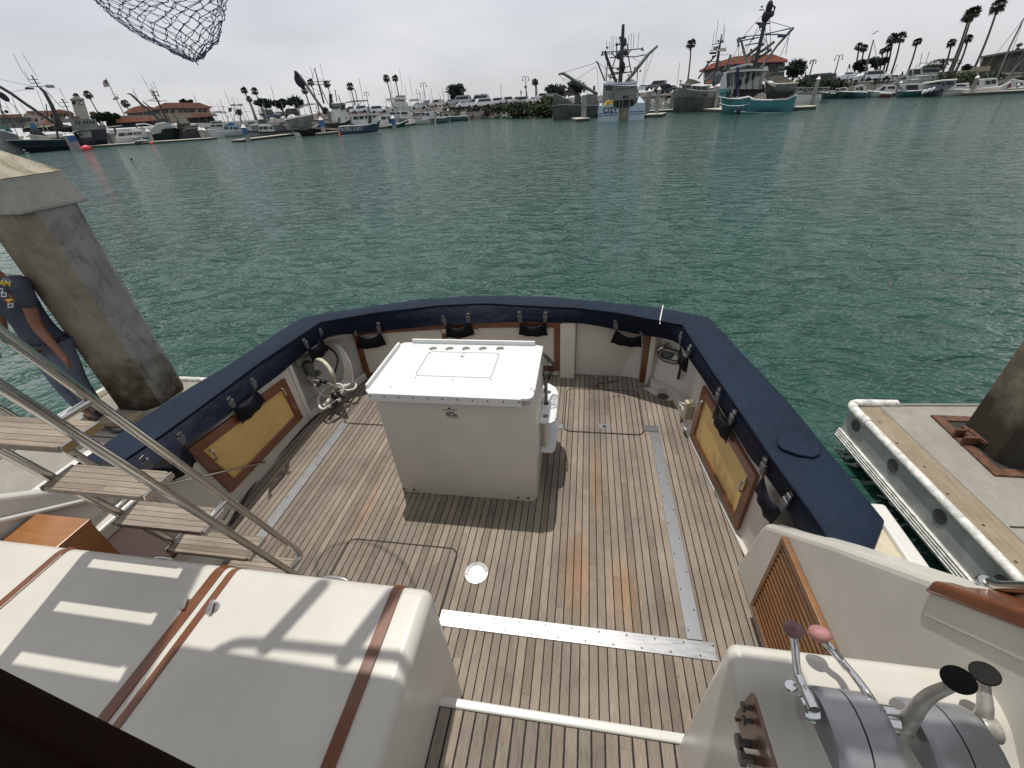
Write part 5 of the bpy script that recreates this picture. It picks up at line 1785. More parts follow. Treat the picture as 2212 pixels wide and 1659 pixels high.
M_TRUNK = plain('palm_trunk', (0.085, 0.07, 0.055), 0.9, var=0.4, scale=0.6)
M_ROCK = plain('shore_rock', (0.07, 0.065, 0.058), 0.9, var=0.6, scale=0.35, bump=0.6, bscale=2)
M_RROCK = plain('breakwater_rock', (0.075, 0.062, 0.056), 0.9, var=0.6, scale=0.35, bump=0.6, bscale=2)
M_ASPH = plain('quay_asphalt', (0.07, 0.067, 0.06), 0.9, var=0.2, scale=0.1)
M_LAWN = plain('bank_green', (0.06, 0.075, 0.03), 0.9, var=0.4, scale=0.2)


class Fr:
    """upright plane facing the camera at a pixel's waterline (or at a given distance)"""

    def __init__(s, n, x, y, dist=None, z=WATER):
        if dist is None:
            s.b = Zp(n, x, y, z)
        else:
            r = ray(n, x, y)
            k = dist / math.hypot(r.x, r.y)
            s.b = EYE + r * k
            s.b.z = z
        s.v = Vector((s.b.x, s.b.y, 0)).normalized()
        s.u = Vector((s.v.y, -s.v.x, 0))
        s.n = n
        s.d = math.hypot(s.b.x, s.b.y)

    def p(s, x, y, dv=0.0):
        return Pl(s.n, x, y, s.b + s.v * dv, s.v)

    def ps(s, pts, dv=0.0):
        return [s.p(x, y, dv) for x, y in pts]


def slab(fr, poly, dv0, dv1, name, mat, parent, label=None):
    return MB().prism(fr.ps(poly, dv0), fr.v * (dv1 - dv0)).build(name, mat, parent, label=label)


def rect(x0, y0, x1, y1, sk=0.0):
    return [(x0, y0), (x1, y0 + sk), (x1, y1 + sk), (x0, y1)]


def wins(fr, polys, dv, parent, name='window', mat=None):
    for q in polys:
        if len(q) == 4 and not isinstance(q[0], tuple):
            q = rect(*q)
        MB().prism(fr.ps(q, dv - 0.06), fr.v * 0.05).build(name, mat or M_WIN, parent)


def pole(fr, pts, r, parent, name='mast', mat=None, dv=0.0, seg=6):
    P = [fr.p(x, y, dv) for x, y in pts]
    r = [q * 0.62 for q in r] if isinstance(r, (list, tuple)) else r * (0.62 if r > 0.06 else 0.8)
    return MB().tube(P, r, seg).build(name, mat or M_MAST, parent, smooth=60)


def lines(fr, segs, r, parent, name='stay', mat=None, dv=0.0):
    for sg in segs:
        pole(fr, sg, r, parent, name, mat or M_ROPE, dv, 4)


def hull(fr, sheer, wl, beam, bow, mat, parent, deck=None, name='hull', zwl=None, stripe=None, trim=None):
    """boat seen from the side: sheer line traced left to right, a real beam behind it"""
    NS = 18
    S_ = [fr.p(x, y, 0) for x, y in sheer]
    U = [(p - fr.b).dot(fr.u) for p in S_]
    Zs = [p.z for p in S_]
    wz = (WATER if zwl is None else zwl)
    a, b2 = fr.p(*wl[0]), fr.p(*wl[1])
    ua, ub = (a - fr.b).dot(fr.u), (b2 - fr.b).dot(fr.u)
    def zs(u):
        for k in range(len(U) - 1):
            if u <= U[k + 1] or k == len(U) - 2:
                t = (u - U[k]) / max(1e-6, U[k + 1] - U[k])
                return lerp(Zs[k], Zs[k + 1], min(1, max(0, t)))
    rings, dk = [], []
    for i in range(NS + 1):
        t = i / NS
        tb = t if bow == 'R' else 1 - t
        hb = beam / 2 * (0.82 + 0.18 * min(1, tb * 3)) * max(0.0, 1 - max(0, (tb - 0.45) / 0.55) ** 2.2)
        hb = max(hb, 0.03)
        if bow is None:
            hb = beam / 2
        u = lerp(U[0], U[-1], t)
        uw = lerp(ua, ub, t)
        z = zs(u)
        c = fr.b + fr.v * (beam / 2)
        def pt(uu, h, zz):
            q = c + fr.u * uu + fr.v * h
            q.z = zz
            return q
        ring = [pt(u, -hb, z), pt(lerp(u, uw, 0.5), -hb * 0.95, lerp(z, wz, 0.5)), pt(uw, -hb * 0.82, wz), pt(uw, 0, wz - 0.7),
                pt(uw, hb * 0.82, wz), pt(lerp(u, uw, 0.5), hb * 0.95, lerp(z, wz, 0.5)), pt(u, hb, z)]
        rings.append(ring)
        dk.append((pt(u, -hb * 0.93, z - 0.25), pt(u, hb * 0.93, z - 0.25)))
    h_ = MB().loft(rings, closed=False)
    h_.face(*rings[0])
    h_.face(*rings[-1])
    o = h_.build(name, mat, parent, smooth=45)
    MB().loft([list(q) for q in dk], closed=False).build('boat_deck', deck or M_GRY, o)
    rail = MB().tube([r[0] + Vector((0, 0, 0.03)) for r in rings], 0.11, 5)
    rail.build('gunwale', trim or M_WHT2, o, smooth=60)
    if stripe:
        smat, f0, f1 = stripe
        st = MB()
        st.loft([[r[1].lerp(r[2], f0) - fr.v * 0.03, r[1].lerp(r[2], f1) - fr.v * 0.03] for r in rings], closed=False)
        st.build('boot_stripe', smat, o)
    return o


def boat_(name, label, n, bx, by, dist=None, group=None):
    fr = Fr(n, bx, by, dist)
    t = thing(name, label, 'boat', fr.b, group)
    return fr, t


# ---------------------------------------------------------------- ground, banks, breakwater
g0 = [Zp(22, -700, 1500, WATER), Zp(22, 300, 1600, WATER), Zp(23, 1300, 1430, WATER), Zp(24, 600, 1330, WATER), Zp(25, 700, 930, WATER), Zp(25, 1100, 915, WATER), Zp(25, 1500, 898, WATER),
      Zp(25, 2140, 868, WATER), Zp(26, 1240, 1380, WATER), Zp(27, 600, 1240, WATER), Zp(27, 2000, 1200, WATER), Zp(28, 900, 970, WATER), Zp(28, 2212, 930, WATER), Zp(28, 3600, 860, WATER)]
shore = []
for k, p in enumerate(g0):
    d = Vector((p.x, p.y, 0)).normalized()
    push = 22 if k < 4 else (2 if k < 8 else (34 if k < 11 else 14))
    shore.append(Vector((p.x, p.y, 0)) + d * push)
gm = MB()
far_ = [Vector((p.x, p.y, 0)).normalized() * 900 for p in shore]
gm.loft([[p + Vector((0, 0, GZ)) for p in shore], [p + Vector((0, 0, GZ)) for p in far_]], closed=False)
kind(gm.build('ground', M_ASPH), 'structure')
bk_ = MB()
rb_ = random.Random(5)
rows = [[], [], [], []]
for a, b2 in zip(shore, shore[1:]):
    for k in range(24):
        p = a.lerp(b2, k / 24)
        d = Vector((p.x, p.y, 0)).normalized()
        for i, (f_, z_) in enumerate(((-3.2, WATER - 0.4), (-2.0, WATER + 0.5), (-0.9, WATER + 1.3), (0.5, GZ + 0.05))):
            rows[i].append(p + d * (f_ + rb_.uniform(-.35, .35)) + Vector((0, 0, z_ + rb_.uniform(-.22, .22))))
bk_.loft(rows, closed=False)
kind(bk_.build('bank', M_ROCK), 'structure')
# loose riprap stones where the photo shows them
rk = MB()
for i in range(170):
    if i < 110:
        q = Zp(25, rb_.uniform(1090, 1620), 905, WATER)
    else:
        q = Zp(26, rb_.uniform(1250, 1560), 1385, WATER)
    d = Vector((q.x, q.y, 0)).normalized()
    kf = rb_.uniform(0, 2.6) + (34 - 2.5 if i >= 110 else 0)
    r_ = rb_.uniform(0.5, 1.1)
    rk.ball(q + d * kf + Vector((0, 0, (kf % 31.5) * 0.45 + 0.1)), (r_, r_ * rb_.uniform(.6, 1), r_ * rb_.uniform(.5, .8)), 6, 4)
kind(tag(rk.build('riprap_stones', plain('pale_stone', (0.26, 0.24, 0.215), 0.9, var=0.6, scale=0.4)), 'pale riprap stones along the waterline below the green bushes', 'rocks'), 'stuff')
bw = MB()
wpts = [(24, 1300, 985, 215), (24, 1420, 962, 212), (24, 2120, 948, 205), (25, 700, 720, 200), (25, 1060, 692, 195), (25, 1200, 682, 195), (25, 1700, 672, 190), (25, 1990, 645, 185), (25, 2110, 648, 185), (26, 300, 1240, 180), (26, 900, 1200, 180), (26, 1500, 1130, 175), (27, 400, 1090, 170), (27, 1200, 1050, 168)]
tops = []
for n_, x, y, d_ in wpts:
    r = ray(n_, x, y)
    tops.append(EYE + r * (d_ / math.hypot(r.x, r.y)))
tops = [tops[0] - (tops[1] - tops[0]) * 6] + tops
fr_, tp_, bk2 = [], [], []
for a, b2 in zip(tops, tops[1:]):
    for k in range(14):
        p = a.lerp(b2, k / 14)
        d = Vector((p.x, p.y, 0)).normalized()
        j = rb_.uniform(-.35, .3)
        fr_.append(Vector((p.x, p.y, GZ - 0.1)) - d * (5 + j))
        tp_.append(p + Vector((0, 0, j)))
        bk2.append(Vector((p.x, p.y, GZ - 0.1)) + d * 6)
bw.loft([fr_, tp_, bk2], closed=False)
tag(bw.build('breakwater', M_RROCK), 'long low brown rock breakwater behind the car park along the horizon', 'breakwater')


# ---------------------------------------------------------------- docks
def dock(p0, p1, back, label, h=0.42, sk=0.5):
    o = thing('floating_dock', label, 'dock', p0, 'floating docks across the harbour')
    a, b2 = Vector(p0), Vector(p1)
    a.z = b2.z = WATER + h
    n_ = (b2 - a).cross(Vector((0, 0, 1))).normalized()
    if n_.dot(a) < 0:
        n_ = -n_
    d = n_ * back
    MB().prism([a, b2, b2 + d, a + d], (0, 0, -0.10)).build('dock_top', M_DOCKF, o)
    z_ = Vector((0, 0, -0.105))
    i_ = n_ * 0.05
    MB().prism([a + z_ + i_, b2 + z_ + i_, b2 + d + z_, a + d + z_], (0, 0, -0.8)).build('dock_float', M_DOCKS, o)
    return o


def wz(n_, x, y):
    return Zp(n_, x, y, WATER)


dock(wz(22, 250, 1665), wz(23, 1270, 1468), 3.0, 'long dark floating dock in front of the navy fishing boat at far left')
dock(wz(23, 1790, 1500), wz(24, 640, 1400), 2.5, 'floating dock in front of the small white and dark workboat')
dock(wz(24, 1030, 1398), wz(24, 1345, 1365), 1.6, 'short floating dock between the old purse seiner and blue lobster boat')
dock(wz(24, 1930, 1300), wz(25, 640, 965), 2.0, 'floating dock under the row of white sport boats, left of the rocks')
dock(wz(26, 228, 1490), wz(26, 660, 1462), 1.8, 'floating dock left of the pale blue seiner')
dock(wz(26, 378, 1532), wz(26, 552, 1520), 5.5, 'floating dock finger with two square piles, left of pale blue seiner')
dock(wz(26, 1232, 1480), wz(26, 1450, 1470), 4.5, 'floating dock finger right of the pale blue seiner')
dock(wz(26, 1290, 1425), wz(27, 430, 1395), 2.2, 'long sunlit floating dock in front of the grey trawler')
dock(wz(27, 430, 1395), wz(27, 960, 1428), 6.0, 'wide sunlit floating dock reaching the teal seiner')
dock(wz(27, 1640, 1392), wz(27, 1955, 1375), 3.0, 'floating dock with a leaning pile right of the teal seiner')
dock(wz(28, 1560, 1005), wz(28, 2600, 960), 2.0, 'low dark floating dock in front of the white trawler at far right')
dock(wz(28, 830, 1003), wz(28, 960, 998), 1.2, 'small floating dock beside the red stern at right')

pile_n = [0]


def far_pile(n_, xt, yt, xb, yb, w, label, band=False, cap=True):
    fr = Fr(n_, xb, yb)
    o = thing('dock_pile', label, 'pile', fr.b, 'concrete piles along the far docks')
    top = fr.p(xt, yt).z
    hw = (fr.p(xb + w / 2, yb) - fr.p(xb - w / 2, yb)).dot(fr.u) / 2
    ch = hw * 0.45
    zc = top - hw * 1.5
    def sec(z):
        return [fr.b + fr.u * a + fr.v * b2 + Vector((0, 0, z - fr.b.z)) for a, b2 in ((hw - ch, -hw), (hw, -hw + ch), (hw, hw), (-hw, hw), (-hw, -hw + ch), (-hw + ch, -hw))]
    MB().loft([sec(WATER - 0.6), sec(zc)]).build('pile_shaft', M_PILEF, o)
    if cap:
        m_ = MB().loft([[q + (q - fr.b - Vector((0, 0, zc - fr.b.z))) * 0.12 for q in sec(zc + 0.01)], [fr.b + Vector((0, 0, top - fr.b.z)) + (q - (fr.b + Vector((0, 0, zc - fr.b.z)))) * 0.06 for q in sec(zc)]])
        m_.build('pile_cap', M_PCAP, o)
    if band:
        m_ = MB().loft([[q + (q - fr.b - Vector((0, 0, z - fr.b.z))) * 0.05 for q in sec(z)] for z in (zc - 1.1, zc - 0.02)])
        m_.build('blue_band', M_BAND, o)


for a in [
    (22, 400, 1400, 520, 1640, 95, 'blue banded pile in front of the low navy stern at far left', True),
    (22, 470, 1415, 575, 1635, 85, 'right pile of the pair before the navy stern at far left', True),
    (22, 1020, 1360, 1130, 1620, 60, 'left pile of the three left of the red buoy', False),
    (22, 1080, 1345, 1200, 1635, 80, 'middle pile of the three beside the red buoy', True),
    (22, 1125, 1345, 1255, 1635, 70, 'right pile of the three touching the red buoy', True),
    (22, 1670, 1310, 1765, 1545, 62, 'pale pile between the navy boat and white cabin cruiser', False),
    (23, 318, 1285, 410, 1520, 70, 'pale pile between the white cruiser and black green trawler', False),
    (23, 1130, 1255, 1205, 1465, 75, 'left pile of two right of the olive boat', False),
    (23, 1180, 1265, 1255, 1460, 70, 'right pile of two right of the olive boat', False),
    (23, 1800, 1215, 1890, 1490, 78, 'dark pile with blue top at the gap between the left docks', True),
    (24, 1052, 1095, 1100, 1385, 70, 'blue banded pile in front of the old purse seiner', True),
    (24, 2150, 1075, 2190, 1300, 62, 'blue banded pile in front of the green hulled boat', True),
    (25, 372, 830, 395, 985, 34, 'grey pile among the sport boats, second from left', False),
    (25, 712, 820, 728, 955, 32, 'grey pile right of the pale blue boat near the rocks', False),
    (25, 842, 782, 850, 940, 24, 'thin grey pile at the end of the row before the rocks', False),
    (25, 952, 780, 958, 870, 22, 'white pile standing behind the low barge by the rocks', False),
    (26, 270, 1195, 262, 1490, 42, 'grey pile furthest left on the finger left of pale blue seiner', False),
    (26, 458, 1160, 462, 1510, 40, 'left pile of the close pair left of pale blue seiner', False),
    (26, 490, 1160, 488, 1515, 36, 'right pile of the close pair left of pale blue seiner', False),
    (26, 1290, 1105, 1268, 1440, 52, 'left pile on the finger right of pale blue seiner', False),
    (26, 1420, 1085, 1385, 1462, 48, 'right pile on the finger right of pale blue seiner', False),
    (26, 1585, 1130, 1562, 1395, 34, 'slender pile at the left bow of the grey trawler', False),
    (27, 150, 1130, 128, 1372, 34, 'slim pile beside the grey trawler hull', False),
    (27, 645, 1065, 600, 1378, 46, 'left pile of three by the teal seiner bow', False),
    (27, 730, 1045, 682, 1392, 48, 'middle pile of three by the teal seiner bow', False),
    (27, 950, 1010, 890, 1412, 56, 'right pile of three, standing before the teal hull', False),
    (27, 1975, 955, 1885, 1362, 52, 'tall leaning pile with white cap right of the teal seiner', False),
    (28, 915, 845, 875, 1005, 34, 'pile between the red stern and the green motorboat', False),
    (28, 1705, 785, 1640, 1000, 46, 'leaning pile in front of the white trawler at right', False),
    (28, 2160, 870, 2110, 975, 28, 'pale post at the far right dock', False),
]:
    far_pile(*a[:6], a[6], a[7])


def bollard(n_, xt, yt, xb, yb, w, label, mat=None):
    fr = Fr(n_, xb, yb)
    top = fr.p(xt, yt)
    hw = (fr.p(xb + w / 2, yb) - fr.p(xb - w / 2, yb)).dot(fr.u) / 2
    o = thing('dock_pedestal', label, 'pedestal', fr.b, 'power pedestals on the docks')
    MB().lathe((fr.b.x, fr.b.y, WATER + 0.3), (0, 0, 1), [(hw, 0), (hw, top.z - WATER - 0.3 - hw * 1.6)], 8).build('pedestal_post', mat or M_WHT2, o)
    MB().lathe((fr.b.x, fr.b.y, top.z - hw * 1.6), (0, 0, 1), [(hw * 1.1, 0.0), (hw, hw * 0.9), (0.01, hw * 1.6)], 8).build('pedestal_cap', M_PCAP, o)


for a in [(23, 490, 1385, 520, 1470, 32, 'left white pedestal in front of the black green trawler'), (23, 735, 1370, 765, 1445, 32, 'right white pedestal in front of the black green trawler'),
          (22, 830, 1510, 720, 1610, 22, 'thin white pole slanting over the dock at far left'),
          (26, 392, 1365, 392, 1460, 20, 'white pedestal on the finger left of pale blue seiner'), (26, 1335, 1250, 1330, 1400, 22, 'white pedestal right of the pale blue seiner finger'),
          (26, 1468, 1290, 1462, 1395, 22, 'white pedestal on the long sunlit dock'), (26, 1663, 1290, 1655, 1385, 26, 'white pedestal in front of the grey trawler'),
          (27, 28, 1290, 26, 1390, 22, 'short white pedestal near the grey trawler pile')]:
    bollard(*a)
bollard(27, 408, 1300, 402, 1375, 32, 'yellow pedestal in front of the grey trawler', M_YEL2)

bu = Fr(22, 1345, 1630)
tag(MB().ball(bu.p(1345, 1600), (2.1, 1.6, 1.5), 12, 8, (bu.u, bu.v, Vector((0, 0, 1)))).build('mooring_buoy', M_BUOY, smooth=180), 'bright red round buoy hanging at the left dock', 'buoy')
bu = Fr(23, 385, 1535)
tag(MB().ball(bu.p(385, 1520), 0.8, 10, 6).build('mooring_buoy', M_BUOY, smooth=180), 'small red buoy at the foot of a pile, below the trawler', 'buoy')
bu = Fr(24, 1335, 1395)
tag(MB().loft([[bu.p(x, y) + bu.v * d for x, y, d in ((1318, y_, 0), (1335, y_, -.4), (1352, y_, 0), (1335, y_, .4))] for y_ in (1395, 1340)]).build('boat_fender', M_BUOY, smooth=60), 'red fender hanging at the stern of the blue lobster boat', 'fender')

# ---------------------------------------------------------------- vessels, left side
f, t = boat_('fishing_boat', 'grey workboat with its stern cut off at the far left edge', 22, 100, 1600, 152)
hull(f, [(-160, 1300), (60, 1330), (180, 1365), (280, 1390)], [(-150, 1480), (260, 1480)], 5, 'L', M_GRY, t)
slab(f, [(-120, 1230), (130, 1260), (210, 1345), (-60, 1320)], 1.5, 4, 'deck_gear', M_GRN, t)
slab(f, [(-100, 1290), (100, 1300), (40, 1340), (-100, 1330)], 1.0, 1.4, 'cabin', M_WHT2, t)
pole(f, [(-40, 700), (20, 1000), (100, 1240)], 0.18, t, dv=2.5)
pole(f, [(10, 985), (240, 1270)], 0.16, t, 'boom', dv=2.5)
MB().ball(f.p(100, 1025, 2.5), 0.8, 8, 6).build('power_block', M_NETK, t)
lines(f, [[(120, 860), (330, 1060)], [(75, 870), (180, 1060)], [(-40, 920), (120, 975)]], 0.05, t, dv=2.5)

f, t = boat_('fishing_boat', 'large navy seiner with grey pilothouse, black boom and tall light mast', 22, 1300, 1585, 150)
hull(f, [(95, 1478), (500, 1470), (1000, 1462), (1100, 1450), (1150, 1330), (1400, 1312), (1668, 1283)], [(480, 1650), (1690, 1555)], 8, 'R', M_NAVY, t, stripe=(M_DGRY, 0.0, 0.08), trim=M_GRY)
house = slab(f, [(1085, 1130), (1485, 1138), (1530, 1235), (1640, 1232), (1665, 1280), (1400, 1310), (1130, 1335)], 1.2, 6.5, 'pilothouse', M_GRY, t)
slab(f, [(1085, 1095), (1235, 1103), (1240, 1132), (1085, 1130)], 2, 5, 'house_roof', plain('brown_roof', (0.13, 0.06, 0.045), 0.8), t)
wins(f, [rect(1165, 1170, 1195, 1225, 4), rect(1215, 1172, 1250, 1228, 4), rect(1290, 1165, 1318, 1215, 2), rect(1338, 1165, 1365, 1215, 2), rect(1388, 1165, 1412, 1210, 2), rect(1430, 1165, 1470, 1215, 2)], 1.2, t)
slab(f, [(1170, 1345), (1420, 1325), (1430, 1420), (1260, 1440)], 0.05, 0.4, 'side_plate', M_GRY, t)
wins(f, [rect(1228, 1350, 1275, 1405, 0)], 0.05, t)
MB().ball(f.p(1050, 1135, 3), 0.9, 8, 6).build('radar_dome', M_WHT2, t, smooth=180)
pole(f, [(1000, 1310), (880, 1120), (800, 920), (690, 720), (620, 650)], [0.75, 0.7, 0.62, 0.5, 0.4], t, dv=3)
pole(f, [(620, 660), (590, 630), (490, 455)], 0.2, t, dv=3)
pole(f, [(860, 1120), (900, 1430)], 0.3, t, 'mast_leg', dv=3)
pole(f, [(715, 905), (745, 1110)], 0.16, t, 'mast_leg', dv=3)
for q in ([(445, 530), (595, 520)], [(475, 585), (632, 578)], [(400, 645), (560, 637), (700, 630), (850, 640)]):
    pole(f, q, 0.12, t, 'crosstree', M_MASTG, 3)
slab(f, [(385, 650), (520, 655), (540, 678), (390, 680)], 2.7, 3.3, 'lamp_bank', M_MAST, t)
slab(f, [(700, 605), (830, 608), (858, 655), (720, 655)], 2.7, 3.3, 'lamp_bank', plain('lamp_bank_pale', (0.28, 0.27, 0.25), 0.6), t)
lines(f, [[(210, 130), (345, 400), (480, 590)], [(345, 110), (470, 320), (580, 480)], [(380, 390), (450, 530)], [(910, 645), (1040, 880)]], 0.05, t, 'antenna', dv=3)
pole(f, [(-200, 500), (0, 640), (170, 740), (420, 920), (700, 1105), (900, 1240), (1130, 1335)], [0.5] * 5 + [0.6, 0.8], t, 'boom', dv=3)
MB().ball(f.p(50, 790, 3), (1.6, 1.0, 2.6), 10, 8, (f.u, f.v, Vector((-0.5, 0, 1)).normalized())).build('power_block', M_NETK, t)
MB().ball(f.p(1010, 1290, 3), (4.0, 2.4, 1.7), 10, 7, (f.u, f.v, Vector((0, 0, 1)))).build('net_heap', M_NETK, t)
lines(f, [[(610, 650), (0, 525)], [(400, 680), (190, 715)], [(690, 690), (1010, 1000)], [(575, 690), (700, 1020)], [(720, 690), (940, 960)], [(300, 890), (400, 1010)], [(190, 790), (270, 1060)]], 0.05, t, dv=3)
pole(f, [(975, 835), (1100, 1090)], 0.2, t, 'aft_mast', M_MASTG, 4)
for q in ([(920, 882), (1085, 880)], [(950, 945), (1080, 942)]):
    pole(f, q, 0.09, t, 'crosstree', M_ROPE, 4)
MB().ball(f.p(970, 838, 4), 0.5, 8, 6).build('radar_dome', M_GRY, t)

f, t = boat_('motorboat', 'small dark runabout with black windscreen behind the navy stern', 22, 600, 1560, 160)
hull(f, [(440, 1385), (560, 1400), (700, 1410), (800, 1425)], [(460, 1470), (790, 1470)], 4, 'R', M_WHT2, t)
slab(f, [(455, 1290), (620, 1300), (660, 1350), (740, 1405), (470, 1400)], 0.8, 3.2, 'cabin', M_DGRY, t)
wins(f, [[(470, 1330), (610, 1350), (680, 1395), (490, 1395)]], 0.8, t, 'windscreen')

f, t = boat_('cabin_cruiser', 'white cabin cruiser with a row of dark windows left of the black trawler', 22, 2000, 1540, 150)
hull(f, [(1795, 1435), (2100, 1425), (2330, 1420), (2420, 1415)], [(1800, 1530), (2380, 1515)], 6, 'R', M_WHT2, t)
slab(f, [(1812, 1335), (2200, 1325), (2330, 1345), (2420, 1420), (1800, 1440)], 0.6, 5, 'cabin', M_WHT2, t)
slab(f, [(2050, 1290), (2140, 1282), (2225, 1330), (2060, 1328)], 1, 4, 'fly_bridge', plain('canvas_bright', (0.75, 0.74, 0.68), 0.6), t)
wins(f, [rect(1845, 1360, 1940, 1408, -4), rect(1955, 1362, 1980, 1398, -2), rect(1990, 1352, 2060, 1392, -3), rect(2080, 1350, 2110, 1385, -2), rect(2125, 1348, 2150, 1380, -2), rect(2165, 1346, 2190, 1375, -2)], 0.6, t)
pole(f, [(1660, 1270), (1900, 1240)], 0.1, t, 'rail', M_MASTW)
f, t = boat_('dinghy', 'dark inflatable dinghy with outboard at the dock before the cruiser', 22, 2140, 1560, 141)
hull(f, [(2090, 1490), (2160, 1480), (2280, 1470), (2350, 1480)], [(2095, 1525), (2330, 1515)], 2.4, 'R', M_DGRY, t)
MB().ball(f.p(2110, 1480, 1), (0.6, 0.6, 1.0), 8, 6).build('outboard', M_BLKH, t)
MB().ball(f.p(2200, 1470, 1), (1.2, 0.6, 0.8), 8, 6).build('gear_pile', M_SBLU, t)

f, t = boat_('trawler', 'black and green trawler with pale raised deckhouse and lattice mast', 23, 560, 1500, 146)
hull(f, [(350, 1310), (480, 1215), (600, 1200), (700, 1265), (770, 1280), (810, 1290)], [(420, 1480), (800, 1425)], 7, 'R', M_BLKH, t, trim=M_WHT2)
slab(f, [(350, 1312), (470, 1215), (690, 1195), (705, 1285), (565, 1300), (555, 1345), (385, 1385)], -0.06, 2.0, 'bow_plating', plain('pale_green_paint', (0.33, 0.38, 0.36), 0.5, var=0.2, scale=0.6), t)
wins(f, [rect(585 + 26 * k, 1278 - 3 * k, 600 + 26 * k, 1305 - 3 * k) for k in range(4)] + [rect(535, 1300, 560, 1350, -5)], -0.06, t, 'porthole')
slab(f, [(435, 1140), (650, 1120), (680, 1195), (470, 1215)], 1.5, 6, 'pilothouse', M_DGRY, t)
wins(f, [rect(470 + 30 * k, 1150 - 3 * k, 490 + 30 * k, 1185 - 3 * k) for k in range(6)], 1.5, t)
pole(f, [(640, 1190), (520, 940), (450, 810), (375, 670)], [0.35, 0.32, 0.26, 0.14], t, dv=3)
for q in ([(350, 715), (485, 715)], [(380, 770), (505, 780)], [(425, 825), (520, 860), (620, 855)], [(360, 855), (520, 865)]):
    pole(f, q, 0.11, t, 'crosstree', M_MAST, 3)
for q in ([(410, 700), (470, 830)], [(455, 715), (510, 800)], [(385, 720), (420, 830)]):
    pole(f, q, 0.1, t, 'mast_lattice', M_MAST, 3)
pole(f, [(5, 745), (60, 755), (200, 890), (330, 990), (500, 1130)], [0.2, 0.35, 0.35, 0.35, 0.3], t, 'boom', M_MAST, 3)
pole(f, [(245, 865), (400, 990), (600, 1150)], 0.2, t, 'boom', M_MAST, 4)
lines(f, [[(225, 465), (330, 650), (400, 780)], [(405, 565), (500, 770)], [(365, 590), (440, 740)], [(80, 650), (160, 800)], [(95, 710), (175, 840)]], 0.05, t, 'antenna', dv=3)
lines(f, [[(480, 810), (300, 860)], [(190, 900), (380, 1150)], [(230, 940), (430, 1220)], [(520, 950), (760, 1270)], [(600, 930), (800, 1140)], [(560, 960), (740, 1270)], [(100, 770), (430, 1100)]], 0.09, t, dv=3, mat=M_MASTG)
pole(f, [(140, 1225), (280, 1215), (420, 1250)], 0.18, t, 'side_rail', M_MASTW, 1)
pole(f, [(140, 1235), (200, 1265), (300, 1285)], 0.18, t, 'side_rail', M_MASTW, 1)
pole(f, [(255, 1010), (265, 1250)], 0.1, t, 'davit', M_MASTG, 1)

f, t = boat_('fishing_boat', 'drab olive fishing boat with round pilothouse right of the black trawler', 23, 930, 1470, 148)
hull(f, [(770, 1290), (880, 1275), (1000, 1250), (1085, 1245)], [(800, 1440), (1080, 1410)], 6, 'L', M_OLV, t, trim=M_OLV)
slab(f, [(770, 1140), (800, 1120), (900, 1125), (985, 1195), (990, 1260), (780, 1285)], 1.2, 5, 'pilothouse', M_OLV, t)
slab(f, [(785, 1140), (900, 1125), (985, 1200), (830, 1215)], 0.9, 1.15, 'house_front', plain('pale_olive', (0.30, 0.30, 0.25), 0.6), t)
wins(f, [rect(795 + 38 * k, 1222 + 0 * k, 820 + 38 * k, 1262) for k in range(5)], 0.9, t)
pole(f, [(640, 950), (760, 1130)], 0.14, t, dv=2)
pole(f, [(1040, 760), (1075, 870), (1140, 1250)], 0.08, t, 'antenna', M_ROPE, 3)
f, t = boat_('tyre_fender_raft', 'bundle of black tyre fenders hanging on the dock edge by the olive boat', 23, 1060, 1465, 141)
t['category'] = 'tyre fenders'
for k in range(7):
    q = f.p(985 + 25 * k, 1405 - k * 1.5)
    MB().tube([q + f.u * (0.9 * math.cos(a)) + Vector((0, 0, 1.3 * math.sin(a))) for a in [2 * PI * i / 12 for i in range(12)]], 0.4, 6, cyc=True).build('tyre', M_BLKH, t)

f, t = boat_('sport_fisher', 'grey white sport fishing boat with blue canvas and twin outrigger masts', 23, 1550, 1440, 140)
hull(f, [(1255, 1310), (1440, 1320), (1530, 1340), (1700, 1325), (1830, 1320)], [(1290, 1425), (1840, 1380)], 6, 'L', M_WHT2, t)
slab(f, [(1480, 1285), (1530, 1225), (1610, 1190), (1720, 1200), (1760, 1250), (1760, 1325), (1500, 1325)], 0.6, 4.5, 'cabin', M_LBLU, t)
slab(f, [(1500, 1240), (1600, 1195), (1670, 1200), (1660, 1235)], 0.5, 4.6, 'blue_canopy', M_BLU, t)
wins(f, [rect(1510, 1262, 1575, 1300), rect(1600, 1262, 1640, 1300), rect(1662, 1260, 1700, 1305), rect(1712, 1260, 1735, 1300)], 0.6, t)
pole(f, [(1570, 1080), (1572, 1260)], 0.2, t, 'tower_leg', M_MASTW, 1)
pole(f, [(1665, 1060), (1668, 1190)], 0.2, t, 'tower_leg', M_MASTW, 1)
lines(f, [[(1520, 710), (1600, 920), (1780, 1190)], [(1640, 800), (1700, 940), (1850, 1180)], [(1490, 930), (1540, 1100)]], 0.07, t, 'outrigger', M_ROPE, 2)
f, t = boat_('sport_fisher', 'white boat with raised bridge behind the one with blue canvas', 23, 1400, 1440, 156)
hull(f, [(1250, 1300), (1450, 1300), (1600, 1290)], [(1260, 1360), (1590, 1350)], 5, 'L', M_WHT2, t)
slab(f, [(1290, 1175), (1480, 1160), (1490, 1195), (1460, 1300), (1300, 1300)], 0.5, 4, 'cabin', M_WHT2, t)
wins(f, [rect(1390, 1230, 1480, 1260, -3), rect(1310, 1232, 1370, 1260, -1), rect(1310, 1185, 1470, 1205, -4)], 0.5, t)
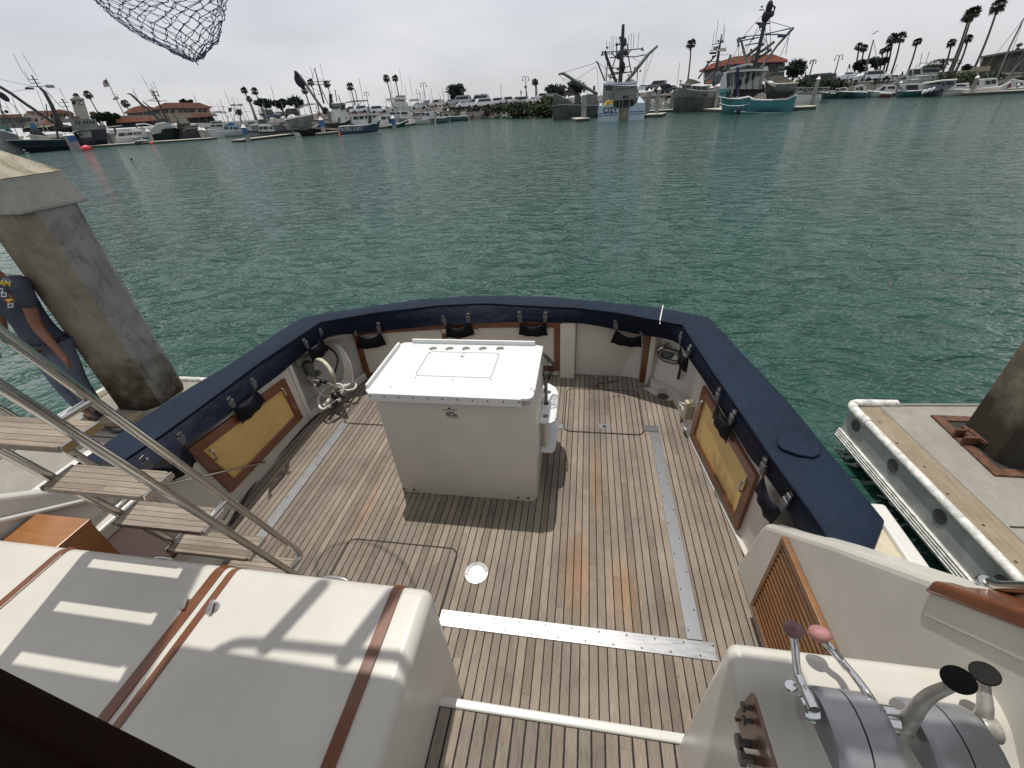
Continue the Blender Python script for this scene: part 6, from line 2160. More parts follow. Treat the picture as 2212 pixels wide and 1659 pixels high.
slab(f, [(1310, 1030), (1410, 1010), (1560, 1030), (1550, 1050), (1330, 1050)], 1, 4, 'upper_bridge', M_WHT2, t)
slab(f, [(1575, 965), (1630, 965), (1630, 1025), (1580, 1030)], 1, 2, 'radar_box', M_DGRY, t)
for x in (1600, 1700):
    slab(f, [(x + 5, 915), (x + 85, 905), (x + 105, 930), (x + 20, 935)], 1, 2, 'lamp_bank', M_GRY, t)
    pole(f, [(x + 55, 910), (x + 90, 1080)], 0.12, t, dv=1.5, mat=M_MASTG)
f, t = boat_('motor_yacht', 'white motor yacht half hidden right of the blue canvas boat', 23, 1950, 1430, 140)
hull(f, [(1830, 1270), (2000, 1250), (2090, 1260)], [(1840, 1350), (2080, 1350)], 4, 'L', M_WHT2, t)
slab(f, [(1820, 1190), (2060, 1170), (2080, 1230), (1830, 1240)], 0.5, 3, 'cabin', M_WHT2, t)
wins(f, [rect(1880, 1195, 1980, 1215, -6)], 0.5, t)
slab(f, [(1780, 1175), (1990, 1155), (2060, 1170), (1800, 1190)], 0.3, 3.2, 'cabin_roof', plain('canvas_bright', (0.75, 0.74, 0.68), 0.6), t)

f, t = boat_('workboat', 'small white workboat with dark rubbing strake and tan deck gear', 24, 280, 1420, 116)
hull(f, [(-110, 1330), (100, 1345), (280, 1345), (450, 1325), (620, 1315)], [(-80, 1440), (600, 1395)], 4.5, 'L', M_GRY, t, stripe=(M_BLKH, -1.0, -0.7), trim=M_BLKH)
slab(f, [(75, 1240), (240, 1235), (300, 1260), (330, 1345), (80, 1345)], 0.5, 3.5, 'cabin', M_WHT2, t)
wins(f, [rect(85, 1258, 130, 1305), rect(140, 1255, 215, 1300), rect(240, 1262, 290, 1295)], 0.5, t)
pole(f, [(100, 950), (150, 1120), (220, 1240)], 0.09, t, dv=2, mat=M_MASTG)
pole(f, [(130, 900), (220, 1200), (330, 1340)], 0.1, t, 'boom', M_MASTW, 2)
slab(f, [(360, 1240), (420, 1200), (520, 1290), (500, 1335), (380, 1335)], 0.8, 2.5, 'deck_gear', M_DGRY, t)
f, t = boat_('workboat', 'low grey boat cluster behind the white workboat', 24, 200, 1330, 132)
hull(f, [(-60, 1240), (150, 1230), (420, 1220)], [(-50, 1300), (410, 1290)], 5, 'L', M_GRY, t)
slab(f, [(60, 1150), (230, 1140), (240, 1235), (70, 1240)], 0.5, 3, 'cabin', M_GRY, t)
wins(f, [rect(80, 1160, 220, 1190, -3)], 0.5, t)
slab(f, [(100, 985), (290, 990), (300, 1005), (110, 1005)], 1, 2.5, 'canopy', M_GRY, t)
pole(f, [(70, 1010), (110, 1150)], 0.1, t, dv=1, mat=M_MASTG)
pole(f, [(280, 1005), (200, 1150)], 0.1, t, dv=1, mat=M_MASTG)
pole(f, [(270, 640), (330, 900), (380, 1200)], 0.06, t, 'antenna', M_ROPE, 1)

f, t = boat_('purse_seiner', 'old dark purse seiner with grey skiff on its stern and net boom raised', 24, 900, 1430, 105)
hull(f, [(600, 1290), (760, 1310), (900, 1275), (1050, 1205), (1200, 1205), (1400, 1195), (1510, 1140)], [(780, 1420), (1480, 1345)], 6.5, 'R', plain('hull_brown_black', (0.03, 0.024, 0.022), 0.6, var=0.6, scale=0.8), t, deck=M_DGRY, trim=M_GRY)
sk = hull(f, [(470, 1155), (600, 1130), (760, 1100), (900, 1070)], [(580, 1290), (895, 1260)], 5, 'L', M_GRY, t, name='skiff', zwl=f.p(700, 1285).z)
slab(f, [(570, 1115), (800, 1070), (880, 1065), (700, 1120)], 1, 3, 'skiff_engine', plain('skiff_rust', (0.14, 0.075, 0.06), 0.8), t)
slab(f, [(900, 1290), (950, 1235), (1040, 1205), (1000, 1250)], -0.3, 0.5, 'stern_ramp', M_WHT2, t)
slab(f, [(930, 1265), (1310, 1290), (1310, 1310), (940, 1290)], -0.15, 0, 'rub_strake', M_TAN, t)
slab(f, [(1150, 1060), (1480, 1060), (1490, 1150), (1400, 1200), (1290, 1205), (1180, 1200)], 1, 5, 'deckhouse', M_WHT2, t)
slab(f, [(1215, 920), (1418, 905), (1430, 1000), (1470, 1070), (1265, 1080), (1215, 1000)], 1.2, 5, 'pilothouse', M_WHT2, t)
slab(f, [(1195, 905), (1380, 885), (1425, 900), (1425, 918), (1200, 930)], 1, 5.4, 'house_roof', M_GRY, t)
wins(f, [rect(1215, 945, 1255, 985, -3), rect(1260, 942, 1298, 985, -2), rect(1305, 938, 1335, 975, -2), rect(1350, 925, 1415, 1000, -4)], 1.2, t)
wins(f, [rect(1310, 1120, 1340, 1190), rect(1430, 1110, 1445, 1130)], 1, t, 'door_opening', plain('wood_door', (0.10, 0.05, 0.03), 0.7))
pole(f, [(1080, 1000), (930, 790), (770, 540), (690, 440), (640, 400)], [0.45, 0.4, 0.36, 0.3, 0.15], t, 'boom', M_MASTG, 2.5)
MB().ball(f.p(710, 560, 2.5), (1.9, 1.2, 2.7), 10, 8, (f.u, f.v, Vector((-0.3, 0, 1)).normalized())).ball(f.p(665, 450, 2.5), (1.1, .9, 1.4), 8, 6).ball(f.p(650, 500, 2.5), (.7, .5, 1.0), 8, 6).build('hanging_net', M_NETK, t)
pole(f, [(620, 400), (645, 395)], 0.25, t, 'boom_tip', M_DGRY, 2.5)
pole(f, [(1090, 900), (1000, 580), (945, 345)], [0.28, 0.22, 0.12], t, dv=3)
pole(f, [(1160, 920), (1020, 610)], 0.13, t, 'mast_leg', M_MASTG, 3)
for q in ([(830, 580), (1000, 555), (1200, 545)], [(860, 610), (1080, 600)]):
    pole(f, q, 0.11, t, 'crosstree', M_MASTG, 3)
pole(f, [(1195, 975), (1185, 750)], [0.45, 0.4], t, 'exhaust_stack', M_MAST, 2)
pole(f, [(1215, 880), (1212, 750)], 0.15, t, 'stack_pipe', M_MASTG, 2)
for q in ([(1310, 765), (1350, 880)], [(1260, 680), (1290, 880)]):
    pole(f, q, 0.13, t, 'antenna', M_MAST, 3)
MB().ball(f.p(1110, 1010, 2), (1.8, 1.2, 1.5), 8, 6).build('winch', M_NETK, t)
slab(f, [(1130, 1010), (1190, 1030), (1210, 1200), (1160, 1200)], 0.8, 1.2, 'gallows_post', M_GRY, t)
for q in (rect(995, 745, 1015, 765), rect(1055, 730, 1080, 745), rect(1090, 770, 1110, 785)):
    slab(f, q, 2.8, 3.1, 'deck_lamp', M_MAST, t)
lines(f, [[(700, 440), (850, 505)], [(945, 345), (870, 640)], [(870, 320), (930, 520)], [(1025, 280), (1085, 520)], [(900, 650), (1030, 720)], [(780, 640), (850, 960)], [(960, 880), (990, 1060)], [(1000, 500), (1165, 560)]], 0.045, t, dv=3)
lines(f, [[(1100, 1230), (1210, 1330)], [(970, 870), (1020, 1040)]], 0.07, t, 'mooring_line', M_MASTG, -0.5)
sb2 = slab(f, [(690, 940), (840, 895), (960, 900), (960, 910), (700, 945)], 6, 9, 'awning', M_TAN, t)

f, t = boat_('lobster_boat', 'dark blue lobster boat with white wheelhouse beside the old purse seiner', 24, 1600, 1390)
ho = hull(f, [(1325, 1262), (1480, 1248), (1650, 1245), (1800, 1230), (1900, 1200), (1980, 1145)], [(1345, 1382), (1925, 1335)], 4.2, 'R', M_NBLU, t, stripe=(M_WHT2, 0.82, 1.0))
slab(f, [(1515, 1090), (1600, 1075), (1925, 1062), (1905, 1130), (1920, 1210), (1720, 1240), (1600, 1240), (1520, 1200)], 0.8, 3.4, 'wheelhouse', M_WHT2, t)
slab(f, [(1500, 1085), (1660, 1068), (1930, 1058), (1930, 1072), (1510, 1102)], 0.6, 3.6, 'house_roof', M_WHT2, t)
wins(f, [rect(1545, 1102, 1620, 1150, -2), rect(1640, 1098, 1705, 1145, -3), rect(1732, 1090, 1760, 1140, -2), rect(1780, 1085, 1830, 1210, -5), rect(1850, 1085, 1890, 1120, -4)], 0.8, t)
slab(f, [(1400, 1232), (1560, 1222), (1560, 1236), (1400, 1246)], 0.2, 0.4, 'stern_rail', plain('rail_brown', (0.10, 0.06, 0.045), 0.6), t)
tq = f.p(1480, 1290, -0.02)
text_mesh('Pacific Lin', 0.95, 'boat_name', plain('name_paint', (0.30, 0.33, 0.38), 0.5), ho, tq - f.v * 0.12, f.u, (0, 0, 1), 0.01, bold=True)
text_mesh('Ventura', 0.42, 'boat_name', plain('name_paint', (0.30, 0.33, 0.38), 0.5), ho, f.p(1500, 1318, -0.02) - f.v * 0.06, f.u, (0, 0, 1), 0.01)
wins(f, [rect(1655, 1258, 1705, 1320, -3)], -0.1, t, 'side_panel', M_SBLU)
wins(f, [rect(1605, 1308, 1632, 1318)], -0.05, t, 'side_plate', M_WHT2)
pole(f, [(1640, 1000), (1570, 680)], 0.12, t, dv=1.5, mat=M_MASTG)
slab(f, [(1410, 880), (1560, 850), (1770, 845), (1770, 860), (1560, 870), (1420, 892)], 2, 4, 'hard_awning', M_SBLU, t)
for q in ([(1560, 880), (1640, 950)], [(1670, 870), (1620, 950)], [(1540, 870), (1560, 1070)]):
    pole(f, q, 0.07, t, 'awning_strut', M_MASTG, 2.5)
lines(f, [[(1475, 680), (1540, 960)], [(1630, 500), (1720, 950)]], 0.045, t, 'antenna', dv=2)

f, t = boat_('sport_fisher', 'teal hulled boat with white cabin next to the lobster boat bow', 25, 160, 1050, 112)
hull(f, [(-40, 985), (100, 995), (220, 975), (335, 930)], [(-30, 1045), (290, 1020)], 4, 'R', M_GRN, t)
slab(f, [(-60, 885), (40, 868), (90, 865), (150, 960), (230, 965), (210, 985), (-50, 985)], 0.5, 3.2, 'cabin', M_WHT2, t)
wins(f, [rect(5, 885, 60, 920, -4), [(68, 880), (92, 875), (130, 930), (100, 930)], rect(98, 930, 140, 962)], 0.5, t)
pole(f, [(165, 925), (222, 995)], 0.1, t, 'rail', M_MASTW)
TW = M_MASTW
for (nm, lab, bx, by, d_, hl_, w_, cab, win, roof, legs, anten, hm) in [
    ('sport_fisher', 'white sport fisher with broad tower top, leftmost of the tower boats', 190, 970, 124, [(70, 880), (200, 880), (330, 870)], [(80, 935), (320, 930)], [(85, 820), (300, 810), (320, 875), (90, 885)], [rect(110, 830, 180, 855), rect(200, 828, 280, 852)],
     [(65, 660), (120, 645), (180, 652), (175, 680), (70, 685)], [[(110, 685), (130, 830)], [(170, 685), (100, 850)], [(125, 740), (200, 830)]], [[(115, 440), (145, 600)], [(165, 490), (185, 610)]], M_WHT2),
    ('sport_fisher', 'sport fisher with grey hull and two awnings in the tower boat group', 300, 985, 120, [(230, 900), (350, 905), (480, 900)], [(240, 960), (470, 950)], [(230, 815), (350, 805), (400, 900), (240, 905)], [rect(250, 825, 330, 855)],
     [(175, 650), (280, 640), (330, 655), (300, 670), (180, 668)], [[(190, 670), (260, 820)], [(300, 670), (240, 810)], [(235, 640), (265, 540)]], [[(230, 280), (268, 560)], [(295, 470), (320, 640)]], M_GRY),
    ('sport_fisher', 'pale sport fisher with tan awning and tall whip antennas by the rocks', 560, 985, 118, [(340, 920), (500, 930), (670, 900)], [(350, 985), (660, 965)], [(500, 850), (560, 828), (660, 822), (670, 905), (510, 930)], [rect(510, 840, 545, 870, -4), rect(560, 838, 600, 868)],
     [(350, 665), (470, 655), (475, 690), (360, 695)], [[(370, 690), (400, 820)], [(460, 690), (380, 790)], [(330, 700), (345, 840)]], [[(355, 400), (395, 640)], [(490, 580), (495, 690)], [(520, 560), (530, 690)], [(605, 610), (612, 690)]], M_WHT2),
    ('sport_fisher', 'small pale green boat with white wheelhouse near the end of the row', 770, 960, 118, [(680, 900), (780, 900), (860, 880)], [(685, 945), (850, 935)], [(680, 840), (725, 830), (770, 880), (840, 885), (690, 900)], [rect(690, 842, 720, 872), [(725, 838), (745, 850), (770, 880), (735, 880)]],
     [(715, 675), (780, 668), (790, 700), (720, 705)], [[(730, 705), (770, 830)], [(780, 700), (740, 820)]], [[(740, 630), (745, 700)], [(820, 600), (830, 720)]], M_SBLU)]:
    f, t = boat_(nm, lab, 25, bx, by, d_)
    hull(f, hl_, w_, 4.2, 'R', hm, t)
    slab(f, cab, 0.5, 3.4, 'cabin', M_WHT2, t)
    wins(f, win, 0.5, t)
    slab(f, roof, 1, 3, 'tower_top', plain('tower_canvas', (0.55, 0.53, 0.47), 0.7), t)
    for q in legs:
        pole(f, q, 0.09, t, 'tower_leg', TW, 1.5)
    lines(f, anten, 0.045, t, 'antenna', dv=2)
f, t = boat_('fly_bridge_yacht', 'white flybridge yacht rising behind the tower boats', 25, 270, 900, 150)
hull(f, [(130, 760), (300, 760), (420, 755)], [(140, 830), (410, 820)], 5, 'L', M_WHT2, t)
slab(f, [(160, 640), (300, 632), (310, 690), (350, 760), (150, 765)], 0.5, 4.5, 'cabin', M_WHT2, t)
slab(f, [(180, 620), (305, 615), (305, 635), (180, 640)], 0.6, 4, 'fly_bridge', M_WHT2, t)
wins(f, [rect(180, 660, 290, 690, -3), rect(190, 622, 300, 632, -1)], 0.5, t)
f, t = boat_('barge', 'small grey work barge with white wheelhouse at the foot of the rocks', 25, 970, 940)
hull(f, [(862, 885), (980, 880), (1090, 875)], [(866, 940), (1088, 920)], 4, None, M_SBLU, t, trim=M_WHT2)
slab(f, [(995, 830), (1045, 822), (1050, 870), (1085, 880), (1000, 885)], 0.5, 2, 'wheelhouse', M_WHT2, t)
wins(f, [rect(1008, 838, 1022, 850)], 0.5, t)

# ---------------------------------------------------------------- pale blue seiner, stern towards us
f, t = boat_('purse_seiner', 'pale blue and white seiner seen stern on with tall dark mast', 26, 945, 1520)
def U(x, y, dv=0.0):
    return f.p(x, y, dv)
ring = [(655, 1530), (662, 1330), (745, 1325), (830, 1308), (850, 1345), (910, 1362), (1040, 1352), (1100, 1325), (1130, 1296), (1240, 1290), (1232, 1496)]
ctrx = 945
rings = []
for dv, wsc, dz in ((0, 1.0, 0), (5, 1.05, 0.0), (12, 0.95, 0.5), (17, 0.6, 1.4), (20, 0.08, 2.0)):
    rr = []
    for (x, y) in ring:
        p = U(x, y)
        c_ = U(ctrx, y)
        q = c_ + (p - c_) * wsc + f.v * dv
        q.z = p.z + (dz if p.z > WATER + 0.8 else 0)
        if p.z < WATER + 0.8:
            q.z = WATER - 0.4
        rr.append(q)
    rings.append(rr)
ho = MB().loft(rings).build('hull', M_LBLU, t)
for y0_, y1_, m_, pr in ((1398, 1412, M_BLU, 0.03), (1430, 1440, M_BLU, 0.03), (1395, 1398, M_WHT2, 0.02)):
    slab(f, [(660, y0_ + 22), (905, y0_ + 8), (905, y1_ + 8), (660, y1_ + 22)], -pr, 0, 'hull_stripe', m_, ho)
    slab(f, [(1045, y0_ + 2), (1238, y0_ - 10), (1238, y1_ - 10), (1045, y1_ + 2)], -pr, 0, 'hull_stripe', m_, ho)
slab(f, [(915, 1362), (1040, 1354), (1032, 1512), (912, 1518)], -0.05, 0, 'stern_ramp', plain('ramp_stain', (0.16, 0.14, 0.11), 0.8, var=0.6, scale=1.2), ho)
text_mesh('CITY', 0.95, 'boat_name', M_NAVY, ho, U(805, 1385) - f.v * 0.04, f.u, (0, 0, 1), 0.01, bold=True)
text_mesh('B', 0.6, 'boat_name', M_NAVY, ho, U(822, 1412) - f.v * 0.04, f.u, (0, 0, 1), 0.01, bold=True)
slab(f, [(720, 1080), (1142, 1072), (1148, 1300), (1050, 1320), (700, 1320)], 4, 10, 'deckhouse', plain('deckhouse_green_grey', (0.20, 0.21, 0.185), 0.6, var=0.2, scale=0.6), t)
slab(f, [(718, 1045), (1142, 1022), (1142, 1048), (720, 1072)], 3.6, 10.4, 'house_roof', M_WHT2, t)
slab(f, [(718, 1068), (1142, 1046), (1142, 1060), (720, 1082)], 3.5, 3.9, 'roof_band', M_BLU, t)
wins(f, [rect(755, 1088, 832, 1135, -2), rect(848, 1165, 870, 1200)], 4, t)
slab(f, [(1000, 1000), (1090, 995), (1130, 1022), (990, 1030)], 5, 8, 'upper_roof', M_LBLU, t)
slab(f, [(760, 1020), (845, 1015), (845, 1048), (760, 1052)], 4, 6, 'roof_raft', M_WHT2, t)
skf = slab(f, [(848, 1120), (870, 1100), (1140, 1085), (1142, 1235), (1100, 1250), (865, 1262)], -0.2, 3.2, 'skiff', plain('skiff_grey', (0.16, 0.165, 0.145), 0.6, var=0.25, scale=0.7), t)
slab(f, [(845, 1100), (1142, 1068), (1144, 1088), (848, 1122)], -0.35, 3.3, 'skiff_rim', M_GRY, t)
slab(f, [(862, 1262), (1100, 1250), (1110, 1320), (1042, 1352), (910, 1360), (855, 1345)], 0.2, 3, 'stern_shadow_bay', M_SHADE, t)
for x in (925, 965, 1050):
    pole(f, [(x, 1250), (x - 4, 1358)], 0.12, t, 'stern_post', M_GRY, -0.1)
slab(f, [(965, 1205), (1030, 1202), (1032, 1225), (965, 1228)], -0.35, -0.15, 'skiff_plate', M_MAST, t)
cork = MB()
rc2 = random.Random(9)
for k in range(70):
    x = rc2.uniform(725, 845)
    y = 1318 - (rc2.random()) * (50 if x > 760 else 25) * min(1, (x - 705) / 60)
    cork.ball(U(x, y, 0.6 + rc2.random() * 1.4), rc2.uniform(.2, .34), 6, 4)
kind(cork.build('net_corks', M_YEL2, t), 'stuff')
pole(f, [(930, 1060), (945, 800), (958, 560), (970, 305)], [0.52, 0.5, 0.45, 0.32], t, dv=4)
MB().ball(U(955, 850, 4), (1.1, .9, 1.9), 10, 7, (f.u, f.v, Vector((0, 0, 1)))).build('power_block', M_NETK, t)
pole(f, [(890, 1060), (760, 720), (740, 640)], [0.36, 0.34, 0.3], t, 'boom', M_MAST, 4)
pole(f, [(1000, 1045), (1080, 940), (1275, 690), (1400, 575)], [0.42, 0.4, 0.36, 0.3], t, 'boom', M_MASTG, 4)
pole(f, [(740, 1020), (650, 790), (625, 770)], 0.17, t, 'boom', M_MAST, 4)
for q in ([(700, 650), (760, 655), (880, 645), (1060, 625), (1210, 608)], [(800, 725), (1000, 712), (1120, 712), (1280, 680)], [(780, 860), (1000, 845), (1060, 825)], [(770, 945), (1080, 900)], [(830, 915), (1070, 905)], [(885, 560), (1030, 555)]):
    pole(f, q, 0.13, t, 'crosstree', M_MASTG, 5)
for q in ([(755, 1020), (775, 720)], [(885, 580), (885, 690), (840, 830), (800, 1010)], [(1020, 560), (1035, 720), (1080, 960)], [(980, 640), (1000, 600)], [(1010, 700), (1065, 630)], [(820, 660), (900, 740)], [(780, 960), (900, 1000)]):
    pole(f, q, 0.13, t, 'mast_lattice', M_MAST, 5)
for poly in ([(710, 640), (728, 690), (685, 702)], [(1215, 585), (1232, 640), (1185, 625)]):
    slab(f, poly, 4.7, 5.3, 'steady_fin', M_GRY, t)
for q in ((758, 665, 775, 690), (785, 663, 800, 690), (812, 662, 828, 690), (838, 660, 852, 690)):
    slab(f, rect(*q), 4.8, 5.2, 'deck_lamp', M_WHT2, t)
for (x, y, r_) in ((888, 560, 0.5), (768, 598, 0.4), (930, 475, 0.45), (1120, 860, 0.5), (1183, 890, 0.35), (1035, 945, 0.3), (900, 870, 0.4)):
    MB().ball(U(x, y, 5), r_, 8, 6).build('deck_lamp', M_MAST, t)
MB().ball(U(985, 530, 4), (0.8, .7, 1.3), 8, 6).ball(U(930, 690, 4.5), (1.2, .8, 1.4), 8, 6).ball(U(1000, 660, 4.5), (.8, .7, 1.0), 8, 6).build('rigging_block', M_MAST, t)
pole(f, [(1150, 870), (1142, 1040)], 0.1, t, 'davit', M_MASTG, 5)
pole(f, [(920, 560), (935, 480)], 0.08, t, 'lamp_arm', M_MASTG, 5)
lines(f, [[(757, 515), (760, 600)], [(798, 525), (798, 640)], [(828, 450), (825, 640)], [(860, 450), (840, 640)], [(1040, 440), (1035, 620)], [(1075, 420), (1065, 620)], [(1105, 410), (1095, 615)], [(1168, 410), (1150, 610)], [(890, 460), (890, 560)]], 0.05, t, 'antenna', M_ROPE, 5)
lines(f, [[(625, 790), (210, 915)], [(640, 830), (370, 1005)], [(1350, 640), (1200, 1120)], [(1275, 740), (1210, 1040)], [(660, 790), (760, 870)], [(640, 860), (660, 1150)], [(745, 790), (740, 1000)], [(1300, 690), (1090, 960)], [(1085, 725), (1180, 775)], [(960, 400), (925, 560)]], 0.045, t, dv=4)
pole(f, [(155, 930), (215, 920), (420, 1050), (590, 1150), (650, 1180)], [0.2, 0.34, 0.36, 0.34, 0.3], t, 'outrigger_boom', M_DGRY, 4)
lines(f, [[(160, 940), (200, 980), (330, 1130)], [(215, 980), (420, 1090)]], 0.04, t, dv=4)
pole(f, [(1140, 1130), (1170, 1190), (1140, 1270)], 0.12, t, 'stern_davit', M_MAST, 1)
pole(f, [(690, 1160), (668, 1330)], 0.08, t, 'rail', M_WHT2, 1)
slab(f, [(1135, 1180), (1160, 1180), (1155, 1215), (1138, 1215)], 0.3, 0.8, 'life_ring', plain('ring_pale', (0.6, 0.5, 0.42), 0.6), t)

f, t = boat_('landing_barge', 'grey green landing barge with raised bow ramp left of pale blue seiner', 26, 400, 1470, 92)
hull(f, [(75, 1330), (200, 1320), (400, 1325), (650, 1330)], [(90, 1445), (650, 1445)], 6, None, M_DGRY, t, trim=M_GRY)
slab(f, [(100, 1165), (330, 1280), (280, 1320), (85, 1300)], 0.3, 5, 'bow_ramp', plain('barge_green', (0.085, 0.105, 0.09), 0.6, var=0.25), t)
slab(f, [(360, 1200), (440, 1195), (440, 1330), (355, 1330)], 0.5, 4, 'deck_box', M_DGRY, t)
slab(f, [(500, 1190), (640, 1180), (650, 1330), (500, 1330)], 1.5, 4, 'deckhouse', M_GRY, t)
pole(f, [(605, 1075), (600, 1320)], [0.3, 0.5], t, 'crane_post', M_MAST, 2)
pole(f, [(110, 1260), (210, 1250), (240, 1310)], 0.1, t, 'rail', M_GRY, 0.2)
slab(f, [(470, 1160), (590, 1185), (590, 1190), (470, 1192)], 3, 6, 'canopy', M_WHT2, t)

# ---------------------------------------------------------------- grey trawler, teal seiner
f, t = boat_('trawler', 'faded grey trawler with antenna mast behind the long sunlit dock', 27, 380, 1385, 92)
hull(f, [(150, 1150), (260, 1120), (400, 1135), (520, 1150), (700, 1150), (760, 1155)], [(160, 1370), (740, 1375)], 7, 'L', M_DGRY, t, trim=M_GRY, stripe=(M_GRY, -1.0, -0.35))
slab(f, [(260, 1070), (385, 1060), (400, 1130), (290, 1150)], 1, 5, 'bow_house', plain('trawler_tan', (0.27, 0.25, 0.21), 0.6), t)
slab(f, [(230, 1055), (360, 1045), (395, 1060), (370, 1075), (240, 1070)], 0.8, 5.2, 'house_roof', M_TAN, t)
wins(f, [rect(290, 1078, 310, 1115), rect(330, 1076, 350, 1112), rect(360, 1075, 380, 1110)], 1, t)
wins(f, [rect(540, 1165, 585, 1215), rect(452, 1180, 465, 1200)], -0.15, t)
slab(f, [(395, 1075), (600, 1085), (610, 1150), (400, 1150)], 2, 5, 'deckhouse', M_GRY, t)
wins(f, [rect(420, 1085, 450, 1120), rect(470, 1086, 500, 1120), rect(530, 1088, 570, 1120)], 2, t)
slab(f, [(305, 1050), (350, 985), (430, 1000), (520, 1040), (400, 1060)], 2, 4.5, 'winch_gear', M_OLV, t)
pole(f, [(670, 1080), (735, 650), (770, 430)], [0.45, 0.32, 0.12], t, dv=3)
pole(f, [(475, 990), (600, 800), (700, 690)], 0.22, t, 'boom', M_MAST, 3)
pole(f, [(560, 1010), (740, 860), (760, 770)], 0.2, t, 'boom', M_MASTG, 3)
pole(f, [(800, 880), (890, 690)], 0.3, t, 'boom', M_MASTG, 3)
slab(f, [(620, 655), (710, 648), (705, 675), (618, 680)], 2.6, 3.4, 'lamp_bank', M_MAST, t)
slab(f, [(705, 618), (825, 612), (830, 640), (705, 646)], 2.6, 3.4, 'crow_nest', M_TAN, t)
for q in ([(620, 640), (830, 600)], [(650, 560), (760, 540), (810, 520)], [(570, 780), (750, 765)]):
    pole(f, q, 0.1, t, 'crosstree', M_MASTG, 3)
slab(f, [(665, 590), (740, 570), (740, 600), (670, 630)], 2.8, 3.2, 'mast_basket', M_GRY, t)
for (x, y) in ((598, 775), (660, 710), (728, 515), (780, 515)):
    MB().ball(f.p(x, y, 3), 0.4, 8, 6).build('deck_lamp', M_MAST, t)
lines(f, [[(730, 255), (690, 560)], [(808, 290), (775, 520)], [(815, 360), (790, 500)], [(680, 390), (645, 640)], [(740, 690), (890, 685)], [(245, 780), (205, 1110)]], 0.05, t, 'antenna', M_ROPE, 3)
MB().ball(f.p(720, 980, 2), (1.6, 1.2, 2.2), 8, 6).build('net_heap', plain('net_green_grey', (0.09, 0.12, 0.12), 0.9, var=0.4), t)

f, t = boat_('purse_seiner', 'teal purse seiner with grey skiff on its stern and net wrapped boom', 27, 1300, 1425, 78)
ho = hull(f, [(735, 1215), (870, 1238), (1000, 1240), (1125, 1215), (1170, 1258), (1400, 1262), (1600, 1245), (1725, 1190)], [(770, 1345), (1660, 1420)], 7.5, 'L', M_TEAL, t, deck=M_DGRY)
slab(f, [(735, 1118), (870, 1122), (872, 1238), (740, 1215)], 1.2, 5, 'bow_plating', M_TEAL, t)
pole(f, [(740, 1300), (860, 1330), (1020, 1330), (1130, 1305)], 0.1, t, 'hull_moulding', M_LBLU, 0.2)
pole(f, [(735, 1215), (870, 1240), (1000, 1242), (1125, 1218), (1150, 1255), (1300, 1265), (1590, 1250), (1725, 1192)], 0.1, t, 'bulwark_rail', M_WHT2, -0.02)
pole(f, [(930, 1400), (1300, 1418), (1650, 1408)], 0.07, t, 'boot_line', M_LBLU, -0.02)
wins(f, [rect(825, 1150, 870, 1235, 5), rect(765, 1160, 772, 1190), rect(785, 1162, 792, 1192)], 1.15, t, 'bulwark_opening', M_SHADE)
slab(f, [(752, 1020), (800, 915), (830, 930), (835, 1115), (750, 1112)], 1.5, 6, 'wheelhouse_front', M_WHT2, t)
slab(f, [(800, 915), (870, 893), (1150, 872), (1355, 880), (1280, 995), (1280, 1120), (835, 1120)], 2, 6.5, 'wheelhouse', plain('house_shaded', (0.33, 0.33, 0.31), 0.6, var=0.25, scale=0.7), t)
slab(f, [(785, 915), (860, 890), (1150, 868), (1357, 872), (1355, 888), (1150, 890), (870, 910), (800, 930)], 1.6, 7, 'house_roof', M_WHT2, t)
wins(f, [[(825, 935), (880, 925), (875, 1080), (840, 1100), (822, 1050)], rect(890, 925, 905, 1080), rect(1005, 910, 1045, 970), rect(1210, 905, 1275, 955), rect(930, 930, 980, 1060)], 2, t)
slab(f, [(880, 850), (1060, 800), (1160, 795), (1160, 815), (1060, 820), (880, 870)], 1.8, 6, 'upper_canopy', M_WHT2, t)
slab(f, [(1285, 840), (1350, 832), (1355, 870), (1290, 874)], 3, 5, 'roof_box', M_WHT2, t)
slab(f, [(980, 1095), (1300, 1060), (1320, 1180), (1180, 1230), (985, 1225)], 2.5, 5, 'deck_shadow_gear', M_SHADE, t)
MB().loft([[f.p(x, y, dv) for x, y in ((1140, 1250), (1180, 1215), (1230, 1175), (1290, 1158), (1330, 1180), (1340, 1250))] for dv in (1, 5)]).build('net_pile', M_TAN, t)
MB().loft([[f.p(x, y, dv) for x, y in ((1570, 1245), (1610, 1190), (1680, 1190), (1715, 1205), (1650, 1240))] for dv in (1, 4)]).build('stern_net', M_TAN, t)
sk = hull(f, [(1300, 985), (1345, 1040), (1450, 1060), (1600, 1055), (1735, 1045)], [(1345, 1150), (1690, 1155)], 4.6, 'L', M_GRY, t, name='skiff', zwl=f.p(1500, 1165).z, trim=M_TAN)
slab(f, [(1345, 965), (1440, 940), (1560, 960), (1700, 1040), (1450, 1052)], 1.6, 4.0, 'skiff_deck', plain('skiff_tan', (0.20, 0.18, 0.15), 0.8, var=0.3), t)
MB().ball(f.p(1420, 955, 2.5), (1.3, 1, .8), 8, 6).build('skiff_engine', M_NETK, t)
for k in range(9):
    x = 1305 + k * 17
    y = 1000 + 85 * (k / 8) ** 0.7
    MB().ball(f.p(x, y, -0.1), (0.26, .2, .28), 6, 5).build('skiff_fender', M_TAN, t)
MB().loft([[f.p(x, y, dv) for x, y in ((1345, 1165), (1700, 1155), (1600, 1215), (1520, 1255), (1440, 1285), (1370, 1240))] for dv in (0.4, 3)]).build('hanging_net', M_NETK, t)
pole(f, [(1185, 840), (1240, 600), (1320, 260), (1380, 20)], [0.42, 0.4, 0.36, 0.25], t, dv=3)
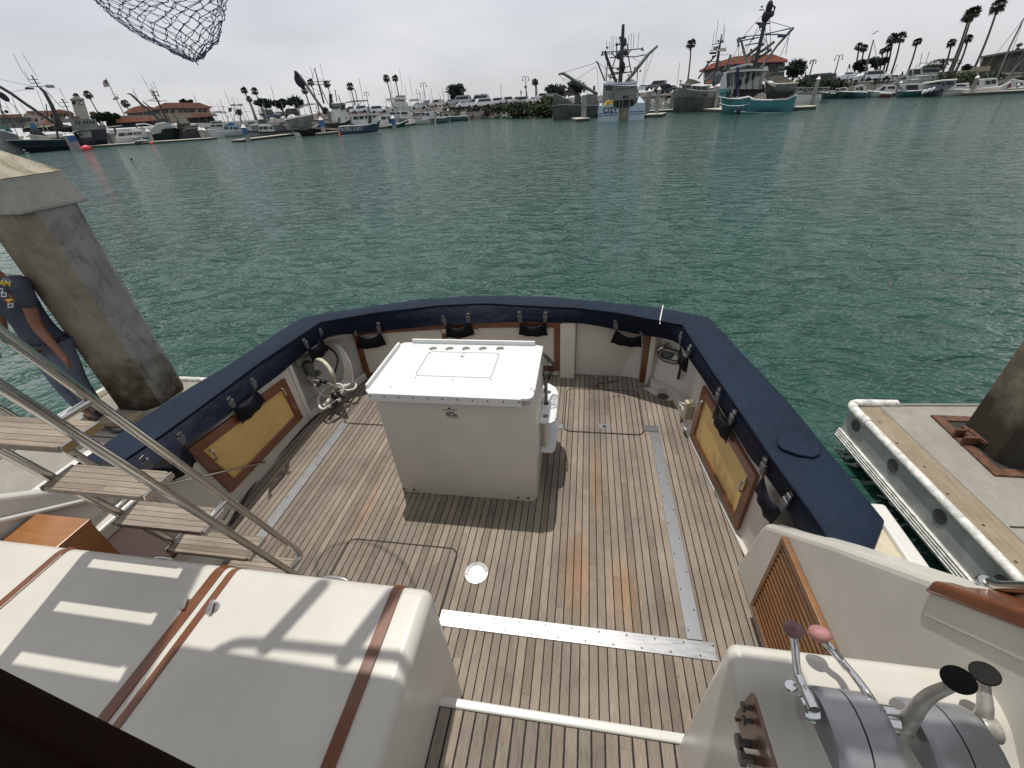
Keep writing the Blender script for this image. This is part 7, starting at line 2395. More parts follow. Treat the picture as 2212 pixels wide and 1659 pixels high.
MB().ball(f.p(1330, 205, 3), (1.25, 1.0, 1.7), 10, 8, (f.u, f.v, Vector((0, 0, 1)))).ball(f.p(1370, 90, 3), (1.0, .8, 1.7), 10, 8).build('wrapped_net', M_NETK, t)
MB().ball(f.p(1395, 178, 3), 0.85, 10, 8).build('power_block', M_MAST, t)
pole(f, [(1400, 60), (1440, 90), (1425, 150)], 0.15, t, 'block_arm', M_MAST, 3)
slab(f, rect(1262, 72, 1290, 95, -2), 2.9, 3.2, 'mast_lamp', M_GRY, t)
pole(f, [(1240, 125), (1310, 122)], 0.1, t, 'lamp_arm', M_MASTG, 3)
pole(f, [(1420, 100), (1450, 98)], 0.14, t, 'lamp_arm', M_MAST, 3)
slab(f, [(1195, 285), (1240, 275), (1330, 290), (1320, 340), (1240, 345), (1230, 310)], 2.6, 3.6, 'crow_nest', M_MAST, t)
pole(f, [(1325, 300), (1380, 290)], 0.13, t, 'crosstree', M_MAST, 3)
pole(f, [(1110, 840), (1060, 690), (1015, 505)], [0.28, 0.26, 0.22], t, 'boom', M_MASTG, 3)
pole(f, [(1215, 920), (1470, 570), (1675, 345)], [0.2, 0.24, 0.28], t, 'boom', M_MASTG, 3)
pole(f, [(1085, 705), (1230, 590), (1300, 545)], 0.34, t, 'boom', M_MAST, 4)
pole(f, [(1140, 760), (1160, 700), (1280, 640), (1435, 520)], 0.3, t, 'boom', M_MASTG, 4)
pole(f, [(1140, 790), (1400, 620)], 0.26, t, 'boom', M_MAST, 4)
for q in ([(1000, 480), (1060, 460), (1250, 440), (1470, 432), (1590, 440)], [(1030, 510), (1240, 470)], [(1060, 570), (1230, 540)], [(1310, 430), (1640, 355)]):
    pole(f, q, 0.12, t, 'crosstree', M_SBLU, 3)
slab(f, [(1475, 432), (1580, 430), (1582, 465), (1470, 470)], 2.7, 3.3, 'lamp_bank', plain('lamp_navy', (0.03, 0.035, 0.09), 0.5), t)
slab(f, [(1020, 465), (1075, 458), (1070, 482), (1020, 488)], 2.7, 3.3, 'lamp_bank', M_MAST, t)
slab(f, [(955, 500), (985, 462), (1025, 480), (975, 570)], 2.7, 3.1, 'steady_fin', M_GRY, t)
for (x, y) in ((1165, 485), (1140, 630), (1350, 620), (980, 570), (980, 835)):
    MB().ball(f.p(x, y, 3), 0.38, 8, 6).build('deck_lamp', M_MAST, t)
lines(f, [[(1330, 260), (1100, 560), (860, 880)], [(1225, 340), (1060, 690)], [(1270, 200), (1050, 450)], [(1375, 200), (1385, 620)], [(1340, 260), (1645, 345)], [(1630, 420), (1510, 700)], [(1610, 480), (1575, 690)], [(1240, 345), (1420, 700)], [(980, 580), (840, 880)], [(990, 580), (970, 820)], [(1300, 480), (1340, 760)], [(1320, 350), (1350, 640)]], 0.05, t, dv=3)
for x in (955, 1000, 1090, 1170, 1260):
    pole(f, [(x, 890), (x - 10, 1120)], 0.12, t, 'deck_post', M_GRY, 1.9)
for x, y in ((960, 900), (1110, 900), (1000, 1040), (1090, 1000), (1170, 950)):
    MB().ball(f.p(x, y, 1.8), (0.55, .5, 1.1), 8, 6).build('hanging_gear', M_NETK, t)
pole(f, [(975, 840), (960, 1210)], 0.25, t, 'blue_net_roll', plain('net_navy', (0.02, 0.025, 0.07), 0.9), 1.4)
MB().ball(f.p(985, 1385, -0.3), (0.75, .6, 1.3), 10, 8).build('boat_fender', M_BLKH, t)

# gangway on the right
f = Fr(27, 1800, 1240, 105)
gw = thing('gangway', 'pale truss gangway leading down to the docks right of the teal seiner', 'gangway', f.b)
for q in ([(1690, 1108), (2140, 1100)], [(1690, 1175), (2140, 1170)]):
    pole(f, q, 0.14, gw, 'chord', M_GRY)
    pole(f, q, 0.14, gw, 'chord', M_GRY, 1.5)
slab(f, [(1690, 1176), (2140, 1171), (2140, 1182), (1690, 1187)], 0.15, 1.4, 'walkway', M_OLV, gw)
for k in range(10):
    x = 1695 + 44 * k
    pole(f, [(x, 1108), (x + 22, 1173), (x + 44, 1108)], 0.10, gw, 'truss_web', M_GRY)

# ---------------------------------------------------------------- boats of the right bank
spec = [
    ('motorboat', 'small slate blue skiff at the left end of the right row', 170, 1035, 'L', 3.6, M_SBLU, [(90, 965), (160, 975), (250, 985)], [(95, 1030), (245, 1030)], [(140, 962), (200, 950), (250, 955), (245, 980)], [rect(165, 960, 190, 970)], []),
    ('fishing_boat', 'slate boat with white wheelhouse and slanting outriggers in the right row', 330, 1030, 'L', 4.5, M_SBLU, [(240, 965), (320, 960), (400, 970)], [(250, 1028), (395, 1028)], [(240, 930), (350, 915), (370, 930), (360, 965), (250, 970)], [rect(250, 928, 275, 950), rect(290, 925, 345, 948)], [[(330, 850), (440, 900)], [(400, 840), (480, 890)], [(230, 900), (200, 820)]]),
    ('fishing_boat', 'steel blue fishing boat with white bow cabin, third in the right row', 480, 1030, 'L', 4.6, plain('hull_steel_blue', (0.07, 0.13, 0.17), 0.4, var=0.3), [(320, 965), (440, 965), (575, 970)], [(385, 1030), (565, 1028)], [(430, 960), (440, 900), (520, 885), (560, 920), (560, 965)], [rect(455, 920, 480, 940), rect(490, 910, 530, 945)], [[(470, 840), (500, 790)], [(540, 850), (470, 870)]]),
    ('motorboat', 'long white motorboat left of the red stern', 690, 1020, 'L', 4.6, M_WHT2, [(570, 955), (650, 965), (780, 970), (860, 975)], [(578, 1018), (800, 1015)], [(640, 955), (740, 900), (840, 890), (880, 900), (870, 965), (740, 975)], [[(700, 945), (745, 905), (770, 905), (745, 950)], rect(790, 905, 860, 930, -2)], [[(760, 830), (770, 900)]]),
    ('dinghy', 'small dull red boat tucked under the white motorboat', 760, 1022, 'L', 2.6, M_RED, [(705, 980), (760, 980), (825, 985)], [(708, 1022), (820, 1018)], [], [], []),
    ('motorboat', 'dark green motorboat with black canvas aft, middle of the right row', 1000, 1018, 'L', 4.8, M_GRN, [(890, 955), (1000, 958), (1160, 950)], [(880, 1015), (1140, 1010)], [(910, 890), (990, 880), (1160, 880), (1150, 950), (960, 955)], [rect(985, 890, 1100, 945)], [[(1000, 880), (1005, 950)]]),
    ('cruiser', 'grey cruiser carrying white outboard motors on its stern', 1270, 1005, 'R', 4.6, M_SBLU, [(1150, 985), (1260, 945), (1375, 940)], [(1160, 1008), (1370, 1000)], [(1180, 860), (1500, 838), (1510, 920), (1300, 935), (1190, 930)], [rect(1200, 870, 1340, 885, -6), rect(1360, 862, 1380, 900), rect(1400, 858, 1480, 890, -4)], [[(1210, 760), (1215, 850)], [(1280, 770), (1285, 845)]]),
    ('motorboat', 'white open motorboat with curved hull right of the outboards', 1490, 1005, 'L', 4.2, M_WHT2, [(1370, 955), (1500, 940), (1640, 945)], [(1345, 1005), (1610, 1000)], [(1410, 945), (1500, 880), (1640, 870), (1640, 945)], [rect(1510, 885, 1600, 905)], []),
    ('trawler_yacht', 'white trawler yacht with dark cabin windows at the far right dock', 1850, 990, 'R', 5.0, M_WHT2, [(1690, 945), (1800, 925), (1950, 915), (2070, 865)], [(1700, 995), (1990, 975)], [(1700, 835), (1900, 820), (1930, 830), (1940, 905), (1720, 940)], [rect(1700, 845, 1740, 890), rect(1810, 845, 1860, 885, -3), rect(1870, 838, 1920, 880, -4)], [[(1830, 740), (1840, 830)]]),
    ('motorboat', 'white boat with dark red canvas cut off at the right edge', 2110, 960, 'R', 4.6, M_WHT2, [(2010, 935), (2120, 930), (2300, 910)], [(2020, 965), (2290, 950)], [(2000, 880), (2080, 830), (2212, 850), (2212, 930), (2020, 935)], [rect(2130, 870, 2200, 890)], [[(2040, 800), (2212, 540)]]),
    ('motor_yacht', 'large white motor yacht with sloped front behind the green motorboat', 1010, 960, 'L', 6.5, M_WHT2, [(840, 880), (1000, 840), (1340, 830)], [(850, 940), (1330, 930)], [(890, 800), (980, 775), (1340, 770), (1340, 840), (850, 880)], [[(895, 830), (980, 800), (975, 830)], rect(1020, 830, 1060, 860), rect(1150, 790, 1300, 815, -6)], []),
    ('motor_yacht', 'white yacht with high glass bridge and antenna arch behind the row', 1160, 930, 'L', 5.5, M_WHT2, [(960, 810), (1100, 800), (1330, 790)], [(970, 850), (1320, 845)], [(975, 800), (1005, 725), (1330, 705), (1340, 790)], [[(1000, 790), (1010, 735), (1040, 730), (1035, 790)], rect(1060, 725, 1130, 780, -4), rect(1150, 720, 1320, 760, -6)], [[(1145, 555), (1125, 680)], [(1222, 540), (1180, 670)], [(1115, 665), (1205, 655)], [(1120, 665), (1110, 710)], [(1200, 660), (1210, 700)]]),
]
for nm, lab, bx, by, bow, bm_, hm, sh_, wl_, cab, wn_, pl2 in spec:
    back_ = 'behind' in lab
    f, t = boat_(nm, lab, 28, bx, by, 126 if back_ else None)
    hull(f, sh_, wl_, bm_, bow, hm, t)
    if cab:
        slab(f, cab, 0.5, bm_ - 0.8, 'cabin', M_WHT2 if 'grey' not in lab else M_LBLU, t)
        wins(f, wn_, 0.5, t)
    if 'outboard' in lab:
        for k in range(3):
            q = f.p(1165 + 45 * k, 960 - 12 * k, -0.3)
            MB().ball(q, (0.55, .5, .9), 8, 6, (f.u, f.v, Vector((0.5, 0, 1)).normalized())).build('outboard', M_WHT2, t, smooth=180)
        slab(f, [(1150, 870), (1350, 838), (1510, 828), (1510, 840), (1350, 850), (1160, 882)], 0.3, 4, 'cabin_roof', plain('canvas_bright', (0.75, 0.74, 0.68), 0.6), t)
    if 'canvas' in lab:
        slab(f, [(980, 895), (1100, 885), (1105, 945), (985, 950)] if 'green' in lab else [(1990, 870), (2070, 850), (2080, 910), (2000, 920)], 0.3, 0.45, 'canvas_side', M_MAST if 'green' in lab else M_RED, t)
    for q in pl2:
        pole(f, q, 0.06, t, 'antenna', M_MASTG, 1)

# sailing boat masts
for n_, pts, lab, d_ in ((28, [(525, 860), (580, 640), (636, 415)], 'sailing boat mast with furled blue sail rising from the right row', 118), (28, [(1915, 850), (2060, 500), (2212, 190)], 'tall raked white mast at the right edge, left one', 112), (28, [(2045, 810), (2150, 680), (2260, 560)], 'thick pale boom leaning at the right edge', 112)):
    f = Fr(n_, pts[0][0], pts[0][1], d_)
    t = thing('sailing_mast', lab, 'mast', f.b)
    pole(f, pts, [0.22, 0.2, 0.14], t, 'mast_pole', M_MASTG)
    if '636' in str(pts):
        lines(f, [[(640, 430), (690, 740)], [(636, 415), (500, 860)]], 0.05, t)
    else:
        lines(f, [[(pts[2][0], pts[2][1]), (pts[0][0] - 120, pts[0][1] - 120)], [(pts[2][0], pts[2][1]), (pts[0][0] + 60, pts[0][1])]], 0.04, t)


# ---------------------------------------------------------------- more masts and whips standing among the moored boats
rm = random.Random(31)
for n_, xs_, yb_, yt_, d_, lab in ((23, (1250, 2150), (1080, 1240), (760, 980), 152, 'thin bare mast among the boats left of the palm trio'), (24, (120, 1050), (1050, 1150), (760, 960), 140, 'thin bare mast among the workboats by the old seiner'),
                                   (25, (60, 860), (720, 800), (520, 680), 138, 'thin bare mast among the tower boats'), (28, (260, 1750), (790, 880), (640, 760), 124, 'thin bare mast among the boats of the right bank'), (22, (60, 1000), (1250, 1380), (900, 1150), 158, 'thin bare mast among the far left boats')):
    for k in range(11):
        x = lerp(xs_[0], xs_[1], (k + rm.uniform(.1, .9)) / 11)
        f = Fr(n_, x, rm.uniform(*yb_), d_)
        sl_ = {22: -.5, 23: -.42, 24: -.3, 25: -.15, 28: .5}[n_]
        y1, y0_ = rm.uniform(*yb_), rm.uniform(*yt_)
        t = thing('bare_mast', lab, 'mast', f.b, lab + 's')
        P = [f.p(x, y1 + 60), f.p(x - 0 + sl_ * -1 * 0 + sl_ * (y1 + 60 - y0_), y0_)]
        MB().tube(P, [0.075, 0.045], 5).build('mast_pole', rm.choice([M_MASTW, M_MASTG, M_MASTG, M_MAST]), t)
        if rm.random() < 0.6:
            q = P[0].lerp(P[1], rm.uniform(.55, .8))
            w_ = rm.uniform(.5, 1.2)
            MB().tube([q - f.u * w_, q + f.u * w_], 0.045, 4).build('spreader', M_MASTG, t)


# ---------------------------------------------------------------- buildings
def building(name, lab, n_, bx, by, d_):
    f = Fr(n_, bx, by, d_, GZ)
    return f, thing(name, lab, 'building', f.b)


f, t = building('tower_building', 'white stucco bell tower with arched openings and red tiled hall beside it', 22, 1250, 1120, 205)
slab(f, [(1100, 838), (1300, 828), (1415, 1180), (1195, 1180)], 0, 7, 'tower', M_STUC, t)
slab(f, [(1082, 832), (1170, 790), (1310, 820), (1305, 830), (1095, 842)], -0.5, 7.5, 'tower_roof', M_TAN, t)
for x in (1150, 1268):
    q = [(x - 30 + (12 if k > 6 else 0), 895) for k in (0,)]
    arch = [(x - 28, 915)] + [(x - 5 + 30 * math.cos(math.radians(180 - 22.5 * k)) * 1.0, 885 - 28 * math.sin(math.radians(22.5 * k))) for k in range(9)] + [(x + 34, 912)]
    wins(f, [arch], 0, t, 'arch_opening', M_SHADE)
    if x > 1200:
        wins(f, [[(a * 0.6 + 1278 * 0.4, b2 * 0.6 + 890 * 0.4) for a, b2 in arch]], -0.1, t, 'arch_light', plain('arch_sky', (0.75, 0.77, 0.78), 0.8))
slab(f, [(755, 1050), (1135, 1040), (1180, 1185), (800, 1200)], 3, 12, 'hall_wall', M_STUC, t)
slab(f, [(745, 1052), (850, 1000), (925, 988), (1100, 1020), (1140, 1045), (1130, 1050), (760, 1062)], 2, 13, 'hall_roof', M_TILE, t)
wins(f, [rect(800 + 48 * k, 1068, 822 + 48 * k, 1120, 0) for k in range(6)], 3, t)
slab(f, [(1390, 1030), (1450, 1020), (1510, 1045), (1480, 1060), (1400, 1062)], 5, 14, 'side_roof', M_TILE, t)
f, t = building('hall_building', 'white gabled hall with red tiled roof left of the bell tower', 22, 560, 1200, 205)
slab(f, [(345, 1110), (405, 1030), (440, 1040), (620, 1090), (760, 1090), (780, 1240), (470, 1240), (345, 1240)], 0, 12, 'gable_wall', M_STUC, t)
slab(f, [(405, 1015), (760, 1010), (850, 1000), (800, 1050), (770, 1085), (640, 1088), (440, 1032)], -0.5, 13, 'tiled_roof', M_TILE, t)
wins(f, [rect(540, 1128, 585, 1180), rect(635, 1120, 672, 1155)], 0, t)
slab(f, [(600, 1230), (740, 1150), (790, 1125), (850, 1190), (820, 1225)], -3, 4, 'hip_roof', M_TILEO, t)
f, t = building('long_building', 'long low building with red tiled roof at the far left edge', 22, 150, 1200, 205)
slab(f, [(-300, 1130), (350, 1115), (460, 1200), (470, 1270), (-300, 1290)], 0, 10, 'front_wall', M_STUCG, t)
slab(f, [(-300, 1080), (340, 1062), (350, 1115), (-300, 1135)], -0.5, 11, 'tiled_roof', M_TILE, t)
slab(f, [(240, 1130), (470, 1115), (490, 1160), (250, 1175)], -1.0, 0.5, 'porch_roof', plain('slate_roof', (0.08, 0.075, 0.09), 0.8), t)
wins(f, [rect(30, 1170, 60, 1225), rect(110, 1170, 150, 1200)], 0, t)
f, t = building('market_hall', 'low open market hall with bright awnings behind the navy boat', 22, 800, 1290, 190)
slab(f, [(350, 1250), (1050, 1225), (1060, 1330), (360, 1345)], 1, 6, 'shop_front', M_SHADE, t)
for k, (x0_, x1_) in enumerate(((370, 470), (570, 675), (690, 790), (880, 1040))):
    slab(f, [(x0_, 1255 - k * 6), (x1_, 1240 - k * 6), (x1_ + 8, 1268 - k * 6), (x0_ + 12, 1285 - k * 6)], 0, 1, 'awning', plain('awning_cream', (0.62, 0.57, 0.36), 0.7), t)
slab(f, [(468, 1215), (520, 1205), (575, 1290), (480, 1300)], -1, 0, 'blue_tarp', M_BLU, t)
f, t = building('restaurant', 'two storey harbour restaurant with long red tiled roof and dark windows', 23, 800, 1150, 192)
slab(f, [(420, 985), (640, 962), (1270, 955), (1320, 1060), (1330, 1200), (430, 1210)], 0, 14, 'front_wall', M_STUCT, t)
slab(f, [(390, 990), (440, 950), (590, 885), (1125, 885), (1325, 955), (1310, 968), (640, 972), (420, 1000)], -1.2, 15, 'tiled_roof', M_TILE, t)
wins(f, [rect(420, 995, 510, 1055), rect(535, 985, 640, 1050, -2), rect(665, 980, 745, 1045, -2), rect(800, 982, 860, 1040), rect(875, 980, 960, 1040), rect(970, 978, 1058, 1038), rect(1105, 978, 1160, 1035), rect(1175, 978, 1245, 1035)], 0, t)
slab(f, [(940, 1120), (1330, 1100), (1400, 1200), (950, 1210)], -2, 0.5, 'lower_storey', M_SHADE, t)
slab(f, [(985, 1120), (1060, 1062), (1370, 1055), (1425, 1090), (1300, 1100), (1010, 1122)], -3, 2, 'lower_roof', M_TILE, t)
slab(f, [(0, 1045), (420, 1000), (430, 1110), (0, 1115)], 1, 12, 'wing_wall', M_STUCG, t)
slab(f, [(-60, 1050), (20, 990), (100, 955), (230, 925), (420, 960), (420, 1005), (200, 1040)], 0, 13, 'wing_roof', M_TILE, t)
wins(f, [rect(80, 1045, 130, 1075, -4), rect(160, 1040, 240, 1070, -4), rect(270, 1035, 350, 1065, -4)], 1, t)
slab(f, [(-250, 1090), (430, 1080), (430, 1120), (-250, 1125)], -2, 0.9, 'terrace_wall', M_STUCG, t)
slab(f, [(-340, 1200), (-240, 1130), (200, 1115), (440, 1125), (440, 1165), (-100, 1200)], -5, -2, 'terrace_roof', M_TILEO, t)
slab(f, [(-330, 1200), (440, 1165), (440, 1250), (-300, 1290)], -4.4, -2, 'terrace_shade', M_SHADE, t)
f, t = building('harbour_pavilion', 'pavilion with bright orange hipped roof behind the teal seiner', 27, 1100, 1000, 118)
slab(f, [(540, 905), (880, 800), (1540, 750), (1545, 1000), (545, 1060)], 0, 16, 'front_wall', M_STUCG, t)
slab(f, [(490, 885), (640, 800), (860, 735), (950, 705), (1410, 677), (1600, 745), (1595, 765), (1100, 785), (850, 805), (510, 895)], -1.2, 17, 'tiled_roof', M_TILEO, t)
MB().tube([f.p(490, 893, -1.3), f.p(850, 808, -1.3), f.p(1100, 790, -1.3), f.p(1600, 768, -1.3)], 0.22, 5).build('eave_gutter', M_RED, t)
wins(f, [rect(700, 880, 720, 960), rect(735, 870, 760, 950), rect(780, 835, 830, 960), rect(1330, 800, 1460, 900, -8), rect(1250, 850, 1300, 960)], 0, t)
slab(f, [(1480, 800), (1568, 790), (1555, 960), (1480, 965)], -0.6, -0.1, 'glass_screen', M_DGRY, t)
for yy in (850, 905):
    pole(f, [(1480, yy), (1562, yy - 6)], 0.12, t, 'screen_bar', M_WHT2, -0.8)
slab(f, [(550, 1055), (600, 1010), (640, 1005), (630, 1040)], -6, -2, 'porch_roof', M_TILEO, t)
slab(f, [(540, 905), (560, 900), (560, 1000), (540, 1000)], -0.3, -0.05, 'corner_trim', M_WHT2, t)
f, t = building('club_house', 'grey shingled waterside building with flat eaves at the right edge', 28, 2000, 780, 125)
slab(f, [(1760, 605), (2100, 540), (2400, 490), (2400, 760), (1740, 760)], 0, 14, 'front_wall', plain('shingle_brown', (0.115, 0.105, 0.09), 0.85, var=0.25, scale=0.5), t)
slab(f, [(1745, 592), (2000, 545), (2160, 515), (2400, 470), (2400, 500), (1760, 606)], -1.5, 15, 'flat_roof', plain('roof_brown_grey', (0.17, 0.155, 0.14), 0.8), t)
slab(f, [(1760, 605), (1790, 600), (1770, 655), (1745, 660)], -0.5, -0.1, 'corner_window', M_WHT2, t)
slab(f, [(2115, 520), (2150, 485), (2185, 520)], 2, 6, 'roof_vent', M_DGRY, t)
MB().ball(f.p(2165, 470, 4), (1.0, 1, 0.7), 8, 6).build('vent_cowl', M_MAST, t)
slab(f, [(1700, 700), (1860, 690), (1850, 740), (1560, 770)], -4, 0, 'lower_terrace', M_STUCT, t)
slab(f, [(1540, 770), (1590, 735), (1650, 740), (1640, 790), (1540, 800)], -4, -2, 'low_wall', M_STUCT, t)
wins(f, [rect(2080, 700, 2110, 740), rect(2130, 690, 2170, 740), rect(2180, 600, 2212, 640)], 0, t)
f, t = building('storage_shed', 'low grey green shed beside the flat topped tree on the right bank', 28, 580, 815, 140)
slab(f, [(260, 790), (400, 785), (400, 830), (262, 835)], -2, 4, 'shed_wall', M_OLV, t)
slab(f, [(440, 790), (640, 785), (650, 835), (450, 840)], 0, 6, 'shed_wall', M_GRY, t)
slab(f, [(740, 795), (895, 782), (890, 800), (750, 815)], -2, 4, 'shed_roof', M_OLV, t)
for x in (760, 800, 840, 880):
    pole(f, [(x, 805), (x - 4, 850)], 0.12, t, 'shed_post', M_OLV, -1)


# ---------------------------------------------------------------- palms
def frond_mesh(mb_, o, d, L_, droop, rng):
    """fan palm leaf: petiole and a fan of blades"""
    d = d.normalized()
    side = d.cross(Vector((0, 0, 1)))
    side = side.normalized() if side.length > 1e-3 else Vector((1, 0, 0))
    up2 = side.cross(d)
    c = o + d * L_ * 0.5 - Vector((0, 0, droop * 0.15 * L_))
    w = side * (0.018 * L_)
    mb_.face(o - w, o + w, c + w, c - w)
    for k in range(-4, 5):
        a = k * 0.30
        e = c + (d * math.cos(a) + side * math.sin(a)) * (L_ * 0.55 * (1 - 0.05 * abs(k))) - Vector((0, 0, droop * L_ * (0.22 + 0.05 * abs(k)))) + up2 * rng.uniform(-.05, .05) * L_
        m1 = c + (d * math.cos(a) + side * math.sin(a)) * L_ * 0.28
        ww = (side * math.cos(a) - d * math.sin(a)) * (0.068 * L_)
        mb_.face(c, m1 - ww, e, m1 + ww)


def crown_meshes(seed, skirt=1.0, nfr=66):
    rng = random.Random(seed)
    g, dd = MB(), MB()
    for i in range(nfr):
        el = math.asin(rng.uniform(-0.55, 0.98))
        az = rng.uniform(0, 2 * PI)
        d = Vector((math.cos(el) * math.cos(az), math.cos(el) * math.sin(az), math.sin(el)))
        frond_mesh(g, Vector((0, 0, 0)), d, rng.uniform(0.85, 1.1), 0.5 + (0.5 if el < 0 else 0), rng)
    for i in range(int(26 * skirt)):
        az = rng.uniform(0, 2 * PI)
        z0_ = rng.uniform(-0.75, -0.15)
        d = Vector((math.cos(az) * 0.4, math.sin(az) * 0.4, -1))
        frond_mesh(dd, Vector((0, 0, z0_ + 0.1)), d, rng.uniform(0.35, 0.6), 0.1, rng)
    return g, dd


CR_ = [crown_meshes(s_, k) for s_, k in ((1, .8), (2, 1), (3, 1.3), (4, .6))]
_cm = {}


def mesh_of(mb_, name, mat):
    me = bpy.data.meshes.new(name)
    me.from_pydata([tuple(v) for v in mb_.v], [], mb_.f)
    me.materials.append(mat)
    return me


CMESH = [(mesh_of(a, 'palm_crown', M_PALM), mesh_of(b2, 'palm_skirt', M_PALMD)) for a, b2 in CR_]


def palm(n_, cx, cy, cr_px, bx, by, d_, label, var=0, wind=0.0):
    f = Fr(n_, bx, by, d_, GZ)
    top = f.p(cx, cy)
    R_ = (f.p(cx + cr_px, cy) - top).length * 1.08
    base = Vector((f.b.x, f.b.y, GZ - 0.2))
    o = thing('palm_tree', label, 'palm tree', base, 'tall fan palms along the harbour')
    pts = [base.lerp(top, k / 8) for k in range(9)]
    for k, q in enumerate(pts):
        b_ = math.sin(PI * k / 8) * 0.25
        q += f.u * b_
    r0 = max(0.16, R_ * 0.10)
    MB().tube(pts, [lerp(r0 * 1.25, r0 * 0.8, k / 8) for k in range(9)], 7).build('trunk', M_TRUNK, o, smooth=60)
    cmh, skm = CMESH[var % 4]
    for nm, me in (('crown', cmh), ('dead_skirt', skm)):
        c_ = bpy.data.objects.new(nm, me)
        COL.objects.link(c_)
        c_.parent = o
        c_.location = top - base
        c_.scale = (R_, R_, R_ * 1.02)
        c_.rotation_euler = (0.12 * math.sin(var * 3.1) + wind, 0.1 * math.cos(var * 2.3) + wind, var * 1.37)


for a in [
    (22, 1190, 785, 62, 1275, 1060, 225, 'palm crown showing just above the bell tower roof', 0), (22, 1360, 752, 76, 1500, 1045, 200, 'palm with thick crown right of the bell tower', 1),
    (22, 1942, 893, 74, 1995, 1010, 205, 'short palm between the flagpole and red tiled restaurant', 3), (23, 1820, 690, 60, 1990, 1150, 168, 'tallest palm of the trio above the blue canvas boat', 2),
    (23, 1985, 700, 62, 2100, 1050, 168, 'right palm of the trio above the blue canvas boat', 0), (23, 1895, 822, 52, 2010, 1160, 172, 'shorter middle palm of the trio above the blue canvas boat', 1),
    (24, 785, 690, 55, 880, 1010, 160, 'palm just right of the hanging net of the old seiner', 1), (24, 880, 565, 60, 1005, 1020, 165, 'palm crown behind the old seiner boom', 2),
    (24, 1130, 588, 58, 1260, 1020, 165, 'palm crown behind the old seiner mast', 3), (24, 1495, 628, 62, 1572, 1015, 160, 'lone palm above the blue lobster boat', 0),
    (25, 65, 398, 46, 128, 700, 155, 'left palm of the pair above the tower boats', 1), (25, 175, 402, 44, 222, 700, 155, 'right palm of the pair above the tower boats', 2),
    (25, 1915, 445, 42, 1915, 668, 150, 'stocky palm right of the double lamp at the bushes', 3), (25, 1930, 450, 30, 1930, 668, 153, 'second trunk close behind the stocky palm by the bushes', 1),
    (25, 1800, 510, 18, 1807, 690, 149, 'small dead palm clinging to the double lamp post', 0),
    (26, 1823, 545, 64, 1772, 1000, 125, 'lone tall palm left of the orange roofed pavilion', 2),
    (28, 485, 482, 46, 425, 790, 138, 'left palm of the pair left of the flat tree', 0), (28, 540, 498, 44, 465, 780, 138, 'right palm of the pair left of the flat tree', 1),
    (28, 735, 530, 40, 690, 775, 136, 'lowest palm of the cluster right of the sail mast', 2), (28, 792, 500, 46, 722, 775, 137, 'dark palm in the middle of the cluster right of the sail mast', 3),
    (28, 842, 395, 64, 760, 775, 138, 'second tallest palm of the cluster right of the sail mast', 1), (28, 925, 385, 66, 820, 760, 138, 'tallest palm of the cluster, rightmost', 0),
    (28, 1095, 435, 52, 1000, 715, 136, 'single palm between the cluster and white yacht antennas', 2), (28, 1455, 445, 54, 1358, 745, 128, 'palm left of the two tallest trunks at right', 3),
    (28, 1672, 130, 92, 1455, 745, 126, 'great palm with bushy crown, right of two crossed trunks', 2), (28, 1640, 165, 75, 1425, 745, 128, 'great palm just left of its bushy twin', 0),
    (28, 1632, 398, 52, 1490, 745, 127, 'shorter palm right of the two great palms', 1), (28, 1945, 55, 92, 1690, 710, 122, 'tallest palm near the right edge with ivy on its trunk', 3)]:
    palm(*a, wind=0.12 if a[0] == 28 else 0.0)

# feathery low palm
f = Fr(28, 1375, 735, 124, GZ)
t = thing('feather_palm', 'low palm with long feathery fronds beside the white yacht', 'palm tree', f.b)
pole(f, [(1340, 740), (1375, 640)], 0.3, t, 'trunk', M_TRUNK)
fm_ = MB()
rf = random.Random(4)
o_ = f.p(1378, 635)
for k in range(16):
    az = 2 * PI * k / 16
    d = Vector((math.cos(az), math.sin(az), 0))
    pts = [o_ + d * (s_ * 2.7) + Vector((0, 0, 1.7 * s_ - 2.4 * s_ * s_ + rf.uniform(-.1, .1))) for s_ in [i / 7 for i in range(8)]]
    sd = Vector((-d.y, d.x, 0))
    for a_, b2 in zip(pts, pts[1:]):
        for sg in (-1, 1):
            m_ = a_.lerp(b2, 0.5)
            fm_.face(a_, b2, m_ + sd * sg * 0.30 - Vector((0, 0, 0.25)) + d * 0.2)
fm_.build('crown', M_PALM, t)


# ---------------------------------------------------------------- broadleaf trees, bushes
def leaf_cloud(mb_, c, r, n_, size, rng, ax=None, clumps=9):
    ax = ax or (Vector((1, 0, 0)), Vector((0, 1, 0)), Vector((0, 0, 1)))
    cl = []
    for i in range(clumps):
        while True:
            q = Vector((rng.uniform(-1, 1), rng.uniform(-1, 1), rng.uniform(-1, 1)))
            if q.length < 1:
                break
        cl.append((q * 0.72, rng.uniform(0.28, 0.5)))
    for i in range(n_):
        cc, cr2 = cl[i % clumps]
        q = Vector((rng.gauss(0, 1), rng.gauss(0, 1), rng.gauss(0, 1)))
        q = cc + q.normalized() * cr2 * rng.uniform(0.55, 1.05)
        p = c + ax[0] * (q.x * r[0]) + ax[1] * (q.y * r[1]) + ax[2] * (q.z * r[2])
        a = Vector((rng.gauss(0, 1), rng.gauss(0, 1), rng.gauss(0, 1))).normalized()
        b2 = a.orthogonal().normalized()
        s_ = size * rng.uniform(0.6, 1.3)
        mb_.face(p - a * s_, p + b2 * s_ * 0.55, p + a * s_, p - b2 * s_ * 0.55)


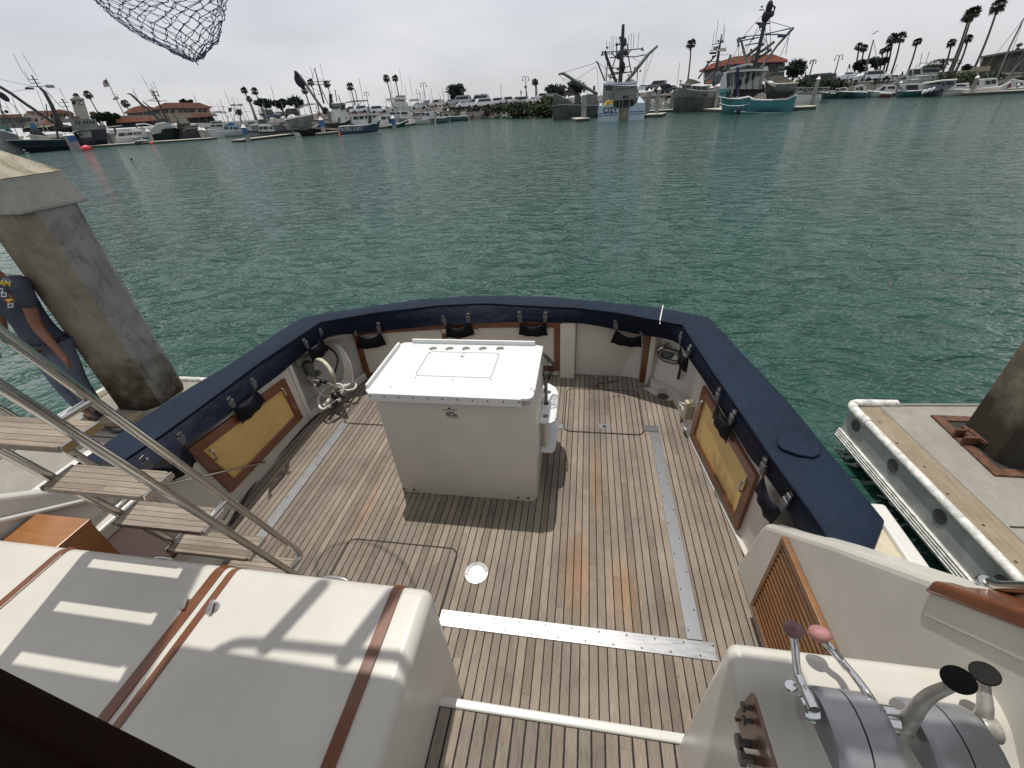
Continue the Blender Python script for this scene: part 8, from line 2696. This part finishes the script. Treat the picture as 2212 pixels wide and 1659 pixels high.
def tree(n_, cx, cy, rx, ry, bx, by, d_, label, style='round', mat=None, seed=1):
    f = Fr(n_, bx, by, d_, GZ)
    rng = random.Random(seed)
    c = f.p(cx, cy)
    Rx = (f.p(cx + rx * 1.15, cy) - c).length
    Rz = (f.p(cx, cy + ry) - c).length
    base = Vector((f.b.x, f.b.y, GZ - 0.3))
    o = thing('shore_tree', label, 'tree', base)
    cr2 = MB()
    ax = (f.u, f.v, Vector((0, 0, 1)))
    leaf_cloud(cr2, c, (Rx, Rx * 0.8, Rz * 1.1), 1300, 0.10 * (Rx + Rz) / 2 + 0.12, rng, ax, 12 if style == 'round' else 18)
    if style == 'spiky':
        for k in range(40):
            d = Vector((rng.gauss(0, 1), rng.gauss(0, 1), abs(rng.gauss(0, .7)))).normalized()
            p = c + f.u * d.x * Rx * .7 + f.v * d.y * Rx * .5 + Vector((0, 0, d.z * Rz * .7))
            sd = d.orthogonal().normalized() * 0.3
            cr2.face(p - sd, p + sd, p + (f.u * d.x * Rx + Vector((0, 0, d.z * Rz))) * 0.55)
    cr2.build('crown', mat or M_LEAF, o)
    tk = MB()
    mid_ = base.lerp(c, 0.55)
    tk.tube([base, mid_], [Rx * 0.09 + 0.1, Rx * 0.06 + 0.08], 6)
    for k in range(5):
        e = c + f.u * rng.uniform(-.6, .6) * Rx + f.v * rng.uniform(-.4, .4) * Rx + Vector((0, 0, rng.uniform(-.3, .3) * Rz))
        tk.tube([mid_, mid_.lerp(e, 0.5) + Vector((0, 0, 0.2 * Rz)), e], [Rx * 0.05 + 0.06, Rx * 0.04 + .04, 0.04], 5)
    tk.build('trunk', M_TRUNK, o)


for k, a in enumerate([
    (22, 1530, 1110, 120, 80, 1540, 1200, 185, 'dark round tree left half of the clump below the flagpole', 'round'), (22, 1730, 1110, 135, 92, 1720, 1210, 185, 'dark round tree right half of the clump below the flagpole', 'round'),
    (23, 865, 862, 75, 34, 870, 980, 225, 'wide dark tree top showing above the restaurant roof', 'round'), (23, 985, 860, 42, 34, 985, 980, 225, 'small round tree top above the restaurant roof', 'round'),
    (24, 140, 905, 135, 78, 150, 1060, 165, 'broad dark tree below the trio of palms', 'round'), (24, 395, 895, 120, 75, 500, 1080, 160, 'dark flat topped tree left of the old seiner skiff', 'round'),
    (24, 640, 880, 115, 105, 700, 1060, 158, 'spiky dark tree behind the old seiner skiff', 'spiky'), (25, 935, 585, 108, 104, 955, 700, 150, 'dark cypress standing alone above the white vans', 'spiky'),
    (26, 118, 1122, 112, 74, 195, 1225, 140, 'left dark tree behind the landing barge ramp', 'spiky'), (26, 378, 1105, 112, 88, 395, 1215, 140, 'right dark tree behind the landing barge boom', 'spiky'),
    (27, 1690, 865, 120, 112, 1655, 1000, 120, 'airy dark pine right of the orange roofed pavilion', 'spiky'), (28, 510, 690, 95, 55, 480, 800, 138, 'left lobe of the flat windswept tree under the palms', 'round'),
    (28, 670, 645, 120, 55, 680, 805, 137, 'flat topped windswept tree with bare limbs under the palms', 'round'), (28, 1610, 705, 55, 28, 1600, 760, 122, 'small dark shrub left of the club house', 'round'),
    (28, 1240, 720, 110, 40, 1250, 760, 134, 'dark shrub mass behind the white yacht bridge', 'round'), (23, 1745, 1030, 60, 45, 1750, 1120, 165, 'small dark tree behind the outrigger masts', 'round')]):
    tree(*a, seed=20 + k)

# hedge of shoreline bushes: one uncountable mass
hb_ = MB()
rh = random.Random(8)
path = [(870, 800, 60), (980, 800, 70), (1100, 810, 60), (1230, 800, 65), (1350, 790, 70), (1470, 780, 80), (1590, 775, 80), (1710, 770, 90), (1830, 765, 95), (1950, 760, 95), (2050, 760, 90), (2120, 770, 80)]
for (x, y, r_) in path:
    f = Fr(25, x, 900, None, WATER)
    c = f.p(x, y, 3.0)
    leaf_cloud(hb_, c - Vector((0, 0, 0.4)), (5.2, 3.0, (f.p(x, y - r_) - f.p(x, y)).length * 1.15), 900, 0.34, rh, (f.u, f.v, Vector((0, 0, 1))), 16)
for x in range(0, 100, 50):
    f = Fr(26, x, 1440, 110, WATER)
    leaf_cloud(hb_, f.p(x, 1350, 1), (3, 2, 2.6), 500, 0.3, rh, (f.u, f.v, Vector((0, 0, 1))), 10)
kind(tag(hb_.build('shoreline_bushes', M_LEAFG), 'dense dark green bushes along the rocks below the parked cars', 'bushes'), 'stuff')
hb2 = MB()
for n_, x, y, d_, rx_ in ((27, 1850, 1020, 112, 5), (27, 1960, 1010, 112, 5), (28, 120, 850, 130, 5), (28, 230, 850, 130, 4), (28, 1640, 800, 116, 4), (28, 1740, 790, 116, 4), (28, 1420, 800, 118, 4)):
    f = Fr(n_, x, y, d_, GZ)
    leaf_cloud(hb2, f.p(x, y) + Vector((0, 0, -0.5)), (rx_, 2.5, 1.3), 500, 0.28, rh, (f.u, f.v, Vector((0, 0, 1))), 12)
kind(tag(hb2.build('clipped_hedges', M_LEAFG), 'low clipped hedges along the right bank', 'hedge'), 'stuff')


# ---------------------------------------------------------------- lamps, flags
def lamp(n_, tx, ty_, bx, by, d_, w_px, label, arms=2):
    f = Fr(n_, bx, by, d_, GZ)
    o = thing('street_lamp', label, 'street lamp', f.b, 'double armed harbour lamps')
    top = f.p(tx, ty_)
    w = (f.p(tx + w_px, ty_) - top).length
    base = Vector((f.b.x, f.b.y, GZ))
    MB().tube([base, base.lerp(top, 0.5), top], [0.16, 0.12, 0.09], 6).build('lamp_post', M_SBLU, o)
    for sg in ((-1, 1) if arms == 2 else (-1,)):
        pts = [top + Vector((0, 0, -0.15)), top + f.u * sg * w * 0.35 + Vector((0, 0, w * 0.35)), top + f.u * sg * w * 0.85 + Vector((0, 0, w * 0.2)), top + f.u * sg * w + Vector((0, 0, -w * 0.4))]
        MB().tube(smoothpts(pts, 4), 0.07, 5).build('lamp_arm', M_SBLU, o)
        MB().lathe(pts[-1], (0, 0, -1), [(0.05, 0), (w * 0.14, w * 0.2), (w * 0.3, w * 0.55), (0.02, w * 0.56)], 8).build('lamp_shade', M_DGRY, o)


for a in [(24, 1745, 735, 1790, 1000, 150, 36, 'double lamp above the blue lobster boat'), (25, 525, 475, 560, 735, 148, 34, 'double lamp above the pale sport fisher'),
          (25, 828, 512, 848, 755, 146, 18, 'double lamp left of the dark cypress'), (25, 1800, 395, 1808, 690, 144, 36, 'double lamp with a dead palm on its post'),
          (26, 1690, 1015, 1680, 1120, 130, 14, 'small double lamp behind the grey trawler'), (27, 1922, 765, 1862, 1010, 116, 36, 'double lamp right of the airy pine'),
          (28, 280, 590, 222, 820, 128, 38, 'double lamp left of the flat windswept tree'), (28, 10, 640, -30, 760, 128, 28, 'double lamp cut by nothing, between pine and right row')]:
    lamp(*a)
f = Fr(25, 1500, 705, 150, GZ)
t = thing('lamp_mast', 'plain thin lamp mast above the bushes', 'mast', f.b)
pole(f, [(1491, 500), (1500, 705)], 0.12, t, 'mast_pole', M_GRY)
pole(f, [(1480, 496), (1503, 496)], 0.1, t, 'mast_head', M_GRY)
for k, (n_, xt, yt, xb, yb, lab) in enumerate(((25, 1258, 590, 1270, 760, 'dark banner pole above the white camper'), (25, 1742, 555, 1748, 710, 'pale banner pole left of the double lamp at the bushes'), (28, 385, 668, 345, 790, 'banner pole left of the flat windswept tree'), (27, 1825, 905, 1790, 1060, 'banner pole below the airy pine'), (26, 1350, 1030, 1330, 1180, 'banner pole right of pale blue seiner'), (25, 1562, 640, 1562, 672, 'short dark post on the breakwater'), (28, 940, 745, 925, 790, 'dark sign post left of the white yacht'))):
    f = Fr(n_, xb, yb, 140, GZ)
    t = thing('banner_pole', lab, 'pole')
    t.location = f.b
    pole(f, [(xt, yt), (xb, yb)], 0.10, t, 'pole_shaft', M_SBLU)
    slab(f, [(xt - 8, yt + 8), (xt + 8, yt + 4), (xt + 10, yt + 50), (xt - 6, yt + 55)], 0.1, 0.2, 'banner', M_SBLU if k % 2 == 0 else M_GRY, t)
f = Fr(22, 1945, 1095, 185, GZ)
t = thing('flagpole', 'white flagpole flying a striped national flag above a white and red flag', 'flagpole', f.b)
pole(f, [(1645, 495), (1790, 800), (1945, 1095)], [0.12, 0.16, 0.2], t, 'pole_shaft', M_GRY)
pole(f, [(1720, 757), (1830, 752)], 0.09, t, 'yard', M_MASTW)
M_FW, M_FR, M_FB = plain('flag_white', (0.6, 0.6, 0.6), 0.8), plain('flag_red', (0.28, 0.04, 0.05), 0.8), plain('flag_blue', (0.02, 0.025, 0.06), 0.8)
def flagpt(a, b2, x0_=1695, y0_=530):
    x = lerp(lerp(1650, 1700, b2), lerp(1592, 1612, b2), a) + 6 * math.sin(a * 7)
    y = lerp(lerp(525, 632, b2), lerp(575, 648, b2), a) - 14 * math.sin(a * PI) * (1 - b2)
    return f.p(x, y, 0.2 * math.sin(a * 8))
fo = None
for k in range(13):
    m_ = MB()
    m_.loft([[flagpt(a / 8, k / 13), flagpt(a / 8, (k + 1) / 13)] for a in range(9)], closed=False)
    o_ = m_.build('flag_stripe', M_FR if k % 2 == 0 else M_FW, t)
    so = o_.modifiers.new('Solidify', 'SOLIDIFY')
    so.thickness = 0.04
m_ = MB().loft([[flagpt(a / 20, 0) - f.v * 0.08, flagpt(a / 20, 7 / 13) - f.v * 0.08] for a in range(10)], closed=False)
m_.build('flag_canton', M_FB, t)
m_ = MB()
for a in range(5):
    for b2 in range(4):
        m_.ball(flagpt(0.04 + a * 0.09, 0.06 + b2 * 0.12) - f.v * 0.14, 0.10, 4, 3)
m_.build('flag_stars', M_FW, t)
slab(f, [(1830, 768), (1850, 825), (1770, 838), (1760, 855), (1755, 820), (1790, 795)], -0.05, 0.05, 'lower_flag', M_FW, t)
slab(f, [(1846, 812), (1850, 830), (1770, 845), (1762, 828)], -0.1, -0.06, 'lower_flag_stripe', M_FR, t)


# ---------------------------------------------------------------- cars
def car_shape(kind_):
    """side profile extruded and pinched, in metres, nose to +x"""
    if kind_ == 'van':
        pr_ = [(-2.6, .35), (-2.65, 1.9), (-2.5, 2.35), (1.2, 2.35), (1.75, 1.5), (2.55, 1.15), (2.65, .4)]
        wn_ = [(-2.2, 1.5), (-2.2, 2.05), (1.1, 2.05), (1.5, 1.5)]
        hw = 1.0
    elif kind_ == 'suv':
        pr_ = [(-2.3, .35), (-2.35, 1.0), (-2.1, 1.72), (0.55, 1.75), (1.15, 1.1), (2.2, .95), (2.3, .4)]
        wn_ = [(-1.95, 1.1), (-1.85, 1.58), (0.45, 1.6), (0.85, 1.1)]
        hw = 0.92
    elif kind_ == 'truck':
        pr_ = [(-2.7, .45), (-2.7, 1.15), (-2.6, 1.85), (-0.6, 1.85), (0.7, 1.85), (1.25, 1.2), (2.5, 1.1), (2.6, .45)]
        wn_ = [(-2.45, 1.25), (-2.4, 1.65), (0.5, 1.68), (0.95, 1.25)]
        hw = 0.95
    else:
        pr_ = [(-2.2, .3), (-2.25, .85), (-1.6, 1.0), (-0.95, 1.42), (0.35, 1.42), (1.05, .98), (2.1, .82), (2.2, .35)]
        wn_ = [(-1.25, 1.0), (-0.85, 1.34), (0.28, 1.34), (0.8, 1.0)]
        hw = 0.88
    return pr_, wn_, hw


M_CARS = {'white': plain('car_white', (0.70, 0.71, 0.71), 0.25, var=0.05, coat=0.5), 'silver': plain('car_silver', (0.34, 0.35, 0.36), 0.3, 0.3, var=0.08, coat=0.5), 'black': plain('car_black', (0.012, 0.013, 0.015), 0.2, coat=0.5),
          'grey': plain('car_grey', (0.09, 0.095, 0.10), 0.3, coat=0.5), 'red': plain('car_red', (0.20, 0.03, 0.03), 0.3, coat=0.5), 'blue': plain('car_blue', (0.03, 0.06, 0.12), 0.3, coat=0.5)}
M_TYRE = plain('tyre_black', (0.012, 0.012, 0.012), 0.8)
_car = {}


def car(n_, x, y, d_, k_, colr, label, ang=0.2):
    f = Fr(n_, x, y, d_, GZ)
    q = f.p(x, y)
    base = Vector((f.b.x, f.b.y, max(GZ, q.z)))
    o = thing('parked_car', label, 'car' if k_ != 'van' else 'van', base, 'vehicles parked on the far shore')
    az = math.atan2(f.u.y, f.u.x) + ang
    o.rotation_euler = (0, 0, az)
    key = (k_, colr)
    if key not in _car:
        pr_, wn_, hw = car_shape(k_)
        b_ = MB().loft([[(a, hw * s_ * (0.86 if (z > 1.0) else 1.0), z) for a, z in pr_] for s_ in (-1, 1)])
        me = mesh_of(b_, 'car_body', M_CARS[colr])
        g = MB()
        for s_ in (-1, 1):
            g.prism([(a, s_ * hw * 0.94, z) for a, z in wn_], (0, s_ * hw * 0.02, 0))
        me2 = mesh_of(g, 'side_glass', M_WIN)
        wh = MB().lathe((0, 0, 0), (0, 1, 0), [(0.01, -.1), (.34, -.1), (.34, .1), (.01, .1)], 12)
        me3 = mesh_of(wh, 'wheel', M_TYRE)
        _car[key] = (me, me2, me3, hw, pr_)
    me, me2, me3, hw, pr_ = _car[key]
    for nm, m_, loc in [('car_body', me, (0, 0, 0)), ('side_glass', me2, (0, 0, 0))] + [('wheel', me3, (a, s_ * hw * 0.93, .34)) for a in (pr_[0][0] * .62, pr_[-1][0] * .62) for s_ in (-1, 1)]:
        c_ = bpy.data.objects.new(nm, m_)
        COL.objects.link(c_)
        c_.parent = o
        c_.location = loc


for a in [
    (24, 1635, 1045, 150, 'suv', 'white', 'white car parked left of the double lamp by the lobster boat'), (24, 1770, 1040, 152, 'sedan', 'silver', 'silver car parked right of the double lamp by the lobster boat'),
    (24, 1945, 1045, 148, 'suv', 'white', 'larger white car parked above the white boat cabin'), (24, 2075, 1040, 152, 'sedan', 'white', 'white sedan at the right of the cars above the lobster boat'),
    (24, 1520, 1035, 156, 'sedan', 'grey', 'grey car leftmost above the lobster boat wheelhouse'),
    (24, 300, 1140, 150, 'sedan', 'blue', 'dark blue car below the flat topped tree at left'), (24, 240, 1100, 158, 'sedan', 'black', 'black car under the broad dark tree'), (24, 580, 1095, 150, 'suv', 'black', 'black car by the trunk of the spiky tree'), (24, 420, 1120, 152, 'sedan', 'white', 'white car between the two dark trees at left'),
    (25, 470, 790, 140, 'sedan', 'white', 'white car just left of the double lamp post over the boats'), (25, 560, 762, 146, 'sedan', 'silver', 'silver car behind the double lamp over the boats'), (25, 640, 745, 150, 'sedan', 'black', 'black car behind the tower boats, left of the white pair'), (25, 715, 762, 140, 'suv', 'white', 'white car left of the cypress lamp'),
    (25, 885, 745, 138, 'sedan', 'silver', 'silver car under the cypress'), (25, 1010, 745, 142, 'van', 'silver', 'big silver van right of the cypress trunk'), (25, 1040, 775, 132, 'sedan', 'white', 'white sedan in front of the big silver van'),
    (25, 1135, 745, 146, 'sedan', 'grey', 'grey car between the van and the white camper'), (25, 1245, 766, 130, 'truck', 'white', 'white pickup with camper shell above the bushes'), (25, 1235, 730, 146, 'van', 'silver', 'tall pale camper van behind the white pickup'),
    (25, 1420, 738, 145, 'suv', 'white', 'white car first right of the camper van'), (25, 1490, 725, 150, 'sedan', 'silver', 'silver car at the foot of the thin lamp mast'), (25, 1590, 722, 148, 'suv', 'white', 'white car below the dark post on the breakwater'),
    (25, 1690, 705, 155, 'sedan', 'grey', 'grey car left of the pale banner pole'), (25, 1745, 728, 138, 'suv', 'silver', 'silver car at the pale banner pole, nearest the bushes'), (25, 1800, 712, 150, 'sedan', 'black', 'black car at the foot of the double lamp by the bushes'),
    (25, 1880, 718, 138, 'sedan', 'white', 'white car under the stocky palm'), (25, 1990, 680, 150, 'suv', 'white', 'white car right of the stocky palm'), (25, 2075, 672, 150, 'sedan', 'silver', 'silver car near the barge ramp'), (25, 2150, 668, 150, 'sedan', 'grey', 'grey car behind the left dark tree'),
    (26, 55, 1238, 140, 'sedan', 'silver', 'silver car left of the barge ramp tip'), (26, 315, 1225, 140, 'suv', 'black', 'black car under the right dark tree by the barge'), (26, 215, 1225, 145, 'sedan', 'grey', 'grey car between the two dark trees by the barge'),
    (26, 1380, 1125, 128, 'suv', 'grey', 'grey car above the right pile of the blue seiner finger'), (26, 1490, 1175, 122, 'suv', 'black', 'black car left of the grey trawler bow'), (26, 1560, 1165, 125, 'sedan', 'silver', 'silver car hidden by the grey trawler bow'), (26, 1205, 1150, 135, 'sedan', 'white', 'white car right of the blue seiner stern'),
    (27, 1850, 1075, 118, 'suv', 'black', 'black car behind the gangway, left one'), (27, 2000, 1065, 118, 'suv', 'grey', 'grey car behind the gangway near the tall leaning pile'),
    (28, 330, 848, 128, 'sedan', 'white', 'white car left of the palm pair on the right bank'), (28, 410, 840, 130, 'sedan', 'silver', 'silver car at the palm pair on the right bank'), (28, 555, 850, 126, 'sedan', 'white', 'white sedan below the flat windswept tree'), (28, 660, 845, 126, 'suv', 'white', 'white car right of the sedan below the flat tree'), (28, 110, 870, 128, 'suv', 'black', 'black car at the hedge on the right bank')]:
    car(*a, ang=random.Random(a[1] + a[2]).choice([0.15, -0.3, 2.9, 0.6, 3.4]))

# ---------------------------------------------------------------- birds
def bird(n_, pts, d_, lab):
    f = Fr(n_, pts[1][0], pts[1][1], d_, 0)
    b_ = MB()
    P = [f.p(x, y) for x, y in pts]
    for a_, b2 in zip(P, P[1:]):
        w = f.v * 0.16
        b_.prism([a_ - w, b2 - w, b2 + w, a_ + w], (0, 0, 0.04))
    b_.ball(P[len(P) // 2], (0.14, 0.3, 0.1), 6, 5)
    tag(b_.build('gull', M_GRY), lab, 'bird')


bird(28, [(612, 380), (630, 358), (645, 350), (660, 338), (690, 328)], 60, 'grey gull gliding above the sail mast at right')
f = Fr(20, 1145, 1395)
t = thing('cormorant', 'dark cormorant swimming on open water at left', 'bird', f.b)
MB().ball(f.p(1143, 1390), (0.45, .25, .14), 8, 6, (f.u, f.v, Vector((0, 0, 1)))).build('bird_body', M_BLKH, t)
MB().tube([f.p(1148, 1388), f.p(1140, 1382), f.p(1150, 1378)], 0.07, 5).build('bird_neck', M_BLKH, t)
